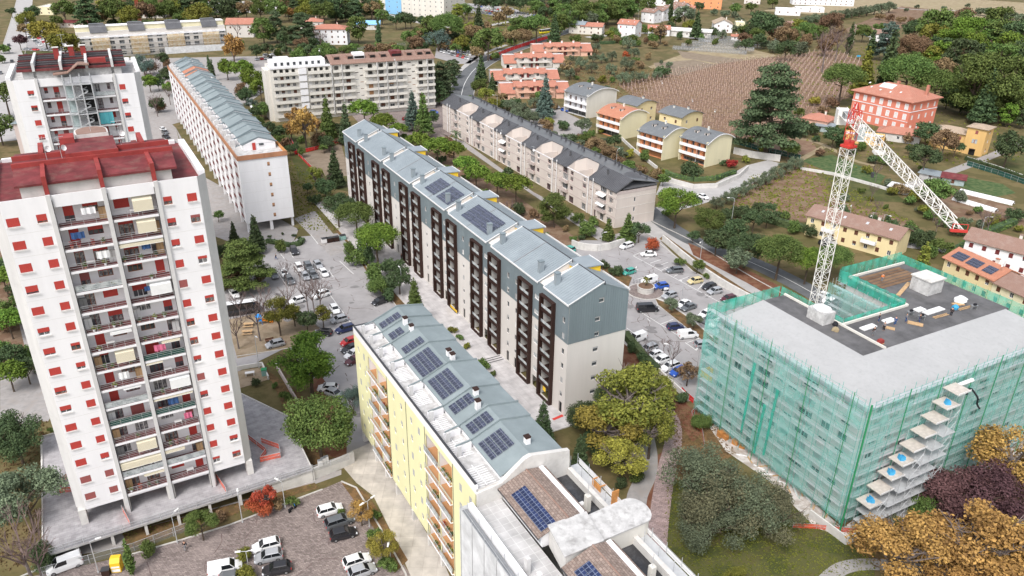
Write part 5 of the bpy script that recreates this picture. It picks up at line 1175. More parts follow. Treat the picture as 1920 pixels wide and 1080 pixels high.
# ---------------------------------------------------------------- generic house
def house(label,O,yaw,L,W,H,wm,rm,roof='gable',ridge='x',rise=2.2,floors=2,nf=3,ng=2,sh='brown_shutter',shf=.3,eave=.6,cat='house',name='house',group=None,ws=(1.0,1.3),chim=1,balc=None,fh=None,base=None,z0=0,skyl=0,frame='white_metal'):
    t=thing(name,label,cat,(O[0],O[1],z0),yaw,group); r=random.Random(int(abs(O[0]*7+O[1]))); fh=fh or (H/floors)
    fr=FRONT(0);ga=GABLE(0); of=[];og=[]
    for k in range(floors):
        z=fh*k+ (fh-ws[1])*.55
        for i in range(nf): s=L*(i+.5)/nf; of.append((s-ws[0]/2,s+ws[0]/2,z,z+ws[1]))
        for i in range(ng): s=W*(i+.5)/ng; og.append((s-ws[0]/2,s+ws[0]/2,z,z+ws[1]))
    b=MB(); wall(b,fr,0,L,0,H,of,wm,.15); wall(b,ga,0,W,0,H,og,wm,.15)
    b.poly([(L,0,0),(L,-W,0),(L,-W,H),(L,0,H)],wm); b.poly([(0,-W,0),(L,-W,0),(L,-W,H),(0,-W,H)],wm)
    if roof=='gable':
        if ridge=='x':
            for x in(0,L): b.poly([(x,0,H),(x,-W/2,H+rise),(x,-W,H)],wm)
        else:
            for y in(0,-W): b.poly([(0,y,H),(L/2,y,H+rise),(L,y,H)],wm)
    b.obj('wall',t)
    for q in of: window(t,fr,*q,frame,'glass',sh,r.choice([0,shf,1,1]) if shf>.2 else 0,.12,mull=1)
    for q in og: window(t,ga,*q,frame,'glass',sh,r.choice([0,shf,1]),.12,mull=1)
    b=MB(); e=eave; th=.22
    if roof=='gable' and ridge=='x':
        sl=rise/(W/2); b.slab([(-e,e,H-e*sl+.15),(-e,-W/2,H+rise+.15),(L+e,-W/2,H+rise+.15),(L+e,e,H-e*sl+.15)][::-1],th,rm); b.slab([(-e,-W/2,H+rise+.15),(-e,-W-e,H-e*sl+.15),(L+e,-W-e,H-e*sl+.15),(L+e,-W/2,H+rise+.15)][::-1],th,rm)
    elif roof=='gable':
        sl=rise/(L/2); b.slab([(-e,e,H-e*sl+.15),(-e,-W-e,H-e*sl+.15),(L/2,-W-e,H+rise+.15),(L/2,e,H+rise+.15)],th,rm); b.slab([(L/2,e,H+rise+.15),(L/2,-W-e,H+rise+.15),(L+e,-W-e,H-e*sl+.15),(L+e,e,H-e*sl+.15)],th,rm)
    elif roof=='hip':
        m_=min(L,W)/2; x0,x1,y0,y1=-e,L+e,-W-e,e; hz=H+.1
        if L>=W: A=(m_,-W/2,H+rise);B_=(L-m_,-W/2,H+rise)
        else: A=(L/2,-m_,H+rise);B_=(L/2,-W+m_,H+rise)
        b.box(x0,x1,y0,y1,hz-.2,hz,rm,skip='t')
        c=[(x0,y1,hz),(x1,y1,hz),(x1,y0,hz),(x0,y0,hz)]
        if L>=W: b.poly([c[0],c[1],B_,A],rm); b.poly([c[2],c[3],A,B_],rm); b.poly([c[3],c[0],A],rm); b.poly([c[1],c[2],B_],rm)
        else: b.poly([c[0],c[1],A],rm); b.poly([c[2],c[3],B_],rm); b.poly([c[3],c[0],A,B_],rm); b.poly([c[1],c[2],B_,A],rm)
    elif roof=='flat':
        b.poly([(.2,-.2,H),(L-.2,-.2,H),(L-.2,-W+.2,H),(.2,-W+.2,H)],rm); 
        for q in ((0,L,-.2,.02),(0,L,-W-.02,-W+.2),(-.02,.2,-W+.2,-.2),(L-.2,L+.02,-W+.2,-.2)): b.box(*q,H-.3,H+.5,wm)
    elif roof=='shed':
        b.slab([(-e,e,H),(L+e,e,H),(L+e,-W-e,H+rise),(-e,-W-e,H+rise)],th,rm)
    elif roof=='curve':
        n=6; P=[(-e+ (W+2*e)*i/n) for i in range(n+1)]
        for i in range(n):
            z=lambda w:H+rise*max(0,math.sin(math.pi*min(max(w,0),W)/W))**.7+.1
            b.slab([(-e,-P[i],z(P[i])),(L+e,-P[i],z(P[i])),(L+e,-P[i+1],z(P[i+1])),(-e,-P[i+1],z(P[i+1]))],.2,rm)
            for x in (0,L): b.poly([(x,-max(0,min(W,P[i])),H),(x,-max(0,min(W,P[i+1])),H),(x,-max(0,min(W,P[i+1])),z(P[i+1])-.2),(x,-max(0,min(W,P[i])),z(P[i])-.2)],wm)
    ro=b.obj('roof',t)
    for i in range(chim):
        x=L*(.3+.45*i); y=-W*(.4 if i%2 else .6); zt=H+rise+.9 if roof!='flat' else H+1.6
        b=MB(); b.box(x-.35,x+.35,y-.3,y+.3,H,zt,'offwhite_stone'); b.box(x-.45,x+.45,y-.4,y+.4,zt,zt+.15,rm if roof!='flat' else 'pale_concrete'); b.obj('chimney',ro)
    for i in range(skyl):
        if ridge=='x': s=L*(i+.5)/skyl; y0=-W*.22; y1=y0-.9; zf=lambda y:H+rise*(-y)/(W/2)+.2; b=MB(); b.slab([(s-.35,y0,zf(y0)),(s-.35,y1,zf(y1)),(s+.35,y1,zf(y1)),(s+.35,y0,zf(y0))][::-1],.05,'alu'); b.obj('roof_window',ro)
    if balc:
        for (x0,x1,zz,bmx) in balc:
            b=MB(); b.box(x0,x1,.001,1.3,zz-.15,zz,bmx); b.box(x0,x1,1.2,1.3,zz,zz+.95,bmx); b.box(x0,x0+.1,.001,1.2,zz,zz+.95,bmx); b.box(x1-.1,x1,.001,1.2,zz,zz+.95,bmx); b.obj('balcony',t)
    return t
# ---------------------------------------------------------------- long white block with a tan fascia
YD=R_(118.7); OD=G(445,293,22.6); OD=Vector((OD.x,OD.y,0)); LD,WD=150,13.3
tD=thing('apartment_block','long white block with a tan fascia and stepped grey dormer roofs, left of centre','apartment block',OD,YD)
rd_=random.Random(31); opD=[]; dw=[]
x=3.0; bays=[]
while x<LD-6: bays.append((x,x+4.6)); x+=9.2
for a,c in bays:
    for k in range(6): opD.append((a,c,3.0+3*k+.25,3.0+3*k+2.85))
for i,(a,c) in enumerate(bays[:-1]):
    for k in range(6): dw.append((c+1.8,c+2.6,3.0+3*k+1.0,3.0+3*k+2.1))
b=MB(); wall(b,fr,0,LD,2.9,21.3,opD+dw,'white_plaster',.15); gD=[(7.6,8.3,3.9+3*k,5.0+3*k) for k in range(6)]
wall(b,ga,0,WD,2.9,21.3,gD,'white_plaster',.15); b.poly([(0,0,2.9),(LD,0,2.9),(LD,-WD,2.9),(0,-WD,2.9)],'grey_concrete')
b.poly([(LD,0,2.9),(LD,-WD,2.9),(LD,-WD,21.3),(LD,0,21.3)],'white_plaster'); b.poly([(0,-WD,2.9),(LD,-WD,2.9),(LD,-WD,22),(0,-WD,22)],'white_plaster')
for k in range(1,6): b.box(-.004,0,-WD,0,2.9+3*k,2.93+3*k,'pale_concrete')
b.obj('wall',tD)
b=MB(); b.box(-.25,LD+.1,-.02,.25,21.3,22.6,'rust_fascia'); b.box(-.25,-.02,-WD-.1,-.02,21.3,22.6,'rust_fascia'); b.obj('fascia',tD)
for i,(a,c) in enumerate(bays):
    b=MB()
    for k in range(6):
        z=3.0+3*k; b.box(a,c,-1.3,.0,z-.05,z+.25,'white_plaster')
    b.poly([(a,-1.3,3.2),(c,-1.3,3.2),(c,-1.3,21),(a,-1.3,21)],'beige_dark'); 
    for x in (a,c): b.poly([(x,-1.3,3.2),(x,-.15,3.2),(x,-.15,21),(x,-1.3,21)],'white_plaster')
    b.obj('balcony_bay',tD)
    for k in range(6):
        z=3.25+3*k; b=MB(); b.box(a,c,-.06,-.02,z+.1,z+.95,'wine_frame'); b.obj('railing',tD)
        b=MB(); b.box(a+.4,a+1.9,-1.29,-1.22,z,z+2.1,'brown_shutter'); b.box(a+2.6,a+3.9,-1.29,-1.22,z+.9,z+2.1,'dull_red_shutter'); b.obj('balcony_door',tD) if i<8 else None
b=MB()
for w in dw: b.box(w[0],w[1],-.12,-.10,w[2],w[3],'glass')
b.obj('window_strip',tD)['kind']='stuff'
for g in gD: window(tD,ga,*g,'wood_frame','glass','tan_shutter',.7,.12,mull=0)
x=1
while x<LD:
    b=MB(); b.box(x-.3,x+.3,-.8,-.1,0,2.9,'white_plaster'); b.box(x-.3,x+.3,-WD+.1,-WD+.7,0,2.9,'white_plaster'); b.obj('pillar',tD); x+=9.2
b=MB(); b.box(-0.0+.3,.9,-7.2,-6.4,0,2.9,'white_plaster'); b.obj('pillar',tD)
b=MB(); b.box(12,LD-12,-9.5,-4,0,2.89,'beige_plaster'); b.obj('ground_floor',tD)
b=MB(); b.poly([(0,-.02,21.4),(LD,-.02,21.4),(LD,-WD,21.4),(0,-WD,21.4)],'whitewash_old'); b.box(0,LD,-WD-.02,-WD+.15,21.4,22.5,'orange_wood'); b.obj('roof_terrace',tD)
x=8.5;i=0
while x<LD-1:
    l=6.2 if i%3 else 7.4; dz=[0,.55,.2,.75][i%4]; x1=min(x+l,LD); rm='metal_roof_dark' if not 112<x<127 else 'orange_tile'; b=MB()
    b.slab([(x,-2.9,23.1+dz),(x,-7.6,24.9+dz),(x1,-7.6,24.9+dz),(x1,-2.9,23.1+dz)][::-1],.15,rm); b.slab([(x,-7.6,24.9+dz),(x,-12.6,23.3+dz),(x1,-12.6,23.3+dz),(x1,-7.6,24.9+dz)][::-1],.15,rm)
    b.hexa([(x+.05,-3.2,21.4),(x1-.05,-3.2,21.4),(x1-.05,-12.2,21.4),(x+.05,-12.2,21.4)],[(x+.05,-3.2,23.0+dz),(x1-.05,-3.2,23.0+dz),(x1-.05,-12.2,23.1+dz),(x+.05,-12.2,23.1+dz)],'white_plaster')
    b.poly([(x+.02,-3.2,23+dz),(x+.02,-7.6,24.85+dz),(x+.02,-12.2,23.2+dz)],'white_plaster')
    for xx in (x-.06,x1-.1):
        b.hexa([(xx,-1.0,22.7),(xx+.16,-1.0,22.7),(xx+.16,-7.6,24.9+dz),(xx,-7.6,24.9+dz)],[(xx,-1.0,22.95),(xx+.16,-1.0,22.95),(xx+.16,-7.6,25.2+dz),(xx,-7.6,25.2+dz)],'metal_cladding')
        b.hexa([(xx,-7.6,24.9+dz),(xx+.16,-7.6,24.9+dz),(xx+.16,-12.7,23.2+dz),(xx,-12.7,23.2+dz)],[(xx,-7.6,25.2+dz),(xx+.16,-7.6,25.2+dz),(xx+.16,-12.7,23.5+dz),(xx,-12.7,23.5+dz)],'metal_cladding')
    b.obj('roof',tD); b=MB(); b.box(x1-.25,x1-.1,-3.1,-.5,21.4,22.9,'white_plaster'); b.box(x1-1.6,x1-.4,-2.1,-.9,21.4,23.3,'chamfer_concrete'); b.obj('terrace_partition',tD); x=x1;i+=1
b=MB(); b.box(8.35,8.45,-6.6,-5.7,21.45,23.5,'red_shutter'); b.obj('roof_door',tD); b=MB(); b.box(8.35,8.45,-8.9,-7.6,22.6,23.2,'glass'); b.obj('roof_window',tD)
# ---------------------------------------------------------------- beige terraced block with a black roof
YH=R_(118.2); OH=Vector((29.8,214.43,0)); LH,WH=127,14.2
tH=thing('terraced_block','long beige terraced block with a black metal roof notched by cream roof terraces','apartment block',OH,YH)
nt_=[(14.8+21.35*k,27.3+21.35*k) for k in range(5)]; opH=[]; 
def addw(x0,x1,z0,z1):
    if x0>.3 and x1<LH-.3: opH.append((x0,x1,z0,z1))
for k in range(6):
    o=21.35*k
    for z in (3.3,6.3):
        addw(o-5.2,o-3.2,z+.9,z+2.3) if k else addw(1.5,3.6,z+.9,z+2.3)
        addw(o+2.2,o+4.0,z+.9,z+2.3); addw(o+5.2,o+8.6,z+.3,z+2.5)
        addw(o+9.6,o+10.8,z+1.8,z+2.3); addw(o+12.9,o+14.1,z+1.3,z+1.8)
    addw(o+2.2,o+4.0,9.2,10.5); addw(o+5.2,o+8.6,8.9,10.7); addw(o-5.2,o-3.2,9.2,10.5)
    addw(o+1.6,o+4.4,.1,2.3); addw(o+6,o+8,.1,2.3); addw(o-5.5,o-3,.1,2.3); addw(o+10.2,o+11.3,.1,2.3)
b=MB(); wall(b,fr,0,LH,0,10.95,opH,'beige_plaster',.35)
gH=[(6.3,6.9,1.3+3*k,2.6+3*k) for k in range(3)]
wall(b,ga,0,WH,0,11.2,gH,'beige_plaster',.15); b.poly([(LH,0,0),(LH,-WH,0),(LH,-WH,11.2),(LH,0,11.2)],'beige_plaster'); b.poly([(0,-WH,0),(LH,-WH,0),(LH,-WH,11.6),(0,-WH,11.6)],'beige_plaster')
for z in (3.1,6.1,9.0): b.box(0,LH,.001,.05,z-.15,z+.1,'beige_dark'); b.box(-.05,-.001,-WH,0,z-.12,z,'cream_plaster')
b.box(-.06,-.003,-WH,0,10.2,11.2,'beige_dark'); b.obj('wall',tH)
for w in opH: window(tH,fr,*w,'white_metal' if rd_.random()<.6 else 'wine_frame','curtain_glass' if rd_.random()<.5 else 'glass',None,0,.32,mull=1 if w[1]-w[0]<2.5 else 3) if len(tH.name) else None
for g in gH: window(tH,ga,*g,'white_metal','glass',None,0,.12,mull=0)
b=MB()
for k in range(6):
    for z in (3.1,6.1):
        for q in ((4.9,8.9),): 
            x0=21.35*k+q[0]; x1=21.35*k+q[1]
            if x1>LH: continue
            c=MB(); c.box(x0,x1,.051,.9,z-.12,z,'beige_plaster'); c.box(x0,x1,.8,.9,z,z+.95,'beige_dark'); c.box(x0,x0+.1,.051,.8,z,z+.95,'beige_dark'); c.box(x1-.1,x1,.051,.8,z,z+.95,'beige_dark'); c.obj('balcony',tH)
            if (k+int(z))%3==0: c=MB(); c.slab([(x0,.1,z+2.75),(x1,.1,z+2.75),(x1,1.5,z+2.1),(x0,1.5,z+2.1)],.03,'awning_white'); c.obj('awning',tH)
for k in range(6):
    for x in (21.35*k+12.0,21.35*k+14.6): 
        if x<LH: c=MB(); c.tube((x,.28,0.1),(x,.28,11.8),.16,'white_metal',8); c.obj('drain_pipe',tH)
rh=lambda y:11.15+3.0*(-y)/5.4
edges=[0]+[v for a in nt_ for v in a]+[LH]
for i in range(0,len(edges),2):
    x0,x1=edges[i],edges[i+1]; b=MB(); x0-=.2 if i==0 else 0; x1+=.3 if x1==LH else 0
    b.slab([(x0,.35,11.0),(x0,-5.4,14.15),(x1,-5.4,14.15),(x1,.35,11.0)][::-1],.18,'black_roof')
    n=int((x1-x0)/.7)
    for k in range(1,n): x=x0+(x1-x0)*k/n; b.hexa([(x-.03,.35,11.0),(x+.03,.35,11.0),(x+.03,-5.4,14.15),(x-.03,-5.4,14.15)],[(x-.03,.35,11.06),(x+.03,.35,11.06),(x+.03,-5.4,14.2),(x-.03,-5.4,14.2)],'dark_metal')
    for xx in (x0,x1-.15): b.hexa([(xx,.4,11.0),(xx+.15,.4,11.0),(xx+.15,-5.4,14.2),(xx,-5.4,14.2)],[(xx,.4,11.2),(xx+.15,.4,11.2),(xx+.15,-5.4,14.4),(xx,-5.4,14.4)],'black_roof')
    b.obj('roof',tH)
b=MB(); b.slab([(-.2,-5.4,14.15),(-.2,-WH-.3,12.2),(LH+.3,-WH-.3,12.2),(LH+.3,-5.4,14.15)][::-1],.18,'black_roof'); b.box(-.2,LH+.3,-WH-.5,-WH-.3,12.0,12.5,'black_roof'); b.hexa([(-.25,-2.0,11.6),(7.5,-2.0,11.6),(7.5,-WH,11.6),(-.25,-WH,11.6)],[(-.2,-3,11.7),(5.5,-7,14.6),(5.5,-9,14.6),(-.2,-WH,11.8)],'black_roof'); b.obj('back_roof',tH)
for a,c in nt_:
    b=MB(); b.poly([(a,-.1,9.0),(c,-.1,9.0),(c,-5.35,9.0),(a,-5.35,9.0)],'terrace_tiles'); k_=2.6; b.poly([(a+k_,-5.35,9),(c-k_,-5.35,9),(c-k_,-5.35,14.1),(a+k_,-5.35,14.1)],'beige_plaster')
    for x,s_ in((a+.01,1),(c-.01,-1)): b.poly([(x,-.1,9),(x,-2.7,9),(x,-2.7,12.6),(x,-.1,11.1)],'beige_plaster'); b.poly([(x,-2.7,9),(x+s_*k_,-5.35,9),(x+s_*k_,-5.35,14.1),(x,-2.7,12.6)],'beige_plaster'); b.poly([(x,-2.7,12.62),(x+s_*k_,-5.38,14.15),(x,-5.38,14.15)],'black_roof')
    m_=(a+c)/2; b.box(m_-.1,m_+.1,-5.3,-.15,9.0,11.6,'beige_plaster'); b.box(a,c,-.15,.06,10.9,11.1,'white_plaster')
    for x in (a+2.2,c-2.4): b.box(x,x+.9,-5.34,-5.28,9.05,11.2,'dark_open')
    b.obj('roof_terrace',tH)
    b=MB(); TP=[(a,-.0,11.15),(a,-2.7,12.65),(a+.7,-3.7,13.25),(a+1.6,-4.7,13.9),(a+2.7,-5.35,14.25),(c-2.7,-5.35,14.25),(c-1.6,-4.7,13.9),(c-.7,-3.7,13.25),(c,-2.7,12.65),(c,0,11.15)]
    for p,q in zip(TP,TP[1:]): b.tube(p,q,.13,'black_roof',5)
    b.obj('terrace_trim',tH)
for k in range(6):
    for dx,dy in ((2,-11.8),(6.2,-12.6),(9.5,-12.8),(13.8,-11.2),(17.5,-12.8),(19.6,-12.8),(10.2,-3.6)):
        x=21.35*k+dx
        if x>LH-1: continue
        z=13.2-(dy+5.4)*-.2 if dy<-6 else 12.6
        b=MB(); b.box(x-.22,x+.22,dy-.22,dy+.22,12.0,z+1.9,'black_roof'); b.box(x-.3,x+.3,dy-.3,dy+.3,z+1.9,z+2.0,'dark_metal'); b.obj('chimney',tH)
# ---------------------------------------------------------------- far white flats with balconies
YF=R_(25.7); OF=Vector((-102.91,333.67,0))
tF=thing('apartment_block','wide cream seven storey flats with rows of balconies, far centre-left','apartment block',OF,YF)
fb=BACKN(0); opw=[]; rf=random.Random(77)
for k in range(7):
    z=1.9+2.93*k
    for x in (2.0,4.6,7.0,9.6,16.5,19.0,21.5,24.0) if k else (): opw.append((x-.7,x+.7,z+1.0,z+2.35))
    for x in (28.0,33.0,43.0,48.0,52.5,57.0,66.5,71.2): opw.append((x-1.0,x+1.0,z+.35,z+2.35))
    for x in (36.9,61.0): opw.append((x-.8,x+.8,z+1.7,z+2.15))
    for x in (39.0,63.0): opw.append((x-.7,x+.7,z+.4,z+.85))
b=MB(); wall(b,fb,0,73,0,22.2,opw,'offwhite_stone',.3); b.poly([(0,0,0),(0,13,0),(0,13,22.2),(0,0,22.2)],'offwhite_stone'); b.poly([(73,0,0),(73,13,0),(73,13,22.8),(73,0,22.8)],'offwhite_stone'); b.poly([(0,13,0),(73,13,0),(73,13,22.8),(0,13,22.8)],'offwhite_stone')
b.box(25.6,73,0,.1,22.2,22.8,'offwhite_stone'); b.box(-1.8,0,2,11,0,21.5,'offwhite_stone'); b.box(35.9,40.2,-.25,-.001,2,22.7,'white_plaster') if 0 else None; b.obj('wall',tF)
for i,w in enumerate(opw):
    if i<98: window(tF,fb,*w,'white_metal',rf.choice(['glass','curtain_glass']),rf.choice(['brown_shutter','tan_shutter','grey_shutter','white_shutter']),rf.choice([0,.3,.6,1]),.22)
b=MB()
for k in range(7):
    z=1.9+2.93*k
    for x0,x1 in ((.9,11.2),(15.4,25.2)): 
        c=MB(); c.box(x0,x1,-1.1,-.001,z-.15,z,'offwhite_stone'); c.box(x0,x1,-1.2,-1.1,z-.15,z+1.0,'offwhite_stone'); c.obj('balcony',tF)
    if k: c=MB(); c.box(11.6,14.9,-1.0,-.001,z+.1,z+2.3,'white_plaster'); c.obj('stair_box',tF)
    for x0,x1 in ((26.2,29.9),(30.4,35.7),(40.4,45.7),(46.1,50.0),(50.6,54.4),(54.9,59.3),(64.2,69.0),(69.4,72.9)):
        c=MB(); c.box(x0,x1,-1.3,-.001,z-.15,z,'offwhite_stone'); c.box(x0,x1,-1.4,-1.3,z-.15,z+.95,'offwhite_stone'); c.box(x0,x0+.12,-1.3,-.001,z,z+.95,'offwhite_stone'); c.obj('balcony',tF)
for x in (30.15,45.9,50.3,54.65,69.2,25.6): c=MB(); c.box(x-.1,x+.1,-1.5,-.001,1.5,22.5,'chamfer_concrete'); c.obj('fin_wall',tF)
b=MB(); b.poly([(0,0,22.2),(25.6,0,22.2),(25.6,13,22.2),(0,13,22.2)],'whitewash_old'); b.box(-.1,25.4,-.4,.1,22.2,23.0,'white_plaster'); b.box(1,24,3,10,22.2,24.9,'white_plaster'); b.box(3,9,4,8,24.9,26.0,'white_plaster'); b.obj('roof_storey',tF)
b=MB()
for i in range(8): b.box(2.5+i*2.6,3.6+i*2.6,2.9,3.0,22.9,24.2,'glass')
b.obj('roof_windows',tF)['kind']='stuff'
b=MB(); b.slab([(25.5,-.9,22.7),(73.4,-.9,22.7),(73.4,6.6,25.8),(25.5,6.6,25.8)],.2,'brown_tile'); b.slab([(25.5,6.6,25.8),(73.4,6.6,25.8),(73.4,13.6,22.9),(25.5,13.6,22.9)],.2,'brown_tile'); b.poly([(73,0,22.7),(73,6.6,25.7),(73,13,22.7)],'offwhite_stone'); rF=b.obj('roof',tF)
for x,m_ in ((29,'brown_tile'),(35,'brown_tile'),(39,'white_plaster'),(45,'brown_tile'),(50,'brown_tile'),(56,'red_roof'),(62,'brown_tile'),(67,'brown_tile'),(71,'brown_tile')):
    b=MB(); w=1.3 if m_=='brown_tile' else 2.4; b.box(x-w,x+w,2.2,6.5,23.5,25.5 if w<2 else 26.4,m_); b.box(x-w+.2,x+w-.2,2.1,2.19,24.2,25.2,'dark_open'); b.obj('dormer',rF)
# ---------------------------------------------------------------- far scaffolded terrace
OE=G(143,62,15); E2=G(421,47,15); YE=math.atan2(E2.y-OE.y,E2.x-OE.x); LE=(E2-OE).length; OE=Vector((OE.x,OE.y,0))
tE=thing('apartment_block','far long tan block under repair with four dark roof panels, top left','apartment block',OE,YE); opE=[]
for k in range(4):
    for i in range(16): s=2+i*(LE-4)/15; opE.append((s-1.5,s+1.5,1+3.2*k,3.1+3.2*k))
b=MB(); wall(b,fb,0,LE,0,15,opE,'cream_plaster',.4); b.poly([(0,0,0),(0,12,0),(0,12,15),(0,0,15)],'cream_plaster'); b.poly([(LE,0,0),(LE,12,0),(LE,12,15),(LE,0,15)],'cream_plaster'); b.poly([(0,12,0),(LE,12,0),(LE,12,15),(0,12,15)],'cream_plaster'); b.poly([(0,0,15),(LE,0,15),(LE,12,15),(0,12,15)],'whitewash_old')
b.box(0,LE,3,11,15,17.6,'pale_yellow'); b.box(-.2,LE+.2,2.6,11.2,17.6,17.8,'white_plaster'); b.box(0,LE,-.8,-.001,11.6,12.6,'white_plaster'); b.obj('wall',tE)
for w in opE: window(tE,fb,*w,'white_metal','glass',None,0,.35)
for i in range(4):
    x=LE*(.085+.25*i); b=MB(); b.slab([(x,-.4,14.6),(x+LE*.11,-.4,14.6),(x+LE*.11,3.6,18.8),(x,3.6,18.8)],.2,'slate_tile' if 0 else 'black_roof'); b.box(x+.5,x+LE*.1,3.6,7,18.3,19.2,'black_roof'); b.obj('roof_panel',tE)
    b=MB(); b.box(x-.2,x+LE*.115,-.9,-.45,1,11.5,'tan_insulation'); b.obj('insulation_panel',tE)
tES=thing('scaffolding','metal scaffolding with hanging sheets along the far tan block','scaffolding',OE,YE)
scaffold(tES,0,LE,-1.4,-2.4,0,12,4,2.6,plank='whitewash_old')
b=MB(); b.poly([(LE*.55,-2.6,0),(LE,-2.6,0),(LE,-2.6,3.8),(LE*.55,-2.6,4.2)],'white_net'); b.obj('sheeting',tES)
# ---------------------------------------------------------------- houses
def yaw2(p,q,z=0): a=G(*p,z);c=G(*q,z); return math.atan2(c.y-a.y,c.x-a.x)
U=R_(118.4)
def hpx(label,px,L,W,H,wm,rm,yaw=U,z0=0,**k): g=G(*px,z0); return house(label,(g.x,g.y),yaw,L,W,H,wm,rm,z0=z0,**k)
# apartment houses with rounded roofs
def palazzina(label,px,yaw,L,W,H,wallm,roofm,acc,grp):
    g=G(*px); t=thing('small_apartment_house',label,'house',(g.x,g.y,0),yaw,grp); b=MB(); ops=[]; r=random.Random(int(px[0]))
    for k in range(1,3):
        z=.4+3.0*k; z-= .3
        for i in range(4): s=1.0+i*(L-2)/3.6; ops.append((s,min(s+1.5,L-.4),z+.1,z+2.2))
    ops.append((.8,L-.8,.2,2.3))
    wall(b,fr,0,L,0,H,ops,acc,.9); wall(b,ga,0,W,0,H,[],wallm,0); b.poly([(L,0,0),(L,-W,0),(L,-W,H),(L,0,H)],wallm); b.poly([(0,-W,0),(L,-W,0),(L,-W,H),(0,-W,H)],wallm)
    for x in(-.02,L-.2): b.box(x,x+.22,-.5,1.5,0,H,wallm)
    n=8; Z=lambda w:H+2.0*max(0,math.sin(math.pi*w/W))**.8
    for i in range(n):
        w0,w1=W*i/n,W*(i+1)/n
        for x in(0,L): b.poly([(x,-w0,H),(x,-w1,H),(x,-w1,Z(w1)),(x,-w0,Z(w0))],wallm)
    b.obj('wall',t)
    for q in ops: window(t,fr,*q,'white_metal','glass','tan_shutter' if acc=='orange_plaster' else 'brown_shutter',r.choice([0,.4,1]),.8)
    for k in range(1,3):
        z=.1+3.0*k; b=MB(); b.box(.2,L-.2,0.0,1.6,z-.2,z,'white_plaster'); b.box(-.05,L+.05,1.5,1.62,z-.2,z+.95,'white_plaster'); b.obj('balcony',t)
    b=MB(); P=[-.8]+[W*i/n for i in range(1,n)]+[W+.8]
    for i in range(n):
        z=lambda w:H+.12+2.0*max(0,math.sin(math.pi*min(max(w,0),W)/W))**.8-(.35 if w<0 or w>W else 0)
        b.slab([(-.5,-P[i] if i else 1.7,z(P[i])-(0.4 if i==0 else 0)),(L+.5,-P[i] if i else 1.7,z(P[i])-(0.4 if i==0 else 0)),(L+.5,-P[i+1],z(P[i+1])),(-.5,-P[i+1],z(P[i+1]))][::-1],.16,roofm)
        b.slab([(-.62,-P[i] if i else 1.75,z(P[i])-(0.38 if i==0 else -.02)),(-.5,-P[i] if i else 1.75,z(P[i])-(0.38 if i==0 else -.02)),(-.5,-P[i+1],z(P[i+1])+.02),(-.62,-P[i+1],z(P[i+1])+.02)][::-1],.3,'white_plaster')
    ro=b.obj('roof',t)
    for x in (L*.3,L*.68):
        c=MB(); w=W*.25; z=H+2.0*math.sin(math.pi*.25)**.8; c.box(x-.7,x+.7,-w-.2,-w+1.0,z-.7,z+.7,'beige_plaster'); c.box(x-.4,x+.4,-w+1.0,-w+1.03,z-.3,z+.5,'glass'); c.box(x-.8,x+.8,-w-1.0,-w+1.15,z+.7,z+.8,roofm); c.obj('dormer',ro)
    c=MB(); c.box(L*.5-.3,L*.5+.3,-W*.5-.3,-W*.5+.3,H+1.8,H+3.4,'offwhite_stone'); c.obj('chimney',ro); return t
YP=R_(128)
palazzina('cream house with orange balconies and a round grey roof, rightmost of the row',(1325,313),YP,12.5,13,9.3,'pale_yellow','slate_tile','orange_plaster','cream houses with orange balconies')
palazzina('cream house with orange balconies and grey roof, middle of the row',(1245,300),YP,13,13,9.3,'pale_yellow','slate_tile','orange_plaster','cream houses with orange balconies')
palazzina('cream house with orange balconies and orange tiled roof, leftmost of the row',(1165,262),R_(128),13.5,14,9.3,'pale_yellow','orange_tile','orange_plaster','cream houses with orange balconies')
palazzina('white three storey house with brown shutters and patchy grey roof, behind black roofed terraces',(1103,222),R_(128),15,17,10.5,'offwhite_stone','slate_tile','white_plaster','cream houses with orange balconies')['group']='houses with balconies'
hpx('low house with a round dark roof, behind the leftmost orange balconied house',(1192,236),12,12,8.5,'straw_plaster','slate_tile',yaw=YP,roof='curve',rise=1.8,nf=2,ng=2)
hpx('house with a dark round roof and chimneys, behind the middle orange balconied house',(1274,262),12,13,9,'straw_plaster','slate_tile',yaw=YP,roof='curve',rise=1.8,nf=2,ng=2,chim=2)
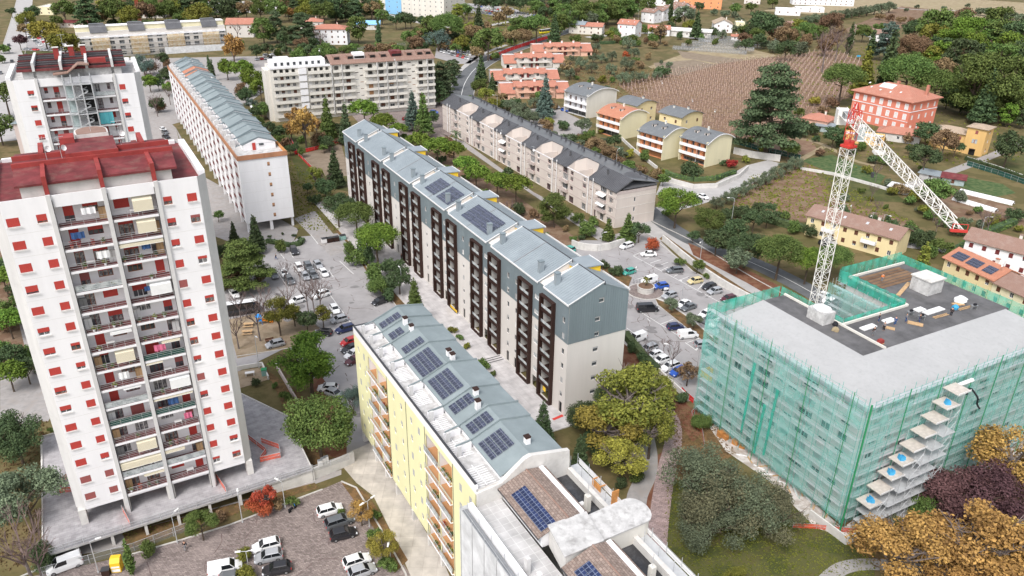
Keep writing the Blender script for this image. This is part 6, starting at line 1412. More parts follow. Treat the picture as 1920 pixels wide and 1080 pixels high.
# pink stepped terraces
def pink(label,px,L,acc='pink_plaster',tile='terracotta',yaw=R_(10)):
    g=G(*px); t=thing('terraced_houses',label,'terraced houses',(g.x,g.y,0),yaw,'pink stepped terraces'); b=MB(); ops=[]
    for i in range(8):
        if i in(0,7): continue
        s=L*(i+.5)/8; ops+=[(s-.7,s+.7,4.2,5.7)]; 
        if i in(2,3,4,5): ops.append((s-.8,s+.8,.6,2.6))
    wall(b,fb,L*.2,L*.8,0,6.4,ops,acc,.3); wall(b,BACKN(-1.5),0,L*.2,0,3.2,[(1.2,3,.3,2.3)],acc,.2); wall(b,BACKN(-1.5),L*.8,L,0,3.2,[(L-3,L-1.2,.3,2.3)],acc,.2)
    for x in (0,L): b.poly([(x,-1.5,0),(x,11,0),(x,11,6.5),(x,5,6.5),(x,-1.5,3.2)],acc)
    for x in (L*.2,L*.8): b.poly([(x,0,3),(x,9,3),(x,9,7.8),(x,0,6.4)],acc)
    b.poly([(0,11,0),(L,11,0),(L,11,6.5),(0,11,6.5)],acc); b.obj('wall',t)
    for q in ops: window(t,fb,*q,'white_metal','glass','brown_shutter',.0,.28)
    for x in (L*.46,L*.54): c=MB(); c.box(x-.7,x+.7,-.05,-.003,.2,5.9,'wine_frame'); c.obj('tall_window',t)
    for nm,q in (('left_roof',(-.4,L*.2)),('right_roof',(L*.8,L+.4))):
        c=MB(); c.slab([(q[0],-2.1,3.1),(q[1],-2.1,3.1),(q[1],5,6.8),(q[0],5,6.8)],.2,tile); c.slab([(q[0],5,6.8),(q[1],5,6.8),(q[1],11.3,6.3),(q[0],11.3,6.3)],.2,'slate_tile'); c.box(q[0],q[1],4.8,5.1,6.8,7.2,'white_plaster'); c.obj('roof',t)
    c=MB(); c.slab([(L*.18,-.7,6.3),(L*.82,-.7,6.3),(L*.82,4,8.0),(L*.18,4,8.0)],.2,tile); c.slab([(L*.18,4,8.0),(L*.82,4,8.0),(L*.82,9.6,6.5),(L*.18,9.6,6.5)],.2,tile); 
    for i in range(4): c.slab([(L*(.22+.16*i),-1.6,5.9),(L*(.30+.16*i),-1.6,5.9),(L*(.30+.16*i),-.2,6.6),(L*(.22+.16*i),-.2,6.6)],.15,tile)
    ro=c.obj('roof',t)
    for i in range(3): c=MB(); x=L*(.3+.2*i); c.box(x-.5,x+.5,3,4,7,9,'white_plaster'); c.box(x-.6,x+.6,2.9,4.1,9,9.15,tile); c.obj('chimney',ro)
    c=MB(); c.box(L*.25,L*.75,-1.4,-.003,3.0,3.15,'offwhite_stone'); c.box(L*.25,L*.75,-1.5,-1.4,3.0,3.9,acc); c.obj('balcony',t); return t
pink('pink terraced houses with tall dark windows, nearest of the stepped rows',(940,186),34)
pink('pink terraced houses, second stepped row from the front, grey solar roof edges',(922,160),36,'cream_plaster')
pink('pink terraced houses, third stepped row from the front',(945,128),36,'cream_plaster')
pink('salmon terraced houses with a solar roof, farthest stepped row',(1000,106),38)
# white houses beyond
hpx('white house with a terracotta roof and roof windows, middle of the far white row',(1190,72),14,12,9.5,'white_plaster','terracotta',yaw=R_(150),rise=2.6,nf=3,ng=2,skyl=3,sh='red_shutter')
hpx('low white house with a long terracotta roof, right of the tall roofed white house',(1212,76),15,9,5,'white_plaster','terracotta',yaw=R_(15+180),rise=2,nf=2,ng=2,skyl=4) if 0 else hpx('low white house with a long terracotta roof, right of the tall white house',(1255,68),16,10,5,'white_plaster','terracotta',yaw=R_(172),rise=2.2,nf=3,ng=2,skyl=4)
hpx('grey and white house with a small terracotta roof, left of the tall white house',(1128,66),16,12,6,'offwhite_stone','terracotta',yaw=R_(165),rise=2,nf=3,ng=2)
hpx('pale grey house with a round roof, leftmost of the far white row',(1095,64),12,12,6.5,'offwhite_stone','metal_roof',yaw=R_(160),roof='curve',rise=2,nf=2,ng=2)
for i,(x,y,l) in enumerate(((1225,44,'leftmost'),(1243,40,'second from the left'),(1262,37,'third from the left'),(1280,30,'rightmost'))):
    hpx('white terraced house with brown roof in the far stepped row, %s'%l,(x,y),13,11,8.5,'white_plaster','brown_tile',yaw=R_(135),rise=2.3,nf=2,ng=2,skyl=2,group='far stepped white houses')
hpx('long white terrace at the very top, left of the orange building',(1270,12),60,12,8,'white_plaster','brown_tile',yaw=R_(168),rise=2,nf=10,ng=2,floors=2)
hpx('orange building at the top edge of the picture',(1352,18),40,16,11,'orange_plaster','terracotta',yaw=R_(168),roof='flat',floors=3,nf=6,ng=3)
hpx('white house with a tan gabled roof beside the far gardens',(1372,62),14,18,6.5,'white_plaster','tan_tile',yaw=R_(172),ridge='y',rise=3.2,nf=2,ng=3)
hpx('small beige house right of the white gabled house',(1395,58),7,9,6,'pale_yellow','white_membrane',yaw=R_(172),roof='flat',nf=1,ng=1)
hpx('small shed with a red roof below the white gabled house',(1384,76),5,5,3,'white_plaster','terracotta',yaw=R_(172),rise=1,floors=1,nf=1,ng=1)
hpx('long low pale greenhouse shed beside the far gardens',(1332,72),42,14,4,'pale_concrete','pale_concrete',yaw=R_(160),rise=1.5,floors=1,nf=6,ng=1,chim=0)
hpx('white modern building with a car port, top of the picture right of the gardens',(1600,12),60,16,6,'white_plaster','white_membrane',yaw=R_(172),roof='flat',floors=2,nf=12,ng=2)
hpx('white low outbuilding left of the modern building',(1500,30),22,14,5,'white_plaster','white_membrane',yaw=R_(165),roof='flat',floors=1,nf=3,ng=1)
hpx('white house half hidden behind the blue-green cedar',(1668,80),14,16,5.5,'white_plaster','brown_tile',yaw=R_(150),rise=2.2,nf=2,ng=2)
for lab,px,L,W_,H_,wm,rm,yw in (('white villa with a terracotta roof among the top left trees',(400,16),16,12,7,'white_plaster','terracotta',185),('cream house with a terracotta roof between the cedars and the top edge',(590,14),16,12,7,'cream_plaster','terracotta',175),('long white hall with a pale roof above the cream gabled hall',(470,24),40,18,6,'white_plaster','white_membrane',192),('small white hut on the grass beyond the top car park',(1078,8),8,6,4,'white_plaster','white_membrane',170),('white farmhouse with a brown roof beside the top right fields',(1490,60),14,9,5,'offwhite_stone','brown_tile',150),('pale house with a terracotta roof at the top edge right of the orange building',(1425,8),16,12,7,'cream_plaster','terracotta',165),('white house with a red tiled roof beside the orange building',(1300,30),11,10,6,'white_plaster','terracotta',160),('low white annex in front of the modern building',(1545,24),26,10,4,'white_plaster','white_membrane',172),('grey roofed house left of the hospital',(690,24),16,12,8,'offwhite_stone','brown_tile',190)):
    hpx(lab,px,L,W_,H_,wm,rm,yaw=R_(yw),roof='flat' if rm=='white_membrane' else 'gable',nf=3,ng=2)
# red palazzo
YR=R_(123); gR=G(1697,249); tR=thing('palazzo','square salmon red palazzo with white shutters and a hipped terracotta roof','palazzo',(gR.x,gR.y,0),YR)
LR,WR,HR=28,20,13.2; ops=[];opg=[]
for k in range(3):
    z=.9+4.3*k
    for i in range(7): s=LR*(i+.5)/7; ops.append((s-.6,s+.6,z,z+2.2) if not(i==3 and k==1) else (s-.9,s+.9,z-.5,z+2.9))
    for i in range(4): s=WR*(i+.5)/4; opg.append((s-.6,s+.6,z,z+2.0))
b=MB(); wall(b,fr,0,LR,0,HR,ops,'salmon_plaster',.2); wall(b,ga,0,WR,0,HR,opg,'salmon_plaster',.2); b.poly([(LR,0,0),(LR,-WR,0),(LR,-WR,HR),(LR,0,HR)],'salmon_plaster'); b.poly([(0,-WR,0),(LR,-WR,0),(LR,-WR,HR),(0,-WR,HR)],'salmon_plaster')
b.obj('wall',tR); b=MB()
for z in (8.6,): b.box(-.12,LR+.1,.002,.15,z,z+.3,'white_plaster'); b.box(-.15,-.002,-WR,0,z,z+.3,'white_plaster')
b.box(0,LR,.002,.12,4.4,4.6,'white_plaster'); b.obj('string_course',tR)
for q in ops: window(tR,fr,*q,'white_plaster','glass','white_shutter',0 if random.Random(q[0]).random()<.2 else 1,.16); b=MB(); x0,x1,z0,z1=q; b.box(x0-.25,x0,.002,.08,z0,z1+.25,'white_plaster'); b.box(x1,x1+.25,.002,.08,z0,z1+.25,'white_plaster'); b.box(x0,x1,.002,.1,z1,z1+.3,'white_plaster'); b.obj('window_surround',tR)
for q in opg: window(tR,ga,*q,'white_plaster','glass','white_shutter',1,.16)
b=MB(); e=1.2; c=[(-e,e,HR),(LR+e,e,HR),(LR+e,-WR-e,HR),(-e,-WR-e,HR)]; A=(9,-WR/2,HR+4.2);B_=(LR-9,-WR/2,HR+4.2)
b.box(-e,LR+e,-WR-e,e,HR-.3,HR,'terracotta',skip='t'); b.poly([c[0],c[1],B_,A],'terracotta'); b.poly([c[2],c[3],A,B_],'terracotta'); b.poly([c[3],c[0],A],'terracotta'); b.poly([c[1],c[2],B_],'terracotta'); rR=b.obj('roof',tR)
b=MB(); b.slab([(13.5,-5.2,HR+2.5),(13.5,-8.6,HR+3.9),(20,-8.6,HR+3.9),(20,-5.2,HR+2.5)][::-1],.1,'white_membrane'); b.obj('roof_light',rR)
for x,y in ((8,-3.5),(12,-2.2),(17,-2.4),(22,-3.2),(25,-6)): b=MB(); z=HR+4.2*(-y+e)/(WR/2+e); b.slab([(x,y,z+.25),(x,y-.9,z+.6),(x+.7,y-.9,z+.6),(x+.7,y,z+.25)][::-1],.1,'white_metal'); b.obj('roof_window',rR)
for x,y in ((14,-10),(2,-13)): b=MB(); b.box(x-.5,x+.5,y-.5,y+.5,HR+1,HR+5.4,'terracotta'); b.obj('chimney',rR)
hpx('pink lodge with a terracotta hip roof, left of the red palazzo',(1548,246),11,10,4,'pink_plaster','terracotta',yaw=R_(140),roof='hip',rise=2.2,floors=1,nf=2,ng=2)
hpx('low annex with a terracotta roof in front of the red palazzo',(1722,272),16,9,3.4,'pale_concrete','terracotta',yaw=R_(150),roof='hip',rise=2,floors=1,nf=3,ng=2)
hpx('low ochre outbuilding with a white flat roof behind the crane mast',(1655,275),15,7,3,'ochre_plaster','white_membrane',yaw=R_(155),roof='flat',floors=1,nf=3,ng=1)
hpx('glass and metal pergola in front of the pink lodge',(1560,250),7,5,2.6,'pale_glass','metal_roof',yaw=R_(150),roof='shed',rise=.5,floors=1,nf=2,ng=1,chim=0)
# ochre house with a tower
gO=G(1838,294); tO=house('ochre villa with a square tower and arched window, right of the palazzo',(gO.x,gO.y),R_(133),7,7.5,10.5,'ochre_plaster','tan_tile',roof='hip',rise=1.2,floors=3,nf=1,ng=1,sh='dull_red_shutter',chim=0)
for x in (-1,1): b=MB(); b.tube((3.5+x*.55,.05,5.4),(3.5+x*.55,.05,5.41),.01,'glass'); b.box(3.5+x*.55-.4,3.5+x*.55+.4,.002,.06,4.6,6.2,'frosted_glass'); b.obj('arched_window',tO)
b=MB(); b.box(2.4,4.6,.003,.06,0,2.4,'dark_open'); b.cyl(3.5,.03,2.4,2.41,1.1,'dark_open'); b.obj('doorway',tO)
oo=axes(gO,R_(133))(7.05,-1); house('ochre villa wing with a tan roof, left of its tower',(oo.x,oo.y),R_(133),13,8,7.0,'ochre_plaster','tan_tile',roof='hip',rise=1.6,floors=2,nf=3,ng=0,sh='dull_red_shutter',shf=1,chim=0)
# yellow terrace and neighbours on the right
def rowhouse(label,O,yaw,L,W,H,wm,rm,nf,**k): return house(label,O,yaw,L,W,H,wm,rm,rise=1.9,nf=nf,ng=0,floors=2,shf=.5,sh=k.pop('sh','brown_shutter'),**k)
gP=G(1675,488); rowhouse('pale yellow two storey terrace with a brown tiled roof and skylights, behind the crane mast',(gP.x,gP.y),R_(135.5),25.5,9,6.2,'straw_plaster','brown_tile',8,skyl=4,balc=[(5.2,9.2,3.1,'white_plaster'),(17,20.5,3.1,'white_plaster')],chim=2)
gQ=G(1850,566); YQ=yaw2((1850,566),(1757,520))
rowhouse('yellow house with a red roof carrying three solar arrays, right edge',(gQ.x,gQ.y),YQ,14,9,6.0,'straw_plaster','orange_tile',5,chim=1)
t_=None
for o in sc.collection.objects:
    if o.get('label','').startswith('yellow house with a red roof'): t_=o
rq=lambda y:6.15+1.9*(-y)/4.5
for x0,x1 in ((9.6,13.2),(5.3,8.9),(1.4,4.2)): solar(t_,x0,x1,-.6,-3.0,rq,4 if x1-x0>3 else 3,3 if x1-x0>3 else 2,'solar_panel',gap=.06)
oq=axes(gQ,YQ)(-14.1,0); rowhouse('beige house with a brown tiled roof, right of the solar roofed house',(oq.x,oq.y),YQ,14,9,5.6,'pale_yellow','brown_tile',4,chim=1)
gT=G(1935,545); rowhouse('white two storey row with a brown tiled roof, right edge behind the solar house',(G(1812,490).x+14.4*math.cos(R_(-45)),G(1812,490).y+14.4*math.sin(R_(-45))),R_(135),16,9,6.2,'white_plaster','brown_tile',5,chim=1,sh='wine_frame')
# low garden buildings and plastic tunnels
hpx('small shed with a wine red metal roof in the vegetable gardens',(1806,350),7,5,2.4,'pale_glass','red_roof',yaw=R_(150),roof='shed',rise=.4,floors=1,nf=1,ng=1,chim=0)
hpx('patched grey tin shed left of the wine roofed shed',(1762,342),7,5,2.2,'grey_concrete','metal_roof',yaw=R_(140),roof='shed',rise=.3,floors=1,nf=1,ng=1,chim=0)
hpx('white sheeted lean-to below the crane jib in the gardens',(1700,366),6,4,2,'pale_concrete','white_membrane',yaw=R_(140),roof='shed',rise=.3,floors=1,nf=1,ng=1,chim=0)
def tunnel(label,a,c,w,h,m_='bag_white'):
    A=G(*a);C_=G(*c); L=(C_-A).length; t=thing('polytunnel',label,'polytunnel',A,math.atan2((C_-A).y,(C_-A).x),'plastic crop tunnels'); b=MB(); n=8
    for i in range(n):
        a0,a1=math.pi*i/n,math.pi*(i+1)/n; p=(w/2*math.cos(a0),h*math.sin(a0));q=(w/2*math.cos(a1),h*math.sin(a1)); b.poly([(0,p[0],p[1]),(L,p[0],p[1]),(L,q[0],q[1]),(0,q[0],q[1])],m_)
    b.obj('cover',t); b=MB()
    for k in range(int(L/2)+1):
        for i in range(n): a0,a1=math.pi*i/n,math.pi*(i+1)/n; b.tube((k*2,w/2*math.cos(a0)*1.02,h*math.sin(a0)*1.02),(k*2,w/2*math.cos(a1)*1.02,h*math.sin(a1)*1.02),.04,'grey_metal',4)
    b.obj('hoop_row',t)['kind']='stuff'
tunnel('low white plastic crop tunnel, nearer of the two long ones below the gardens',(1788,374),(1868,398),2.4,1.2); tunnel('low white plastic crop tunnel, farther of the two long ones',(1800,360),(1900,384),2.4,1.2)
for i in range(5): tunnel('bare hoop tunnel beside the far fields, %s'%['nearest','second','third','fourth','farthest'][i],(1262+16*i,92-5*i),(1400+14*i,102-6*i),5,2.4,'wire_mesh')
# far left and top
hpx('small ochre and white house by the far left road',(100,28),12,22,6,'pale_yellow','white_membrane',yaw=R_(185),roof='flat',nf=2,ng=3)
hpx('long low barn with a brown red roof, top left',(170,52),22,9,3.6,'beige_plaster','red_roof',yaw=R_(182),rise=1.2,floors=1,nf=5,ng=1,chim=0)
hpx('pinkish house with a porch beside the far red crane',(305,34),16,14,6.5,'cream_plaster','terracotta',yaw=R_(188),roof='hip',rise=2,nf=3,ng=2)
hpx('cream hall with a terracotta gable roof, above the far tan block',(476,70),18,18,9,'cream_plaster','terracotta',yaw=R_(190),rise=3,nf=3,ng=3,floors=2,chim=0)
hpx('long white building with a pale roof at the top, left of the dark cedars',(540,22),60,22,6,'white_plaster','white_membrane',yaw=R_(192),roof='flat',nf=9,ng=2)
hpx('white villa with rows of arched windows and a terracotta hip roof, beside the cedars',(652,84),24,14,10,'white_plaster','terracotta',yaw=R_(184),roof='hip',rise=2.5,nf=6,ng=3,floors=3)
hpx('pale villa behind the cedars, partly hidden',(606,62),16,12,8,'cream_plaster','terracotta',yaw=R_(190),roof='hip',rise=2.2,nf=3,ng=2)
# hospital-like block at the top
gS=G(833,36); tS=house('large cream hospital building with rows of small windows, top centre',(gS.x,gS.y),R_(148),46,30,22,'offwhite_stone','whitewash_old',roof='flat',floors=6,nf=8,ng=4,shf=.0)
sS=axes(gS,R_(148))(46.3,0); house('tall light blue panel wing between the cream hospital buildings',(sS.x,sS.y),R_(148),18,26,24,'light_blue_panel','whitewash_old',roof='flat',floors=6,nf=2,ng=0,shf=0)
sS=axes(gS,R_(148))(65,-4); house('cream hospital wing left of the blue panel wing',(sS.x,sS.y),R_(148),30,26,22,'offwhite_stone','whitewash_old',roof='flat',floors=6,nf=7,ng=0,shf=0)
hpx('small blue roofed sports shelter left of the cypress',(712,56),20,14,4,'pale_concrete','light_blue_panel',yaw=R_(186),rise=2,floors=1,nf=3,ng=1,chim=0)
hpx('grey lilac stepped block at the left edge between the towers',(40,292),70,14,12,'beige_dark','metal_roof_dark',yaw=R_(97),roof='shed',rise=.5,floors=4,nf=14,ng=3,cat='apartment block',name='apartment_block',chim=0)
hpx('white pavilion with a grey roof left of the far road car park',(1075,5),20,10,5,'white_plaster','white_membrane',yaw=R_(180),roof='flat',nf=3,ng=1)
# far red crane lying low over the tan block
gc=G(264,50); t=thing('tower_crane','small red tower crane far away, above the tan scaffolded block','crane',gc,0)
b=MB(); lattice(b,0,24,.8,'red_paint',2.4,.12); b.obj('mast',t); b=MB()
for i in range(16):
    x0,x1=i*2.2,(i+1)*2.2; z0_,z1_=24+x0*.02,24+x1*.02
    for y,z in((-.6,0),(.6,0),(0,1.2)): b.tube((x0,y,z0_+z),(x1,y,z1_+z),.12,'red_paint',4)
    b.tube((x0,-.6,z0_),(x1,0,z1_+1.2),.08,'red_paint',4); b.tube((x0,.6,z0_),(x1,0,z1_+1.2),.08,'red_paint',4)
b.obj('jib',t,(0,0,0),R_(-12)); b=MB()
for y in(-.6,.6): b.tube((0,y,24),(-11,y,24.2),.12,'red_paint',4)
b.box(-12,-9,-.8,.8,22.6,24.6,'white_metal'); b.obj('counter_jib',t,(0,0,0),R_(-12))
# retaining walls
def rwall(name,label,px,h,th=.4,m_='pale_concrete',z0=0,cat='wall',cap=None):
    P=[G(x,y,z0) for x,y in px]; o0=P[0]; b=MB()
    for a,c in zip(P,P[1:]):
        d=(c-a).normalized(); n=Vector((-d.y,d.x,0))*th/2; a=a-o0;c=c-o0
        q=[a-n,c-n,c+n,a+n]; b.hexa(q,[Vector((p.x,p.y,p.z+h)) for p in q],m_)
        if cap: q=[a-n*1.3,c-n*1.3,c+n*1.3,a+n*1.3]; b.hexa([Vector((p.x,p.y,p.z+h)) for p in q],[Vector((p.x,p.y,p.z+h+.1)) for p in q],cap)
    o=b.obj(name,None,o0); tag(o,label,cat); return o
rwall('retaining_wall','stained concrete retaining wall between the right car park and the pale road',[(1242,452),(1275,480),(1310,508),(1350,535),(1395,560),(1440,582)],1.9)
rwall('retaining_wall','curved stained retaining wall behind the white estate car, end of the right car park',[(1072,462),(1082,466),(1095,469),(1120,471),(1142,468),(1160,462),(1195,452)],2.0)
rwall('retaining_wall','curved pale retaining wall below the orange balconied houses',[(1232,330),(1262,344),(1300,354),(1345,352),(1385,334),(1402,318)],1.6)
rwall('retaining_wall','stained concrete wall behind the curved driveway',[(1375,288),(1410,296),(1462,303)],2.6)
rwall('retaining_wall','low pale wall across the gardens behind the crane mast',[(1500,318),(1560,328),(1640,350),(1680,362)],1.0)
rwall('retaining_wall','concrete wall right of the tower terrace, below the dark round tree',[(585,900),(610,890),(650,873),(664,866)],2.2)
rwall('retaining_wall','thin wall beside the ramp between terrace and pine tree',[(520,692),(545,735),(560,760)],1.0,.3,'beige_dark')
rwall('retaining_wall','concrete wall behind the near gable of the central block',[(1168,628),(1205,668),(1240,705),(1290,752)],1.2,.3)
rwall('retaining_wall','low wall of the ochre villa garden, right edge',[(1812,300),(1870,318),(1920,336),(1960,350)],1.4)
rwall('retaining_wall','white wall below the cream villas on the hillside',[(1130,235),(1165,262),(1190,285),(1232,318)],1.2)
fence('green_fence','dark green screen fence beside the curved driveway',[G(1376,268),G(1420,282),G(1500,300)],2.0,'dark_green_net')
fence('green_fence','dark green screen fence along the garden of the ochre villa',[G(1812,310),G(1870,328),G(1960,360)],1.8,'dark_green_net')
fence('barrier_fence','red site netting along the outside of the upper road bend',[G(918,113)+Vector((0,0,.1)),G(950,98),G(985,86),G(1022,74),G(1050,66)],2.2,'red_net',sp=6)
fence('barrier_fence','red site netting behind the autumn tree near the far flats',[G(540,262),G(553,290),G(590,282),G(650,262)],1.5,'red_net',sp=5)
fence('barrier_fence','red site netting running down beside the long white block',[G(545,262),G(560,292),G(585,318)],1.2,'red_net',sp=5)
fence('barrier_fence','orange red netting along the ground before the corner of the netted block',[G(1486,990),G(1530,992),G(1580,998),G(1632,1003)],1.0,'orange_mesh',sp=3)
fence('barrier_fence','red barrier netting at the yellow skip end of the car park',[G(1277,735),G(1286,745),G(1300,757)],1.3,'red_net',sp=2)
fence('barrier_fence','red netting hanging beside the park path',[G(1312,764),G(1296,778),G(1302,800),G(1316,812),G(1320,840)],.9,'orange_mesh',sp=3)
# orange mesh on the terrace under the tower
def dk(x,y): return G(x,y,2.4)
fence('barrier_fence','orange mesh barrier on the terrace right of the front tower',[dk(464,822),dk(500,850),dk(488,867),dk(527,858),dk(524,842),dk(490,830)],1.1,'orange_mesh',2.4 and 0)
fence('barrier_fence','orange mesh barrier at the left leg of the front tower',[dk(140,922),dk(112,925),dk(118,905),dk(132,893)],1.1,'orange_mesh')
fence('barrier_fence','orange mesh barrier under the middle of the front tower',[fA(4.6,4.5,2.4),fA(9.8,4.2,2.4)],1.6,'orange_mesh')
fence('barrier_fence','orange mesh barrier under the right half of the front tower',[fA(11,4.4,2.4),fA(14,4.8,2.4),fA(16.2,5.4,2.4)],1.6,'orange_mesh')
fence('barrier_fence','short orange mesh barrier beside the right leg of the front tower',[dk(405,895),dk(425,925)],1.1,'orange_mesh')
fence('barrier_fence','short orange mesh barrier beside the left inner leg of the front tower',[dk(230,958),dk(246,988)],1.1,'orange_mesh')
fence('fence','wire fence on the concrete wall right of the tower terrace',[dk(585,886),dk(655,862)],1.2,'wire_mesh')
fence('fence','grey fence behind the far flats',[G(508,98),G(600,100),G(700,92),G(760,86)],2,'wire_mesh',sp=6)
# vineyard rows, posts and vines
# ---------------------------------------------------------------- trees and shrubs
def leafcloud(b,cl,n,ls,m_,rr,flat=.35,up=.25):
    "n leaves of size ls spread over clumps cl=(centre,radius xyz)"
    wsum=sum(c[1][0]*c[1][1] for c in cl)
    for c,rad in cl:
        k=max(3,int(n*rad[0]*rad[1]/wsum)); cx,cy,cz=c
        for _ in range(k):
            d=Vector((rr.gauss(0,1),rr.gauss(0,1),rr.gauss(0,1)+up)); 
            if d.length<1e-3: continue
            d.normalize(); q=rr.uniform(.55,1.08) if rr.random()<.8 else rr.uniform(.1,.6)
            p=Vector((cx+d.x*rad[0]*q,cy+d.y*rad[1]*q,cz+d.z*rad[2]*q))
            nrm=(d*.7+Vector((rr.gauss(0,.6),rr.gauss(0,.6),rr.gauss(0,.6)+flat))).normalized()
            u=nrm.orthogonal().normalized(); a=rr.uniform(0,6.28); w=nrm.cross(u); u2=u*math.cos(a)+w*math.sin(a); w2=nrm.cross(u2); s=ls*rr.uniform(.6,1.35)
            t=p+nrm*s*.22
            b.poly([p-u2*s,t-w2*s*.62,p+u2*s,t+w2*s*.62],m_)
def limbs(b,H,rr,n,z0,z1,R,m_,r0=.22,fork=2):
    for i in range(n):
        a=6.28*i/n+rr.uniform(-.4,.4); z=z0+(z1-z0)*rr.random()*.6; e=Vector((R*math.cos(a)*rr.uniform(.5,.9),R*math.sin(a)*rr.uniform(.5,.9),z1+rr.uniform(-.1,.25)*(H-z1)))
        s=Vector((0,0,z)); m=(s+e)/2+Vector((rr.uniform(-.2,.2),rr.uniform(-.2,.2),-.3)); b.tube(s,m,r0*.6,m_,5,r0*.38); b.tube(m,e,r0*.38,m_,4,r0*.1)
        for _ in range(fork): q=m+(e-m)*rr.uniform(.2,.8); b.tube(q,q+Vector((rr.uniform(-1,1),rr.uniform(-1,1),rr.uniform(.2,1)))*R*.25,r0*.15,m_,3,r0*.04)
_tc={}
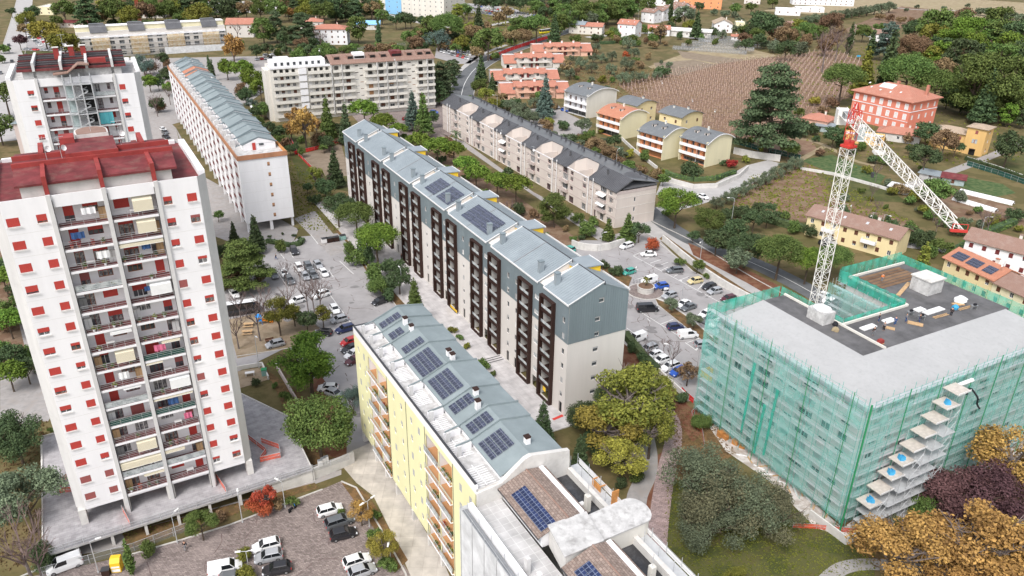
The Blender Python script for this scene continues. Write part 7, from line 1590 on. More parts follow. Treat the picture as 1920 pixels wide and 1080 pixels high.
# aspect: crown width / height
ASP=dict(umbrella=.95,pine=.85,round=.95,cedar=.95,conifer=.5,cypress=.2,olive=1.15,bare=.7,thin=.75,bush=1.25,palm=.8)
def tree_meshes(kind,col,lod,var):
    k=(kind,col,lod,var)
    if k in _tc: return _tc[k]
    rr=random.Random(hash((kind,var)) % 9999 if 0 else sum(map(ord,kind))*7+var*131); H=10.0; W_=ASP[kind]*H; R=W_/2; T=MB(); C=MB(); bk='bark'
    n,ls={0:(13000,.155),1:(3000,.31),2:(1200,.47)}[lod]
    if kind=='umbrella':
        T.tube((0,0,0),(.15,.1,H*.5),.26,bk,7,.17); limbs(T,H,rr,6,H*.4,H*.62,R*.9,bk)
        cl=[]
        for i in range(24): a=i*2.4+rr.uniform(-.3,.3);q=R*math.sqrt((i+.5)/24)*.84; cl.append(((q*math.cos(a),q*math.sin(a),H*.56+H*.26*(1-(q/R)**2)+rr.uniform(-.3,.3)),(R*.30,R*.30,H*.14)))
        leafcloud(C,cl,n,ls,col,rr,.5,.5)
    elif kind=='pine':
        T.tube((0,0,0),(.4,.1,H*.45),.26,bk,7,.17); T.tube((.4,.1,H*.45),(.1,-.2,H*.85),.17,bk,5,.05); limbs(T,H,rr,8,H*.3,H*.7,R,bk)
        cl=[]
        for i in range(28): a=i*2.4+rr.uniform(-.4,.4);z=H*(.3+.62*((i*7)%28)/28+rr.uniform(-.03,.03)); q=R*(1.0-abs(z/H-.52)*1.3)*rr.uniform(.35,.9); cl.append(((q*math.cos(a),q*math.sin(a),z),(R*rr.uniform(.26,.4),R*rr.uniform(.26,.4),H*rr.uniform(.07,.12))))
        leafcloud(C,cl,n,ls,col,rr,.4,.4)
    elif kind in('round','thin'):
        T.tube((0,0,0),(.1,0,H*.4),.24,bk,7,.16); limbs(T,H,rr,8 if kind=='round' else 14,H*.25,H*.7,R,bk if kind=='round' else 'bark_grey',.26,3 if kind=='round' else 6)
        cl=[]
        for i in range(22): 
            a=rr.uniform(0,6.28);ph=math.acos(rr.uniform(-.7,1)); q=rr.uniform(.5,.8); cl.append(((R*q*math.sin(ph)*math.cos(a),R*q*math.sin(ph)*math.sin(a),H*.58+H*.34*q*math.cos(ph)),(R*rr.uniform(.24,.38),)*2+(H*.11,)))
        leafcloud(C,cl,n if kind=='round' else int(n*.62),ls*(1 if kind=='round' else .95),col,rr,.3,.2)
    elif kind=='cedar':
        T.tube((0,0,0),(0,0,H*.95),.32,bk,7,.05); cl=[]
        for j in range(8):
            z=H*(.2+.1*j); rj=R*(1.02-.09*j)*rr.uniform(.8,1.05)
            m_=9 if j<6 else 5
            for i in range(m_): 
                a=6.28*i/m_+rr.uniform(-.4,.4);q=rj*rr.uniform(.45,.9); cl.append(((q*math.cos(a),q*math.sin(a),z+rr.uniform(-.55,.55)),(R*rr.uniform(.2,.34),R*rr.uniform(.2,.34),H*.034))); T.tube((0,0,z-.2),(q*math.cos(a),q*math.sin(a),z),.07,bk,3,.02)
        cl.append(((0,0,H*.95),(R*.25,R*.25,H*.05))); leafcloud(C,cl,int(n*1.3),ls,col,rr,.9,.2)
    elif kind=='conifer':
        T.tube((0,0,0),(0,0,H*.95),.18,bk,6,.03); cl=[]
        for j in range(9):
            z=H*(.12+.095*j); rj=R*(1-.1*j); m_=6
            for i in range(m_): a=6.28*i/m_+rr.uniform(-.4,.4); cl.append(((rj*.6*math.cos(a),rj*.6*math.sin(a),z),(max(.35,rj*.42),max(.35,rj*.42),H*.05)))
        cl.append(((0,0,H*.96),(.25,.25,.5))); leafcloud(C,cl,n,ls*.85,col,rr,.2,.1)
    elif kind=='cypress':
        T.tube((0,0,0),(0,0,H*.8),.14,bk,6,.03); cl=[]
        for j in range(14): z=H*(.06+.066*j); rj=R*math.sin(min(1,(j+2)/6)*math.pi/2)*(1-max(0,j-6)*.1); cl.append(((rr.uniform(-.1,.1),rr.uniform(-.1,.1),z),(rj,rj,H*.06)))
        leafcloud(C,cl,int(n*.6),ls*.7,col,rr,.1,.3)
    elif kind=='olive':
        for i in range(3): a=2.1*i; T.tube((0,0,0),(R*.3*math.cos(a),R*.3*math.sin(a),H*.5),.3,bk,6,.15)
        limbs(T,H,rr,7,H*.2,H*.7,R,bk,.2,4); cl=[]
        for i in range(24): a=rr.uniform(0,6.28);ph=math.acos(rr.uniform(-.55,1)); q=rr.uniform(.45,.82); cl.append(((R*q*math.sin(ph)*math.cos(a),R*q*math.sin(ph)*math.sin(a),H*.5+H*.42*q*math.cos(ph)),(R*rr.uniform(.2,.32),)*2+(H*.14,)))
        leafcloud(C,cl,n,ls*.85,col,rr,.2,.2)
    elif kind=='bare':
        T.tube((0,0,0),(.1,.1,H*.4),.17,'bark_grey',6,.1)
        def br(p,d,L,r,dep):
            q=p+d*L; C.tube(p,q,r,'twig',3,r*.6)
            if dep: 
                for _ in range(3 if dep>1 else 4): br(p+d*L*rr.uniform(.45,1),(d+Vector((rr.uniform(-.8,.8),rr.uniform(-.8,.8),rr.uniform(-.1,.6)))).normalized(),L*.62,r*.55,dep-1)
        for i in range(6): a=1.05*i; br(Vector((.1,.1,H*(.3+.02*i))),Vector((math.cos(a)*.65,math.sin(a)*.65,1)).normalized(),H*.26,.10,3 if lod<2 else 2)
    elif kind=='bush':
        T.tube((0,0,0),(0,0,H*.5),.2,bk,5,.1); cl=[]
        for i in range(14): a=rr.uniform(0,6.28);ph=math.acos(rr.uniform(-.2,1)); q=rr.uniform(.3,.75); cl.append(((R*q*math.sin(ph)*math.cos(a),R*q*math.sin(ph)*math.sin(a),H*.36+H*.5*q*math.cos(ph)),(R*.32,R*.32,H*.22)))
        leafcloud(C,cl,int(n*.6),ls*1.5,col,rr,.2,.1)
    elif kind=='palm':
        T.tube((0,0,0),(.2,0,H*.6),.35,bk,7,.28)
        for i in range(26):
            a=i*2.4; el=rr.uniform(-.2,1.1); L=R*rr.uniform(.8,1.05); P=[Vector((.2,0,H*.6))]; 
            for s_ in range(1,6): t=s_/5; P.append(Vector((.2+L*t*math.cos(a)*math.cos(el*.6),L*t*math.sin(a)*math.cos(el*.6),H*.6+L*(t*math.sin(el)-t*t*.55))))
            w=Vector((-math.sin(a),math.cos(a),0))
            for p,q in zip(P,P[1:]): C.poly([p-w*.35,q-w*.3,q+w*.3,p+w*.35],col)
    _tc[k]=(T.mesh('trunk'),C.mesh('crown')); return _tc[k]
KN=dict(umbrella='umbrella pine',pine='pine',round='leafy tree',thin='thinly leaved tree',cedar='cedar',conifer='conifer',cypress='cypress',olive='olive tree',bare='bare tree',bush='bush',palm='palm')
CN=dict(leaf_pine='bright green',leaf_green='green',leaf_dark='dark green',leaf_cedar='dark grey green',leaf_blue='blue green',leaf_olive='grey green',leaf_yellow='yellow',leaf_lime='yellow lime',leaf_orange='orange',leaf_brown='brown',leaf_purple='dark purple',leaf_red='red',leaf_ygreen='yellow green',leaf_russet='brownish green')
NMK=dict(umbrella='umbrella_pine',pine='pine_tree',round='leafy_tree',thin='leafy_tree',cedar='cedar_tree',conifer='conifer_tree',cypress='cypress_tree',olive='olive_tree',bare='bare_tree',bush='bush',palm='palm_tree')
S_={'p':'leaf_pine','g':'leaf_green','d':'leaf_dark','c':'leaf_cedar','b':'leaf_blue','o':'leaf_olive','y':'leaf_yellow','l':'leaf_lime','a':'leaf_orange','n':'leaf_brown','v':'leaf_purple','r':'leaf_red','h':'leaf_ygreen','e':'leaf_russet'}
K_={'U':'umbrella','P':'pine','R':'round','T':'thin','C':'cedar','F':'conifer','Y':'cypress','O':'olive','B':'bare','S':'bush','L':'palm'}
_tn=[0]
def plant(code,cx,cy,d,label,group,hs=1.0):
    kind,col=K_[code[0]],S_[code[1]]; H=8.0
    for _ in range(4):
        zc=H*(.62 if kind not in('bush',) else .45); p=G(cx,cy,zc); dist=(p-Vector((0,0,CAMH))).length; Wm=1.1*d*dist/FPX; H=Wm/ASP[kind]*hs
    s=Wm/(ASP[kind]*10); lod=0 if d>54 or (dist<175 and d>40) else (1 if d>26 else 2); _tn[0]+=1; v=_tn[0]%2
    T,C=tree_meshes(kind,col,lod,v); rr=random.Random(_tn[0]); t=put(None,NMK[kind],None,(p.x,p.y,0),rr.uniform(0,6.28),(s,s,s*hs)); t.empty_display_size=.1
    tag(t,label,'bush' if kind=='bush' else ('bare tree' if kind=='bare' else 'tree'),group); put(T,'trunk' if kind!='bush' else 'stem',t); put(C,'crown' if kind!='bush' else 'foliage',t); return t
def area(phrase,group,L):
    cnt={}; 
    for e in L: cnt.setdefault(e[0][:2],[]).append(e)
    for c,Q in cnt.items():
        Q.sort(key=lambda e:e[1])
        nm=('leafless' if c[0]=='B' else CN[S_[c[1]]])+' '+KN[K_[c[0]]]
        for i,e in enumerate(Q):
            o=ordn(i,len(Q)); lab=nm+(', '+o if o else '')+' '+phrase if o else nm+' '+phrase
            plant(e[0],e[1],e[2],e[3],lab,group,e[4] if len(e)>4 else 1.0)
area('behind the central grey block','trees behind the central block',[('Up',682,207,50),('Up',718,230,44),('Up',747,243,32),('Up',783,267,46),('Up',820,277,50),('Up',850,281,42),('Up',873,310,46),('Up',893,326,46),('Up',933,340,46),('Up',968,347,52),('Pg',1040,384,56),('Sg',1084,408,30),('Sd',951,322,26),('Lc',855,250,22),('Sd',975,392,34),('Bn',955,385,34),('Bn',800,252,26),('Sn',1000,400,24),('Sg',905,372,26)])
area('along the left foot of the central block','trees before the central block',[('Fd',626,305,34),('Rd',632,384,62),('Ug',667,404,66),('Up',706,448,78),('Rd',608,348,38),('Rd',748,520,50),('Fg',777,556,46),('Sd',684,478,44),('Sg',716,534,56),('Sg',668,480,44),('Sd',735,498,46),('Sg',700,510,46),('Sd',690,455,50),('Sg',655,465,34),('Sd',728,552,34),('Sg',760,585,26),('Th',590,325,30),('Sg',862,632,16),('Sh',848,618,20),('Sg',905,683,30),('Sg',925,700,16),('Sh',875,648,18),('Bn',612,330,26)])
area('beside the foot of the long white block','trees by the long white block',[('Cg',455,486,104,.8),('Fd',477,430,34),('Fd',437,432,20),('Rg',408,402,20),('Sd',505,443,8),('Sd',530,438,8),('Sd',551,441,9),('Sd',562,446,9),('Sg',525,461,30),('Sd',590,372,26),('Rd',575,350,20),('Sn',437,520,52),('Sn',487,516,34),('Sd',415,470,34),('Sn',410,500,28)])
area('beside the playground right of the tower','trees by the playground',[('Ba',492,556,52),('Ba',539,546,48),('Ba',573,538,50),('Ba',585,543,48),('Ba',597,540,56),('Ba',480,584,62),('Ba',440,604,56),('Ba',446,562,44),('Ba',533,500,34),('Bn',560,505,34),('Tl',520,580,50,1.2),('Th',550,584,34),('Th',604,586,34),('Rd',574,596,38),('Pp',576,664,104),('Rg',595,787,124),('Ob',660,742,44,1.5),('Sg',535,742,24),('Sg',515,722,16),('Sr',573,810,14),('Sd',480,715,20)])
area('at the left edge of the picture','trees at the left edge',[('Rd',25,812,84),('Ro',42,925,110),('Bn',34,1005,120),('Bn',60,1030,80),('Up',14,600,48),('Up',16,700,48),('Up',6,520,44),('Ug',8,178,50),('Rg',-6,230,50),('Sg',95,806,12),('Sd',80,1040,60)])
area('beside the lower left car park','shrubs by the lower car park',[('Rg',375,980,54),('Sg',277,1028,38),('Yg',238,1036,14),('Sr',486,948,48),('Tr',495,930,40),('Sn',410,968,26),('Sh',457,1040,34),('Sh',456,1078,40),('Ta',676,955,42),('Sg',703,965,24),('Ty',716,1018,52),('Sg',727,1058,36),('Sg',700,1000,26),('Sg',548,940,26),('Sn',520,945,26),('Sg',640,960,18)])
area('right of the yellow block\'s roof','trees right of the yellow block',[('Tl',1185,735,150,.8),('Rh',1205,720,104,.7),('Ty',1140,795,120,.7),('Tl',1222,800,80),('Ty',1165,850,90,.7),('Rd',1100,775,70),('Rd',1118,826,54),('Rd',1135,735,50),('Sd',1200,815,28),('Fd',1018,790,54),('Fd',1087,852,52),('Sg',1195,890,40),('Sd',1165,905,30),('Sd',1110,672,14)])
area('in the park at the bottom centre','trees in the park',[('Oo',1310,876,140,.95),('Oe',1350,925,150,.85),('Oo',1405,930,130,.95),('Oe',1450,950,120,.9),('Oo',1330,975,120,.7),('Rl',1382,1082,44),('Sd',1280,745,30),('Sg',1318,790,44),('Sd',1345,778,26),('Sg',1260,762,16),('Sd',1330,752,30)])
area('below the netted block at the lower right','autumn trees lower right',[('Ta',1692,1020,136,.8),('Ta',1850,1010,150,.8),('Ta',1935,1030,120,.8),('Ta',1905,850,116,.8),('Ta',1790,1070,90,.8),('Ta',1770,1010,80,.8),('Rv',1810,930,130,.7),('Rv',1880,925,130,.7),('Rv',1760,940,80,.7),('Sg',1730,962,76),('Sg',1690,985,54),('Sd',1775,905,54),('Sn',1935,780,60),('Sn',1900,760,40)])
area('in or beside the right hand car park','shrubs in the right car park',[('Sr',1224,458,34),('Sg',1275,490,22),('Rg',1308,496,26),('Sg',1325,517,16),('Sd',1132,496,24),('Sd',1155,506,28),('Ro',1260,568,28),('Ro',1302,597,32),('Sl',1343,632,16),('Fg',1141,424,26,.8),('Fg',1178,420,34,.8),('Rd',1199,430,38),('Sg',1098,428,40),('Ba',1217,652,32),('Ba',1264,655,40,1.2),('Ba',1246,640,26),('Tn',1291,694,38),('Sd',1185,650,30),('Sd',1205,672,30),('Sg',1112,415,26),('Sn',1250,740,20)])
area('by the road right of the terraces','trees by the right road',[('Rp',1270,377,74),('Rg',1330,408,56),('Rd',1374,426,50),('Rd',1402,458,66),('Rd',1345,446,50),('Ug',1463,472,78),('Up',1516,490,62),('Ug',1563,484,60),('Rd',1415,408,40),('Rd',1440,405,34),('Ro',1385,480,50),('Rd',1300,440,24),('Sg',1490,425,34),('Sd',1520,430,34),('Sg',1250,398,18)])
area('in the row above the pale road','olive row above the road',[('Oo',1345+18.5*i,376-9.3*i,28) for i in range(9)]+[('Sd',1360+20*i,400-3*i,30) for i in range(5)])
area('on the bank behind the yellow terrace','shrubs behind the yellow terrace',[('Sd',1645,420,36),('Sd',1672,428,40),('Sd',1702,438,44),('Sd',1735,448,44),('Sg',1765,460,36),('Sd',1795,425,36),('Fh',1730,492,44),('Sg',1745,470,30),('Sg',1780,478,26),('Ba',1760,415,24),('Sd',1580,395,28),('Ba',1860,405,34),('Sd',1905,400,30),('Sd',1875,450,24),('Sg',1885,600,20),('Sg',1820,470,22)])
area('between the black roofed terraces and the villas','hillside shrubs',[('Oo',957,193,28),('Oo',975,201,34),('Oo',992,213,34),('Oo',965,212,30),('Oo',1002,188,26),('Ob',1018,215,26),('Fb',1023,172,36),('Sd',1057,233,24),('Ro',1092,231,32),('So',1064,258,22),('Rn',1117,272,40),('Rn',1143,284,32),('Sy',1180,287,24),('Sg',1208,291,28),('Rg',1172,311,38),('Rd',1153,261,26),('Rn',1200,318,30),('Sn',1022,231,26),('Sn',1085,262,28),('Sh',1128,245,14),('Sg',1105,250,22),('Sn',1230,325,30),('Sd',1340,298,18),('Sd',1357,305,16),('Sr',1372,305,22),('Sh',1398,298,18),('Sd',1295,318,44),('Sn',1160,300,26)])
area('in the olive grove beyond the pink terraces','olive grove',[('Oo',1179,77,26),('Oo',1148,102,22),('Oo',1116,86,22),('Oo',1090,114,26),('Oo',1113,106,20),('Oo',1128,106,20),('Oo',1073,108,18),('Oo',1110,123,24),('Oo',1146,125,22),('Oo',1175,115,30),('Oo',1190,96,22),('Oo',1069,135,24),('Oo',1171,142,28),('Oo',1192,140,24),('Oo',1207,140,20),('Sd',1242,133,30),('Sh',1129,148,20),('Sg',1149,149,16),('Sn',1225,83,20),('Sr',1174,102,16),('Sh',1155,71,16),('Tn',1063,122,24),('Oo',1232,138,20),('Sn',1200,120,20),('Sn',1215,105,18),('Oo',1050,130,18)])
area('beyond the far white houses','trees beyond the white houses',[('Rh',1292,46,22),('Ro',1285,24,38),('Rd',1311,10,18),('Fd',1308,40,22),('Oo',1354,62,22),('Tn',1240,57,26),('Rg',1268,36,20),('Yd',1259,10,8),('Fd',1040,48,28),('Pg',1052,38,32),('Pg',1069,31,34),('Pg',1088,22,38),('Pg',1108,18,38),('Pg',1125,20,34),('Pg',1142,13,38),('Pg',1162,12,38),('Pg',1177,10,36),('Pg',1190,3,32),('Ug',1006,46,44),('Sg',1155,66,20),('Sd',1120,70,24),('Sn',1020,20,30),('Sn',1060,10,30),('Sg',1210,56,18)])
area('on the slope above the upper road','trees above the upper road',[('Ug',839,48,56),('Pg',807,46,44),('Ob',822,68,44),('Ob',806,66,30),('Rg',915,72,54),('Rn',888,58,34),('Rh',866,77,32),('Fd',897,36,30),('Ch',858,22,32),('Rg',872,15,26),('Bv',876,33,26),('Rg',974,44,40),('Rd',990,44,38),('Rn',964,66,28),('Fd',902,121,24),('Rg',899,158,30),('Rh',911,175,30),('Rg',886,188,26),('Sg',930,104,22),('Fd',923,148,16),('Rh',925,192,24),('Rn',940,180,20),('Rn',935,30,24),('Rn',950,20,24)])
area('beside the far cream flats','trees by the far flats',[('Cc',826,142,44,1.3),('Cc',843,134,36,1.3),('Cd',823,168,38),('Cc',853,124,24,1.2),('Fb',773,198,34),('Fg',793,205,38),('Rd',806,218,30),('Ta',570,228,50,1.2),('Ta',553,214,30),('Fg',612,212,32,1.2),('Fc',647,222,30,1.2),('Ta',592,232,26),('Rd',531,244,30),('Rd',630,240,30),('Bv',780,238,26),('Rr',760,222,12),('Ta',545,240,28),('Sg',520,262,30),('Sn',600,262,40),('Sn',840,262,20)])
area('left of the far cream flats','trees left of the far flats',[('Rp',424,123,34),('Rp',453,127,40),('Rp',470,143,40),('Rp',487,162,36),('Ta',435,84,40,1.1),('Ra',436,90,30),('Rd',480,92,26),('Rd',501,90,24),('Sg',453,80,14),('Ob',268,116,34,1.2),('Rp',279,150,28),('Rp',313,163,22),('Bn',290,186,30),('Sn',300,200,22),('Yd',391,117,7),('Yd',397,125,7),('Ob',470,190,24),('Ro',488,200,26),('Sn',460,175,20),('Bn',340,205,22)])
area('around the villas at the top left','trees around the top left villas',[('Pg',491,48,38),('Cc',516,42,36,1.3),('Cc',568,48,56,.9),('Pd',540,60,28),('Pg',670,46,40),('Bn',599,67,28),('Bn',443,50,26),('Rh',372,24,48),('Rg',341,32,28),('Pd',597,6,34),('Pd',628,10,36),('Cc',664,12,34),('Pd',695,10,30),('Rg',640,16,20),('Yd',709,54,10),('Rn',716,88,22),('Rd',742,35,26),('Rd',760,32,28),('Rd',770,36,22),('Rd',790,36,18),('Rg',767,68,30),('Rg',716,26,26),('Rh',703,10,30),('Ra',540,22,20),('Rn',560,20,20),('Bn',640,100,16),('Bn',660,100,16),('Bn',690,98,14),('Sg',520,98,20),('Sg',560,100,30),('Sg',590,102,30),('Sg',620,98,30)])
area('by the road at the top left corner','trees at the top left corner',[('Rh',48,33,28),('Rd',61,20,24),('Rn',46,52,22),('Ry',80,54,44),('Rh',118,76,46),('Ry',105,66,34),('Rv',35,74,22),('Rg',118,15,38),('Cd',161,16,46),('Rg',209,12,44),('Rg',228,16,28),('Cc',255,24,16),('Rg',105,36,18),('Ta',141,92,18),('Rn',185,30,24),('Rh',195,10,26),('Rg',300,14,22),('Rg',320,12,30),('Sg',230,44,26),('Sg',280,44,22),('Sg',320,44,22),('Rd',20,20,14),('Sg',5,90,22),('Sg',3,110,18),('Rg',330,22,22),('Sd',210,42,20)])
area('on the hillside at the upper right','hillside trees upper right',[('Rd',1431,38,48),('Rd',1461,42,26),('Rn',1476,62,40),('Bv',1553,70,58),('Bv',1575,66,44),('Rn',1560,38,38),('Rg',1397,54,22),('Rg',1422,61,28),('So',1394,74,16),('So',1417,78,16),('So',1436,83,20),('Yd',1597,62,11,.9),('Yd',1637,74,12,.8),('Yd',1672,98,26,.9),('Cb',1667,68,44,1.2),('Fh',1625,124,42,.9),('Rn',1720,84,56),('Rn',1768,126,44),('Rh',1757,100,44),('Rd',1717,50,36),('Rv',1850,87,30),('Rh',1880,88,36),('Rh',1909,95,40),('Sn',1510,75,30),('Sn',1450,62,26),('Rh',1500,45,26),('Rg',1620,56,28),('Rg',1650,50,20),('Bv',1590,85,26)])
area('in the pine wood at the right edge','pine wood right edge',[('Pg',1754,40,54),('Pg',1790,40,54),('Pp',1816,56,60),('Pd',1807,95,54),('Pg',1844,54,44),('Pg',1875,56,44),('Pd',1909,54,38),('Pg',1841,134,92),('Pg',1903,140,88),('Pg',1880,100,44),('Pp',1775,72,40),('Pd',1860,170,40),('Sd',1830,192,46),('Sd',1802,198,32),('Sd',1858,200,32),('Sg',1815,168,26),('Pd',1780,176,30),('Sd',1885,208,26),('Pd',1925,95,40)])
area('around the red palazzo','trees around the palazzo',[('Cc',1452,180,128,1.1),('Ug',1582,147,64),('Ug',1703,136,80),('Ug',1757,158,64),('Sd',1497,238,44),('Sd',1522,240,30),('Rd',1565,250,36),('Rg',1480,276,36),('Sh',1408,262,18),('Sh',1430,278,22),('Rd',1740,244,42),('Rn',1773,262,42,1.2),('Rd',1793,274,26),('Rd',1737,292,48),('Sd',1717,278,28),('Rd',1895,268,50,1.1),('Rg',1757,352,50),('Sh',1675,357,22),('Ba',1638,352,26),('Sh',1716,366,26),('Sn',1650,262,24),('Sn',1700,258,24),('Sn',1545,205,20),('Sy',1530,188,24),('Sn',1560,192,24),('Sg',1500,210,22),('Sd',1612,256,14)])
area('scattered on the far slopes at the top','far bushes at the top',[('Oo',1515+14*i,34-3.6*i/1.6,20) for i in range(12)]+[('So',1840+12*i,20+2*i,18) for i in range(8)]+[('Sn',1650+20*i,30+3*i,16) for i in range(4)]+[('Rd',900+25*i,2,30) for i in range(5)]+[('Oo',1385,82,18),('So',1700,18,9),('So',1720,12,9),('So',1770,14,9),('So',1815,10,9),('Rg',1380,14,22),('Rg',1410,12,20),('Rg',1450,2,18),('So',1340,22,16),('So',1360,24,18),('So',1377,27,16)])
# denser planting where the photograph shows unbroken greenery
def scatter(phrase,group,px,n,codes,lo,hi,seed):
    rr=random.Random(seed); L=[]; k=0
    def ins(x,y):
        c=False;j=len(px)-1
        for i in range(len(px)):
            if (px[i][1]>y)!=(px[j][1]>y) and x<(px[j][0]-px[i][0])*(y-px[i][1])/(px[j][1]-px[i][1])+px[i][0]: c=not c
            j=i
        return c
    xs=[p[0] for p in px];ys=[p[1] for p in px]
    while len(L)<n and k<n*60:
        k+=1; x,y=rr.uniform(min(xs),max(xs)),rr.uniform(min(ys),max(ys))
        if ins(x,y) and all((x-e[1])**2+((y-e[2])*1.6)**2>(lo*.75)**2 for e in L): L.append((rr.choice(codes),x,y,rr.uniform(lo,hi)))
    area(phrase,group,L)
scatter('among the villas at the very top left','wood at the top left',[(225,0),(700,0),(700,14),(560,22),(430,14),(230,26)],40,['Rg','Pd','Rg','Rh','Cd','Rn'],24,40,1)
scatter('in the belt behind the far flats','belt behind the far flats',[(520,66),(640,86),(800,84),(800,96),(520,96)],22,['Rd','Sg','Rg','Rn','Sd'],18,28,2)
scatter('on the slopes left of the upper road','upper road slopes',[(790,40),(850,38),(960,50),(1000,60),(900,104),(860,90),(760,80)],30,['Rn','Rg','Sg','Rh','Rd','Sn'],18,34,3)
scatter('along the top edge beyond the bus','top edge trees',[(1000,0),(1260,0),(1200,16),(1110,34),(1010,30)],26,['Pg','Rg','Pg','Rd','Ro'],22,34,4)
scatter('in the depth of the right hand wood','right hand wood',[(1740,20),(1925,30),(1925,220),(1830,210),(1760,110)],40,['Pg','Pd','Rg','Pp','Rn','Rh','Fd'],26,46,5)
scatter('in the gardens above the vineyard','gardens above the vineyard',[(1380,34),(1500,44),(1590,60),(1590,86),(1470,92),(1390,84)],26,['Rg','Sn','Rd','Rn','So','Sg'],18,34,6)
scatter('in the grounds of the red palazzo','palazzo grounds',[(1500,222),(1560,216),(1640,290),(1750,280),(1760,320),(1620,318),(1520,280)],24,['Sn','Sg','Sd','Sh','Ba'],14,26,7)
scatter('below the white hillside villa','bank below the villas',[(930,182),(1010,176),(1110,250),(1250,330),(1235,350),(1100,300),(940,216)],40,['Ro','Sd','Sn','Rg','Sh','Oo'],16,30,8)
scatter('among the vegetable plots at the right','vegetable plots',[(1640,330),(1780,360),(1915,400),(1915,440),(1700,404),(1560,380)],26,['Sg','Sn','Ba','So','Sh'],12,28,9)
scatter('left of the cream flats\' foot','greenery before the cream flats',[(440,160),(480,165),(520,258),(600,262),(640,250),(645,268),(560,300),(520,290)],22,['Sd','Rg','Sn','Rd','Sg'],16,32,10)
scatter('along the front gardens of the beige terraces','terrace front gardens',[(700,245),(830,262),(1010,388),(1110,452),(1060,474),(900,370)],26,['Sg','Sd','Sn','Sg'],12,24,11)
scatter('beside the far road on the left edge','left edge greenery',[(-10,360),(20,420),(50,560),(70,700),(20,720),(-20,600)],18,['Rd','Sg','Sn','Pg'],26,46,12)
scatter('in the gardens around the far white houses','gardens of the far white houses',[(1040,60),(1330,40),(1350,80),(1240,80),(1100,86)],26,['Sg','Sn','Rg','Sd','Rh'],12,22,13)
scatter('in the rough field before the olive trees','rough field',[(1060,90),(1220,86),(1260,120),(1160,170),(1070,160)],18,['Sn','So','Sg'],8,16,14)
scatter('between the tower behind and the road','behind the rear tower',[(262,100),(310,105),(330,160),(300,215),(280,200)],12,['Rg','Sn','Bn','Rd'],18,30,15)
scatter('on the foot of the crane side hill','hill foot',[(1430,395),(1540,412),(1640,400),(1760,430),(1720,455),(1560,430)],18,['Sd','Sg','Sn'],14,30,16)
# clipped hedges
def hedge(label,px,w,h,m_='leaf_green'):
    P=[G(x,y) for x,y in px]; rr=random.Random(len(label)); b=MB(); o0=P[0]
    for a,c in zip(P,P[1:]):
        L=(c-a).length; n=max(1,int(L/1.2)); cl=[]
        for i in range(n): q=a+(c-a)*(i+.5)/n-o0; cl.append(((q.x,q.y,h*.5),(w*.6,w*.6,h*.52)))
        dist=a.y+40; ls=.16 if dist<200 else .3; leafcloud(b,cl,int(L*(70 if dist<200 else 28)),ls,m_,rr,.3,.3)
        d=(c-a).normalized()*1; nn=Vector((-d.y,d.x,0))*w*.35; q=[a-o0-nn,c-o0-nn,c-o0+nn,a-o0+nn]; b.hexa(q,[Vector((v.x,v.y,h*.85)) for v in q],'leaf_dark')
    tag(b.obj('hedge',None,o0),label,'hedge')
hedge('dark clipped hedge curving before the near end of the long white block',[(500,455),(520,458),(545,463),(563,460),(568,452)],1.5,1.3,'leaf_dark')
hedge('dark hedge against the near gable of the central block',[(1172,632),(1190,655),(1212,680),(1232,700)],2.0,1.8,'leaf_dark')
hedge('narrow dark hedge on the plaza edge behind the yellow roof',[(790,598),(820,622),(848,648)],1.6,1.6,'leaf_dark')
hedge('green hedge along the wall below the middle orange balconied house',[(1235,322),(1265,333),(1300,340),(1340,338),(1378,325)],2,1.6,'leaf_green')
hedge('dark green hedge below the far white houses',[(1125,83),(1150,82),(1175,72)],3,2.2,'leaf_dark')
hedge('long dark hedge behind the yellow terrace',[(1422,412),(1470,425),(1530,440)],2.5,2.4,'leaf_dark')
hedge('green hedge in front of the ochre villa',[(1810,300),(1850,312),(1900,330),(1940,345)],2,1.6,'leaf_dark')
hedge('ivy covered bank with a green hedge by the white row at the right edge',[(1780,480),(1800,470),(1850,440),(1900,420)],3,2,'leaf_green')
hedge('long olive hedge climbing the far hill',[(1500,44),(1560,38),(1620,26),(1670,12)],6,4.5,'leaf_olive')
hedge('green hedge before the far villas left of the cedars',[(225,44),(300,46),(360,38)],4,3,'leaf_dark')
# vineyard posts and vines
A_=G(1290,235); e1=(G(1560,185)-G(1290,235)).normalized(); e2=Vector((-e1.y,e1.x,0))
poly=[G(x,y) for x,y in VF]
def inside(p,P):
    c=False; j=len(P)-1
    for i in range(len(P)):
        if (P[i].y>p.y)!=(P[j].y>p.y) and p.x<(P[j].x-P[i].x)*(p.y-P[i].y)/(P[j].y-P[i].y)+P[i].x: c=not c
        j=i
    return c
rr=random.Random(5); posts=[]; V=MB()
for i in range(-60,90):
    for j in range(-20,160):
        p=A_+e1*(i*5.4)+e2*(j*3.1)
        if inside(p,poly): posts.append(p+Vector((rr.uniform(-.2,.2),rr.uniform(-.2,.2),0)))
        q=p+e1*2.7
        for s_ in (p,q):
            if inside(s_,poly):
                for _ in range(5):
                    c=s_+e1*rr.uniform(-1.3,1.3); z=rr.uniform(.6,1.5); d=Vector((rr.uniform(-.5,.5),rr.uniform(-.5,.5),rr.uniform(-.2,.4))); w=Vector((0,0,.13)); V.poly([c+Vector((0,0,z))-d,c+Vector((0,0,z))-w,c+Vector((0,0,z))+d,c+Vector((0,0,z))+w],'twig' if rr.random()<.7 else 'leaf_brown')
posts.sort(key=lambda p:(p-Vector((0,0,CAMH))).length)
mat('post_wood',(.55,.42,.36),.9,.15,2)
pm=MB(); pm.box(-.055,.055,-.055,.055,0,2.1,'post_wood'); pm=pm.mesh('vineyard_post')
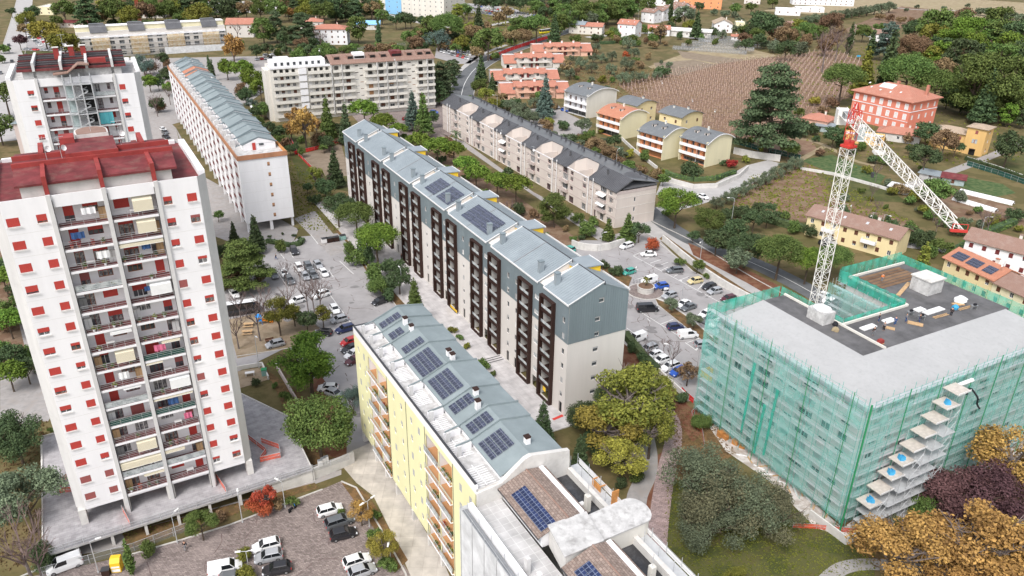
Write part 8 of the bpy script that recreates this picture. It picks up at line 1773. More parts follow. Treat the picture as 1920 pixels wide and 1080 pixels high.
for p in posts[:290]: tag(put(pm,'vineyard_post',None,p),'pale post standing in the brown vineyard','post','posts of the vineyard')
b=MB()
for p in posts[290:]: b.box(p.x-.09,p.x+.09,p.y-.09,p.y+.09,0,2.3,'post_wood')
if b.f: tag(b.obj('vineyard_posts'),None,None,None,'stuff')
tag(V.obj('vines'),None,None,None,'stuff')
# rough grass and low weeds on the open ground
b=MB()
def tufts(px,n,h,m_,seed):
    rr=random.Random(seed); P=[G(x,y) for x,y in px]; xs=[p.x for p in P];ys=[p.y for p in P]; k=0
    while k<n:
        p=Vector((rr.uniform(min(xs),max(xs)),rr.uniform(min(ys),max(ys)),0)); k+=1
        if not inside(p,P): continue
        s=h*rr.uniform(.5,1.5); a=rr.uniform(0,6.28); u=Vector((math.cos(a),math.sin(a),0))*s*.9
        b.poly([p-u,p+u,p+u*.3+Vector((0,0,s)),p-u*.4+Vector((0,0,s*.8))],m_); v=Vector((-u.y,u.x,0)); b.poly([p-v,p+v,p+Vector((0,0,s*.9))],m_)
tufts([(1250,900),(1500,960),(1640,1010),(1640,1080),(1240,1080)],7000,.16,'leaf_ygreen',1); tufts([(1262,770),(1320,760),(1380,850),(1260,900)],2500,.2,'leaf_brown',2)
tufts([(1400,330),(1520,310),(1720,420),(1560,420),(1370,390)],2500,.4,'leaf_ygreen',3); tufts([(1060,120),(1260,130),(1180,200),(1060,160)],2500,.5,'leaf_brown',4)
tufts([(540,300),(650,380),(640,436),(560,430)],3000,.3,'leaf_ygreen',5); tufts([(1480,100),(1920,60),(1920,300),(1600,330),(1500,260)],5000,.6,'leaf_ygreen',6)
tufts([(1560,985),(1920,830),(1920,1080),(1650,1080)],5000,.25,'leaf_brown',7); tufts([(850,20),(1050,10),(1060,60),(860,110)],2500,.7,'leaf_ygreen',8)
tufts([(60,790),(90,790),(80,1040),(0,1080),(0,800)],3000,.25,'leaf_brown',9); tufts([(240,1030),(600,915),(590,905),(230,1000)],1500,.15,'leaf_ygreen',10)
tag(b.obj('grass'),None,None,None,'stuff')
# ---------------------------------------------------------------- vehicles
def loft(b,st,m_,cap=True):
    "stations: list of rings with equal point counts"
    n0=len(b.v); k=len(st[0])
    for r in st: b.v+= [tuple(p) for p in r]
    for i in range(len(st)-1):
        for j in range(k):
            q=(j+1)%k; b.f.append((n0+i*k+j,n0+i*k+q,n0+(i+1)*k+q,n0+(i+1)*k+j)); b.m.append(m_)
    if cap: b.f.append(tuple(n0+j for j in range(k))); b.m.append(m_); b.f.append(tuple(n0+(len(st)-1)*k+j for j in reversed(range(k)))); b.m.append(m_)
# type: length, half width, bonnet z, belt z, roof z, x of (front lower glass, front roof, rear roof, rear lower glass)
CT=dict(hatchback=(2.0,.87,.88,.95,1.47,.95,.35,-1.45,-1.85),saloon=(2.2,.88,.85,.93,1.42,.95,.35,-.95,-1.55),estate=(2.25,.88,.92,.98,1.50,1.05,.45,-1.75,-2.15),suv=(2.2,.92,1.02,1.1,1.68,1.05,.5,-1.7,-2.05),van=(2.3,.92,1.05,1.15,1.85,1.35,.75,-2.15,-2.27),minibus=(2.6,.97,1.15,1.2,2.0,1.75,1.15,-2.4,-2.55),bus=(5.4,1.25,1.3,1.4,3.0,5.1,4.9,-5.2,-5.35))
def car_parts(ty,col):
    L,hw,hb,bz,rz_,xf0,xf1,xr1,xr0=CT[ty]; B=MB(); 
    def ring(x,w,z0,z1,wt): return [(x,-w,z0+.12),(x,-w*.97,z0),(x,w*.97,z0),(x,w,z0+.12),(x,w,z0+(z1-z0)*.6),(x,wt,z1),(x,-wt,z1),(x,-w,z0+(z1-z0)*.6)]
    st=[ring(-L,hw*.82,.38,bz-.22,hw*.72),ring(-L+.08,hw*.94,.26,bz-.04,hw*.84),ring(-L+.4,hw,.22,bz,hw*.9),ring(xf0-.1,hw,.22,bz,hw*.9),ring(xf0+.35,hw*.99,.22,hb-.02,hw*.88),ring(L-.35,hw*.96,.24,hb-.14,hw*.82),ring(L-.06,hw*.88,.28,hb-.3,hw*.72),ring(L,hw*.76,.36,hb-.38,hw*.64)]
    loft(B,st,col); rw=hw*.76; solid=ty=='van'
    # roof and pillars
    B.hexa([(xf1,-rw,rz_-.06),(xr1,-rw,rz_-.06),(xr1,rw,rz_-.06),(xf1,rw,rz_-.06)][::-1],[(xf1-.12,-rw*.86,rz_),(xr1+.12,-rw*.86,rz_),(xr1+.12,rw*.86,rz_),(xf1-.12,rw*.86,rz_)][::-1],'car_white' if ty=='bus' else col)
    for s in(-1,1):
        for (xa,xb) in ((xf0,xf1),(xr0,xr1)): B.tube((xa,s*hw*.88,bz-.02),(xb,s*rw,rz_-.03),.045,col,4)
        xm=(xf1+xr1)/2+.1; B.tube((xm,s*hw*.885,bz-.02),(xm,s*rw,rz_-.03),.04,col,4)
        B.box(xf0-.25,xf0-.05,s*hw*1.0-(.0 if s>0 else .16),s*hw*1.0+(.16 if s>0 else 0),bz,bz+.13,col)
    if solid: B.hexa([(xm+.25,-hw*.9,bz-.02),(xr0,-hw*.9,bz-.02),(xr0,hw*.9,bz-.02),(xm+.25,hw*.9,bz-.02)][::-1],[(xm+.25,-rw-.02,rz_-.03),(xr1,-rw-.02,rz_-.03),(xr1,rw+.02,rz_-.03),(xm+.25,rw+.02,rz_-.03)][::-1],col)
    Gm={}
    g=MB(); g.poly([(xf0,-hw*.86,bz),(xf0,hw*.86,bz),(xf1,rw-.02,rz_-.05),(xf1,-rw+.02,rz_-.05)],'car_glass'); Gm['windscreen']=g
    g=MB(); g.poly([(xr0,-hw*.86,bz+.02),(xr0,hw*.86,bz+.02),(xr1,rw-.02,rz_-.05),(xr1,-rw+.02,rz_-.05)],'car_glass' if not solid else col); Gm['rear_window']=g
    for s in(-1,1): g=MB(); g.poly([(xf0,s*hw*.88,bz),(xr0,s*hw*.88,bz),(xr1,s*rw,rz_-.05),(xf1,s*rw,rz_-.05)],'car_glass'); Gm['side_window'+str(s)]=g
    Wm=MB(); r=.31 if ty!='bus' else .48
    n=12
    Wm.hexa([(r*math.cos(2*math.pi*i/n),-.1,r*math.sin(2*math.pi*i/n)) for i in range(n)],[(r*math.cos(2*math.pi*i/n),.1,r*math.sin(2*math.pi*i/n)) for i in range(n)],'tyre')
    Rm=MB()
    for s in (-.105,.105): Rm.poly([(r*.62*math.cos(2*math.pi*i/n),s,r*.62*math.sin(2*math.pi*i/n)) for i in range(n)],'rim')
    H=MB(); H.box(L-.30,L-.04,-.17,.17,0,.14,'lamp_clear'); T=MB(); T.box(-L-.01,-L+.12,-.12,.12,0,.22,'lamp_red')
    return dict(body=B,glass=Gm,wheel=Wm,rim=Rm,head=H,tail=T,ty=ty,r=r)
_cc={}
def car_proto(ty,col):
    if (ty,col) not in _cc:
        p=car_parts(ty,col); _cc[(ty,col)]=dict(body=p['body'].mesh('body'),glass={k:v.mesh('window') for k,v in p['glass'].items()},wheel=p['wheel'].mesh('wheel'),rim=p['rim'].mesh('rim'),head=p['head'].mesh('headlight'),tail=p['tail'].mesh('tail_light'),r=p['r'],raw=p)
    return _cc[(ty,col)]
def wheelpos(ty): L,hw=CT[ty][:2]; r=.31 if ty!='bus' else .48; return [(x,s*(hw-.1),r) for x in(-L+.75,L-.8) for s in(-1,1)]
_cf={}
def car(ty,col,a,c,label,group,near=True,z0=.05):
    A=G(a[0],a[1],.5);C_=G(c[0],c[1],.5); m=(A+C_)/2; h=math.atan2((C_-A).y,(C_-A).x); p=car_proto(ty,'car_'+col); cat='van' if ty in('van','minibus') else ('bus' if ty=='bus' else 'car')
    L,hw,hb,bz=CT[ty][:4]
    if near:
        t=thing('parked_'+cat,label,cat,(m.x,m.y,z0),h,group); put(p['body'],'body',t)
        for k,v in p['glass'].items(): put(v,{'windscreen':'windscreen','rear_window':'rear_window'}.get(k,'side_window'),t)
        for q in wheelpos(ty): w=put(p['wheel'],'wheel',t,q); put(p['rim'],'rim',w)
        for s in(-1,1): put(p['head'],'headlight',t,(0,s*(hw-.26),hb-.36)); put(p['tail'],'tail_light',t,(0,s*(hw-.22),bz-.32))
        return t
    k=(ty,col)
    if k not in _cf:
        b=MB(); r=p['raw']; b.add(r['body'],Matrix())
        for g in r['glass'].values(): b.add(g,Matrix())
        for q in wheelpos(ty): b.add(r['wheel'],Matrix.Translation(q))
        _cf[k]=b.mesh('parked_'+cat)
    return tag(put(_cf[k],'parked_'+cat,None,(m.x,m.y,z0),h),label,cat,group)
TY=dict(h='hatchback',s='saloon',e='estate',u='suv',v='van',m='minibus',b='bus')
TN=dict(hatchback='hatchback',saloon='saloon car',estate='estate car',suv='off-roader',van='van',minibus='minibus',bus='bus')
def lot(phrase,group,f,L,near=True):
    cnt={}
    for e in L: cnt.setdefault((e[0],e[1]),[]).append(e)
    for (t_,c_),Q in cnt.items():
        Q.sort(key=lambda e:f(*e[2])[0]+f(*e[3])[0])
        for i,e in enumerate(Q):
            o=ordn(i,len(Q)); ty=TY[t_]; lab='%s %s%s %s'%(c_.replace('car_',''),TN[ty],(', '+o+',') if o else '',phrase)
            car(ty,c_,f(*e[2]),f(*e[3]),lab,group,near)
qa=lambda x,y:(400+x/5.4,440+y/5.4); qb=lambda x,y:(400+x/5.4,600+y/5.4); qc=lambda x,y:(1060+x/5.4,440+y/5.4); qd=lambda x,y:(1140+x/5.4,560+y/5.4); qe=lambda x,y:(x/3,720+y/3); qp=lambda x,y:(x,y)
lot('in the left car park','cars in the left car park',qa,[('u','black',(800,135),(838,205)),('h','grey',(590,368),(640,455)),('h','white',(698,352),(738,435)),('u','grey',(745,430),(800,505)),('e','white',(848,300),(895,372)),('h','silver',(905,385),(958,465)),('u','grey',(945,300),(985,360)),('s','grey',(985,370),(1040,445)),('h','blue',(1030,272),(1090,345)) if 0 else ('h','silver',(1030,272),(1090,345)),('h','white',(1090,355),(1150,428)),('s','white',(185,560),(245,640)),('b','black',(120,800),(330,770)),('h','white',(920,650),(785,690)),('u','white',(1175,585),(1005,640)),('h','white',(1205,720),(1255,795)),('h','white',(1115,760),(1170,840)),('h','silver',(1355,840),(1190,882)),('e','navy',(1430,930),(1240,985)),('h','black',(1190,1000),(1035,990)),('h','black',(1728,665),(1640,695))])
lot('near the big pine, between tower and yellow block','cars near the big pine',qb,[('h','silver',(690,230),(560,262)),('h','red',(1430,205),(1325,240)),('s','black',(1440,270),(1345,310)),('h','white',(1450,330),(1380,365)),('s','wine',(1460,395),(1400,420)),('h','white',(1240,690),(1080,690)),('h','silver',(1190,735),(1265,765)),('h','white',(970,500),(1060,500))])
lot('in the right car park','cars in the right car park',qc,[('e','white',(692,92),(545,140)),('s','white',(908,198),(775,200)),('e','grey',(1190,358),(1025,372)),('h','cream',(1378,460),(1248,482)),('h','black',(1525,508),(1385,548)),('h','silver',(1588,558),(1438,592)),('h','wine',(1730,632),(1575,668)),('h','teal',(702,362),(582,398)),('h','teal',(75,160),(0,130)),('v','white',(928,448),(765,492)),('h','blue',(1052,510),(880,535)),('h','silver',(1132,595),(975,642)),('s','white',(1260,672),(1130,735)),('s','grey',(1328,705),(1162,768)),('h','white',(1470,780),(1370,830)),('s','grey',(1532,830),(1382,900)),('h','white',(1600,870),(1450,935)),('s','silver',(1640,930),(1520,985)),('m','black',(712,760),(948,748)),('h','navy',(1032,945),(1198,925)),('v','white',(1128,1030),(1350,1008))])
lot('below the gable of the central block','cars below the central gable',qd,[('v','white',(385,372),(195,438)),('e','silver',(495,478),(325,540)),('s','white',(542,540),(383,600)),('h','white',(617,598),(453,655)),('e','white',(712,660),(545,722)),('h','blue',(792,705),(628,778)),('e','silver',(880,478),(1068,455)),('h','black',(968,548),(1128,512))])
lot('in the cobbled car park, bottom left','cars in the lower left car park',qe,[('v','white',(458,985),(268,1055)),('h','white',(1578,890),(1418,932)),('h','silver',(1582,958),(1438,988)),('h','black',(1638,1028),(1475,1058)),('v','white',(1175,1062),(1358,1022)),('h','white',(1785,730),(1925,690)),('e','grey',(1850,795),(1970,755)),('h','black',(1872,860),(1990,830)),('h','white',(1940,1020),(2075,975)),('h','silver',(1965,1080),(2110,1030)),('h','grey',(1240,1105),(1390,1080))])
lot('on the street behind the netted block','cars on the right street',qp,[('h','white',(1533,550),(1566,563)),('h','black',(1298,372),(1316,378)),('s','white',(1310,366),(1326,372)),('h','silver',(1550,450),(1564,456)),('h','black',(1540,455),(1553,462)),('h','white',(1528,418),(1536,424))],False)
lot('beside the long white block','cars by the long white block',qp,[('h','grey',(302,245),(318,252)),('s','black',(303,253),(320,260)),('h','white',(300,240),(312,246)),('h','silver',(279,190),(288,196))],False)
lot('on the road at the top left','cars on the top left road',qp,[('h','black',(18,82),(15,88)),('h','white',(14,88),(12,95)),('s','black',(24,112),(21,118)),('u','black',(48,102),(52,108)),('h','grey',(2,134),(0,140))],False)
rr=random.Random(8); fc=['white','silver','grey','black','blue','white','white','red','silver']
def rows(phrase,group,L):
    Q=[]
    for (x0,y0),(x1,y1),n,(dx,dy) in L:
        for i in range(n): 
            x=x0+(x1-x0)*i/max(1,n-1); y=y0+(y1-y0)*i/max(1,n-1); Q.append((rr.choice('hhse'),rr.choice(fc),(x,y),(x+dx,y+dy)))
    lot(phrase,group,qp,Q,False)
rows('in the small top left car park','cars in the top left car park',[((50,66),(72,84),6,(7,1.5)),((62,64),(84,82),6,(7,1.5)),((46,92),(80,94),3,(9,.5)),((70,67),(88,70),2,(7,1.5))])
rows('in the car park inside the road bend','cars inside the road bend',[((826,98),(882,113),12,(5,-3)),((840,96),(880,104),8,(5,-3))])
rows('in the long car park at the top centre','cars in the top car park',[((845,4),(1000,30),26,(4,-2)),((850,11),(965,30),22,(4,-2)),((880,20),(960,34),12,(4,-2))])
rows('behind the far cream flats','cars behind the far flats',[((480,112),(512,108),5,(7,-1)),((496,104),(520,102),3,(7,-1)),((790,212),(810,210),2,(8,1)),((1040,200),(1056,206),2,(7,2))])
# ---------------------------------------------------------------- street lamps
def lamp(label,base,top,arms=1,ang=0,curved=False,group='street lamps',h=None):
    g=G(*base); h=h or max(3.5,HT(base,top)); t=thing('street_lamp',label,'street lamp',g,ang,group); b=MB(); b.tube((0,0,0),(0,0,h*.98),.08,'galvanised',6,.05); b.cyl(0,0,0,.3,.12,'galvanised',8); b.obj('pole',t)
    for k in range(arms):
        s=1 if k==0 else -1; b=MB(); 
        if curved: b.tube((0,0,h*.95),(s*.6,0,h),.05,'galvanised',5); b.tube((s*.6,0,h),(s*1.6,0,h-.1),.045,'galvanised',5)
        else: b.tube((0,0,h*.97),(s*.8,0,h),.045,'galvanised',5)
        b.obj('arm',t); b=MB(); x=1.5 if curved else .7; b.hexa([(s*x,-.16,h-.06),(s*(x+.75),-.12,h-.04),(s*(x+.75),.12,h-.04),(s*x,.16,h-.06)],[(s*x,-.14,h+.08),(s*(x+.75),-.1,h+.05),(s*(x+.75),.1,h+.05),(s*x,.14,h+.08)],'white_metal'); b.obj('lamp_head',t)
for i,(ba,to,ar,cu) in enumerate([((185,1074),(168,1014),1,0),((333,1018),(321,965),1,0),((455,980),(447,927),1,0),((535,952),(530,902),1,0),((467,1068),(462,1033),2,0),((693,988),(690,938),2,0),((733,1056),(731,1011),2,0),((486,690),(482,627),1,0)]):
    lamp('slim grey street lamp, %s by the lower left car park'%ordn(i,8),ba,to,ar,R_(30+40*i),cu,'street lamps by the lower car park')
for i,(ba,to) in enumerate([((702,496),(701,468)),((754,556),(751,503))]): lamp('tall plain pole lamp before the central block, %s of the two'%['left','right'][i],ba,to,1,R_(118))
for i,(ba,to) in enumerate([((1125,490),(1127,436)),((1189,528),(1190,505)),((1278,562),(1281,529)),((1250,725),(1253,645)),((1305,705),(1300,650))]): lamp('street lamp in the right car park, %s'%ordn(i,5),ba,to,1,R_(20+50*i))
for i,(ba,to,h) in enumerate([((957,84),(938,62),0),((897,128),(888,102),0),((866,232),(860,180),0),((932,215),(926,178),0),((1194,68),(1186,18),0),((1038,68),(1036,38),0),((1165,255),(1145,228),0),((1154,325),(1145,280),0),((1302,318),(1290,278),0),((1370,425),(1372,370),0),((1590,418),(1592,382),0),((1650,440),(1652,400),0),((1838,440),(1840,405),0),((1843,225),(1861,170),0),((1600,80),(1602,47),0),((1375,30),(1376,6),0),((1312,492),(1313,450),0)]): lamp('curved arm street lamp on the hillside, %s'%(['nearest the road bend','at the road bend end','before the terraces left end','above the terraces','behind the far white houses','by the road barrier end','in the garden below the white villa','above the terraces middle','below the orange balconies','by the dark trees','behind the crane mast','behind the yellow terrace','above the white row','in the palazzo park','by the thin cypress','by the far hall','over the pale road'][i]),ba,to,1,R_(60*i),True,'hillside street lamps')
# ---------------------------------------------------------------- people
def skinmesh(V,E_,R,m_,name):
    me=bpy.data.meshes.new(name); me.from_pydata(V,E_,[]); o=bpy.data.objects.new(name,me); COL.objects.link(o); md=o.modifiers.new('s','SKIN'); md.use_smooth_shade=True
    if not me.skin_vertices: 
        bpy.context.view_layer.objects.active=o
        try: bpy.ops.mesh.customdata_skin_add()
        except Exception: pass
    for i,sv in enumerate(me.skin_vertices[0].data): sv.radius=(R[i],R[i]); sv.use_root=(i==0)
    o.modifiers.new('b','SUBSURF').levels=1; dg=bpy.context.evaluated_depsgraph_get(); dg.update(); nm=bpy.data.meshes.new_from_object(o.evaluated_get(dg)); nm.materials.clear(); nm.materials.append(M[m_]); bpy.data.objects.remove(o); nm.name=name; return nm
def figure(st):
    "st: stride, 0 standing"
    a=.16*st; V=[(0,0,.95),(0,0,1.15),(0,0,1.38),(0,0,1.50),(0,.01,1.60),(0,.02,1.72)]; Rr=[.13,.12,.13,.055,.075,.085]; E_=[(0,1),(1,2),(2,3),(3,4),(4,5)]
    def ch(root,pts,rs):
        p=root
        for q,r in zip(pts,rs): V.append(q); Rr.append(r); E_.append((p,len(V)-1)); p=len(V)-1
        return p
    for s in(-1,1):
        f=s*a; ch(0,[(s*.10,0,.88),(s*.11,f+.03,.5),(s*.11,f*2-.02,.09),(s*.12,f*2+.14,.05)],[.095,.065,.045,.035])
        e=ch(2,[(s*.19,0,1.40),(s*.25,-f*.8-.02,1.12),(s*.26,-f*1.6+.08,.88)],[.06,.045,.032]); h=ch(e,[(s*.26,-f*1.6+.10,.82)],[.03])
        for k in range(5):
            dx=(k-2)*.02; ch(h,[(s*.26+s*dx*.3,-f*1.6+.10+dx,.77-.006*abs(k-2)),(s*.255+s*dx*.3,-f*1.6+.115+dx,.73 if k else .76)],[.009,.008])
    return V,E_,Rr
PM_={}
for st in (0,1):
    V,E_,Rr=figure(st); body=skinmesh(V,E_,Rr,'skin','person')
    def sub(idx,grow,m_,nm):
        mp={j:i for i,j in enumerate(idx)}; return skinmesh([V[j] for j in idx],[(mp[x],mp[y]) for x,y in E_ if x in mp and y in mp],[Rr[j]+grow for j in idx],m_,nm)
    # vertex order: torso 0..5, left leg 6..9, left arm 10..12, hand 13, fingers 14..23, right leg 24..27, right arm 28..30
    PM_[st]=(body,{c:sub([1,0,2,10,11,12,28,29,30],.022,c,'jacket') for c in('cloth_black','cloth_orange','cloth_blue','cloth_grey')},{c:sub([0,6,7,8,24,25,26],.02,c,'trousers') for c in('cloth_black','cloth_blue','cloth_grey')})
hb=MB(); 
for k in range(6): hb.cyl(0,-.005,1.68+.02*k,1.70+.02*k,.095*math.cos(k*.24),'hair',10,.095*math.cos((k+1)*.24))
hb=hb.mesh('hair')
def person(label,px,z,st,j,tr,rz,loc=None):
    g=loc or G(px[0],px[1],z); t=put(PM_[st][0],'person',None,g,rz); tag(t,label,'person'); put(PM_[st][1][j],'jacket',t); put(PM_[st][2][tr],'trousers',t); put(hb,'hair',t)
person('person in dark clothes walking on the pinkish park path',(1256,818),.06,1,'cloth_black','cloth_black',1.2)
person('person in dark clothes walking across the cobbled car park below the tower',(348,1031),.05,1,'cloth_black','cloth_grey',.6)
person('person in black standing on the plaza before the central block',(753,486),.15,0,'cloth_black','cloth_black',1)
person('person in dark clothes at the edge of the left car park',(518,487),.05,1,'cloth_black','cloth_blue',2)
for i,(x,y,j,tr,lab) in enumerate([(755,560,'cloth_orange','cloth_orange' if 0 else 'cloth_grey','worker in orange standing among the brown roof battens'),(728,890,'cloth_black','cloth_blue','worker in black beside the court parapet on the netted roof'),(770,960,'cloth_grey','cloth_black','worker in grey near the front of the netted roof'),(860,915,'cloth_blue','cloth_blue','worker in blue at the middle of the netted roof'),(950,890,'cloth_grey','cloth_blue','worker in grey right of the worker in blue'),(1320,840,'cloth_black','cloth_black','worker in black beside the blue bag on the netted roof'),(685,1000,'cloth_black','cloth_grey','worker in black nearest the skirt roof corner'),(1060,895,'cloth_black','cloth_blue','worker in black beside the plywood and the small workbench')]):
    person(lab,None,0,0,j,tr,i*1.1,G(*kq(x,y),RK+.01) if i else G(*kq(x,y),RK+.07))
# ---------------------------------------------------------------- street furniture and site things
def box_thing(name,label,cat,px,rz,L,z=.06,group=None): return boxes(name,label,cat,G(px[0],px[1],z),rz,L,None,group)
t=thing('slide','blue and orange playground slide on the sandy ground','slide',G(492,607,.06),R_(20)); b=MB(); b.box(-1.2,0,-.5,.5,.9,1.0,'plastic_blue'); b.box(-1.2,-1.1,-.5,.5,1.0,1.9,'plastic_blue'); b.hexa([(-1.3,-.6,1.9),(.1,-.6,1.9),(.1,.6,1.9),(-1.3,.6,1.9)],[(-.7,-.05,2.6),(-.5,-.05,2.6),(-.5,.05,2.6),(-.7,.05,2.6)],'plastic_blue'); b.obj('platform',t)
b=MB(); 
for x in(-1.15,-.05):
    for y in(-.45,.45): b.tube((x,y,0),(x,y,1.9),.05,'plastic_blue',5)
b.obj('frame',t); b=MB(); P=[(0,.95),(.8,.7),(1.6,.3),(2.3,.12)]
for p,q in zip(P,P[1:]): b.hexa([(p[0],-.3,p[1]-.05),(q[0],-.3,q[1]-.05),(q[0],.3,q[1]-.05),(p[0],.3,p[1]-.05)],[(p[0],-.3,p[1]),(q[0],-.3,q[1]),(q[0],.3,q[1]),(p[0],.3,p[1])],'plastic_orange'); [b.hexa([(p[0],s-.03,p[1]),(q[0],s-.03,q[1]),(q[0],s+.03,q[1]),(p[0],s+.03,p[1])],[(p[0],s-.03,p[1]+.25),(q[0],s-.03,q[1]+.25),(q[0],s+.03,q[1]+.25),(p[0],s+.03,p[1]+.25)],'plastic_orange') for s in(-.33,.33)]
b.obj('chute',t)
def picnic(label,px,rz):
    t=thing('picnic_table',label,'picnic table',G(px[0],px[1],.06),rz,'picnic tables in the playground'); b=MB(); b.box(-1.1,1.1,-.4,.4,.72,.78,'wood_plank'); b.obj('tabletop',t)
    for s in(-1,1): b=MB(); b.box(-1.1,1.1,s*.85-.15,s*.85+.15,.42,.48,'wood_plank'); b.obj('seat',t)
    for x in(-.8,.8): b=MB(); b.box(x-.05,x+.05,-.85,.85,.36,.42,'wood_plank'); b.tube((x,-.7,0),(x,-.25,.72),.05,'wood_plank',4); b.tube((x,.7,0),(x,.25,.72),.05,'wood_plank',4); b.obj('leg_frame',t)
picnic('wooden picnic table in the playground, farther of the two',(466,612),R_(12)); picnic('wooden picnic table in the playground, nearer of the two',(464,626),R_(12))
t=thing('park_bench','brown bench beside the silver hatchback in the playground','bench',G(506,641,.06),R_(28)); b=MB(); b.box(-.9,.9,-.25,.25,.4,.45,'brown_shutter'); b.obj('seat',t); b=MB(); b.box(-.9,.9,.25,.3,.5,.85,'brown_shutter'); b.obj('backrest',t)
for x in(-.7,.7): b=MB(); b.box(x-.04,x+.04,-.22,.28,0,.4,'dark_metal'); b.obj('leg',t)
t=thing('clothing_bin','yellow clothes collection bin with white panels beside the lower car park','collection bin',G(221,1068,.05),R_(10)); b=MB(); b.box(-.65,.65,-.6,.6,.05,1.7,'skip_yellow'); b.hexa([(-.65,-.6,1.7),(.65,-.6,1.7),(.65,.6,1.7),(-.65,.6,1.7)],[(-.65,-.1,2.2),(.65,-.1,2.2),(.65,.6,2.2),(-.65,.6,2.2)],'skip_yellow'); b.obj('body',t); b=MB(); b.box(-.55,.55,-.62,-.601,.2,.65,'white_metal'); b.box(-.55,.55,-.62,-.601,.85,1.15,'white_metal'); b.obj('label_panel',t)
box_thing('litter_bin','dark low bin left of the yellow collection bin','bin',(200,1077),.2,[(-.5,.5,-.4,.4,0,1.0,'brown_frame'),(-.55,.55,-.45,.45,1.0,1.08,'dark_metal')])
t=thing('motorbike','dark scooter parked at the corner of the cobbled car park','motorbike',G(549,957,.05),R_(60)); b=MB(); b.tube((-.6,-.06,.28),(-.6,.06,.28),.28,'tyre',12); b.obj('wheel',t); b=MB(); b.tube((.6,-.06,.28),(.6,.06,.28),.28,'tyre',12); b.obj('wheel',t); b=MB(); b.hexa([(-.8,-.14,.45),(.1,-.14,.35),(.1,.14,.35),(-.8,.14,.45)],[(-.8,-.1,.8),(.0,-.12,.75),(.0,.12,.75),(-.8,.1,.8)],'cloth_black'); b.tube((.6,0,.3),(.4,0,1.05),.05,'plastic_blue',6); b.tube((.4,-.3,1.05),(.4,.3,1.05),.03,'dark_metal',5); b.obj('body',t)
t=thing('motorbike','white motorbike parked beside the blue hatchback, right car park','motorbike',G(1247,546,.05),R_(190)); b=MB(); b.tube((-.65,-.06,.3),(-.65,.06,.3),.3,'tyre',12); b.obj('wheel',t); b=MB(); b.tube((.65,-.06,.3),(.65,.06,.3),.3,'tyre',12); b.obj('wheel',t); b=MB(); b.hexa([(-.7,-.16,.5),(.4,-.18,.4),(.4,.18,.4),(-.7,.16,.5)],[(-.8,-.1,.9),(.3,-.12,1.0),(.3,.12,1.0),(-.8,.1,.9)],'car_white'); b.tube((.65,0,.3),(.4,0,1.15),.05,'dark_metal',6); b.obj('body',t)
t=thing('bicycle_rack','round rusty bicycle hoops on the island beside the planter','bicycle rack',G(1188,531,.18),R_(10)); b=MB()
for k in range(3):
    for i in range(12): a0,a1=6.28*i/12,6.28*(i+1)/12; b.tube((k*.8,.45*math.cos(a0),.5+.45*math.sin(a0)),(k*.8,.45*math.cos(a1),.5+.45*math.sin(a1)),.03,'dark_metal',4)
b.obj('hoop_row',t)['kind']='stuff'
# round planter with its palm
g=G(1210,547); t=thing('round_planter','round stone planter on a circular kerb in the right car park','planter',g); b=MB(); b.cyl(0,0,0,.16,4.6,'kerb',28); b.cyl(0,0,.16,.17,4.3,'cobbles',28); b.obj('circular_base',t); b=MB(); b.cyl(0,0,.17,1.5,2.0,'pale_concrete',24,2.1); b.cyl(0,0,1.5,1.62,2.15,'kerb',24); b.cyl(0,0,1.62,1.64,1.85,'soil_brown',24); b.obj('drum',t)
o=plant('Lh',1210,533,14,'small spiky palm growing in the round stone planter',None); o.location=(g.x,g.y,1.64); o.scale=(.28,.28,.28)
t=thing('skip','open yellow rubbish skip at the end of the right car park','skip',G(1337,715,.05),YH); b=MB(); 
b.hexa([(-2.2,-1,.1),(2.2,-1,.1),(2.2,1,.1),(-2.2,1,.1)],[(-2.6,-1.1,.2),(2.6,-1.1,.2),(2.6,1.1,.2),(-2.6,1.1,.2)],'dark_metal')
for q in ((-2.6,2.6,-1.1,-1.02),(-2.6,2.6,1.02,1.1),(-2.6,-2.5,-1.02,1.02),(2.5,2.6,-1.02,1.02)): b.box(*q,.2,1.7,'skip_yellow')
for i in range(6): b.box(-2.4+i*.9,-2.3+i*.9,1.1,1.16,.25,1.6,'skip_yellow')
b.obj('body',t); b=MB()
rr=random.Random(3)
for i in range(14): x,y=rr.uniform(-2.3,2.3),rr.uniform(-.9,.9); b.box(x-.3,x+.3,y-.15,y+.15,.25,rr.uniform(.6,1.3),rr.choice(['wood_plank','whitewash_old','grey_concrete']))
b.obj('rubble',t)['kind']='stuff'
for i,(x,y,n) in enumerate(((1352,818,7),(1362,822,5),(1380,832,6),(1392,838,3))):
    L=[]; 
    for k in range(n):
        z=k*.16
        for j in range(5): L.append((-.6,.6,-.5+j*.23,-.36+j*.23,z+.10,z+.125))
        for x0 in(-.55,0,.5): L.append((x0-.05,x0+.05,-.5,.55,z,z+.10))
    boxes('pallet_stack','stack of wooden pallets beside the left face of the netted block, '+ordn(i,4),'pallet stack',G(x,y,.06),.3+i*.25,L,'orange_wood','pallet stacks')
for i in range(14):
    x,y=1400+rr.uniform(-30,130),850+rr.uniform(-6,60); x=1395+i*12; y=852+i*8.6+rr.uniform(-8,8); L=[(-rr.uniform(.5,1.4),rr.uniform(.5,1.4),-.12,.12,0,.12)]
    boxes('plank','loose plank on the rubble by the netted block, %s'%ordn(i,14),'plank',G(x,y,.06),rr.uniform(0,3),L,'wood_plank' if i%2 else 'bag_white','loose planks on the rubble')
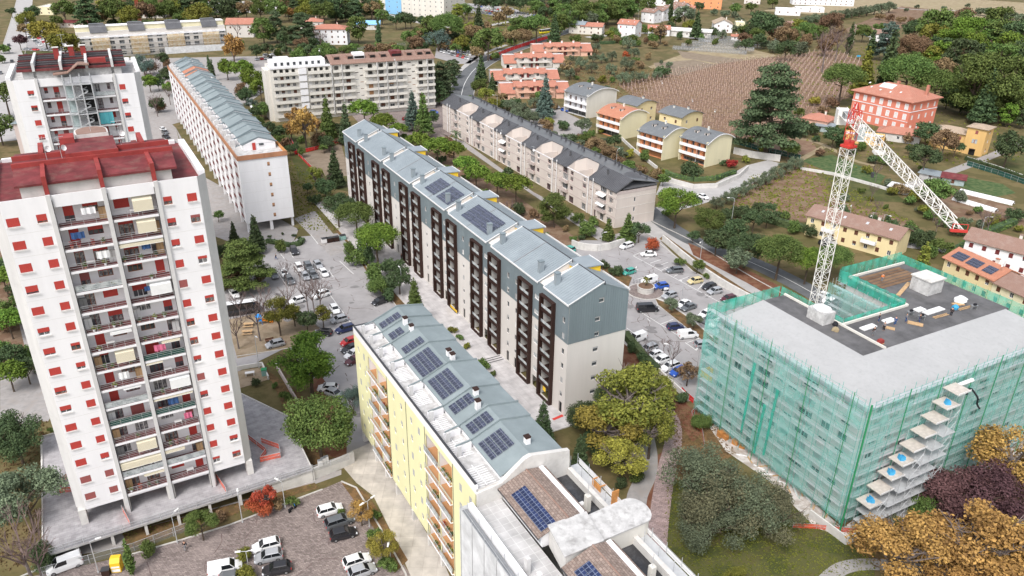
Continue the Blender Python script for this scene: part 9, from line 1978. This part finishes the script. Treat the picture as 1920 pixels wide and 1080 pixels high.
for i,(x,y) in enumerate(((601,874),(607,870),(612,867))): box_thing('meter_cabinet','white service cabinet on the wall below the dark round tree, %s'%['leftmost','middle','rightmost'][i],'cabinet',(x,y),R_(30),[(-.35,.35,-.2,.2,0,1.2,'white_metal'),(-.38,.38,-.23,.23,1.2,1.25,'grey_metal')],2.2,'service cabinets')
box_thing('garden_table','white table in the small fenced yard right of the front tower','table',(469,704),.3,[(-.9,.9,-.4,.4,.7,.76,'white_metal'),(-.8,-.7,-.35,.35,0,.7,'white_metal'),(.7,.8,-.35,.35,0,.7,'white_metal')])
box_thing('water_butt','green barrel in the small fenced yard right of the front tower','barrel',(496,703),.3,[(-.5,.5,-.5,.5,0,1.3,'sheet_teal'),(-.55,.55,-.55,.55,1.3,1.4,'plastic_green')])
sheet('small_yard',[(446,696),(492,688),(502,712),(470,722),(450,728)],.07,'sand_play')
rwall('garden_wall','pale low wall around the small fenced yard right of the tower',[(444,694),(492,686),(504,712)],.9,.25)
box_thing('road_barrier','red and white barrier standing in the left car park by the shrubs','barrier',(699,546),R_(110),[(-.9,.9,-.03,.03,.5,.8,'red_paint'),(-.3,.3,-.04,.04,.5,.8,'white_metal'),(-.8,-.7,-.25,.25,0,.5,'white_metal'),(.7,.8,-.25,.25,0,.5,'white_metal')])
for i,(x,y) in enumerate(((609,455),(618,454),(630,452),(643,449))): box_thing('waste_container','%s container of the rubbish point at the end of the left car park'%['white','leftmost dark','rightmost dark','teal'][i],'waste container',(x,y),.5,[(-.8,.8,-.6,.6,.1,1.3,['white_metal','brown_frame','brown_frame','sheet_teal'][i]),(-.85,.85,-.65,.65,1.3,1.4,'dark_metal')],.05,'waste containers')
for i in range(7): boxes('laundry_line','coloured sheets hung out in the garden between the cypresses, '+ordn(i,7),'laundry',G(1608+4.2*i,62+1.5*i,1.2),.4,[(-.9,.9,-.05,.05,0,1.5)],['tarp_blue','cloth_teal','awning_white','cloth_teal','tarp_blue','bag_white','plastic_green'][i],'sheets in the far garden')
box_thing('sign_board','small light blue sign at the edge of the vineyard','sign',(1609,110),0,[(-1.2,1.2,-.05,.05,1.2,2.2,'tarp_blue'),(-.9,-.8,-.05,.05,0,1.2,'grey_metal'),(.8,.9,-.05,.05,0,1.2,'grey_metal')])
car('bus','yellow',(1014,62),(1030,60),'yellow bus on the road above the pink terraces',None,False)
o=rwall('red_strip','red painted step at the near foot of the central block',[(1037,788),(1060,778)],.2,.6,'red_paint')
# satellite dishes and roof bits
for i,(x,y,z) in enumerate(((1537,572,24),(1240,160,12),(1297,195,11),(1340,215,11),(1583,395,8),(1635,412,8),(1880,505,8),(940,255,14),(1000,287,14.5),(470,205,25),(395,150,25),(360,120,25),(740,118,26),(600,100,25))):
    antenna('roof aerial with a small dish, %s'%['on the netted block hut','on the orange roofed villa','on the middle villa','on the right villa','on the left part of the yellow terrace','on the right part of the yellow terrace','on the red solar house','on the black roof left part','on the black roof middle','on the near part of the long white block','on the middle of the long white block','at the far end of the long white block','on the brown roof of the far flats','on the white roof of the far flats'][i],G(x,y,z),i*.7,2.2)
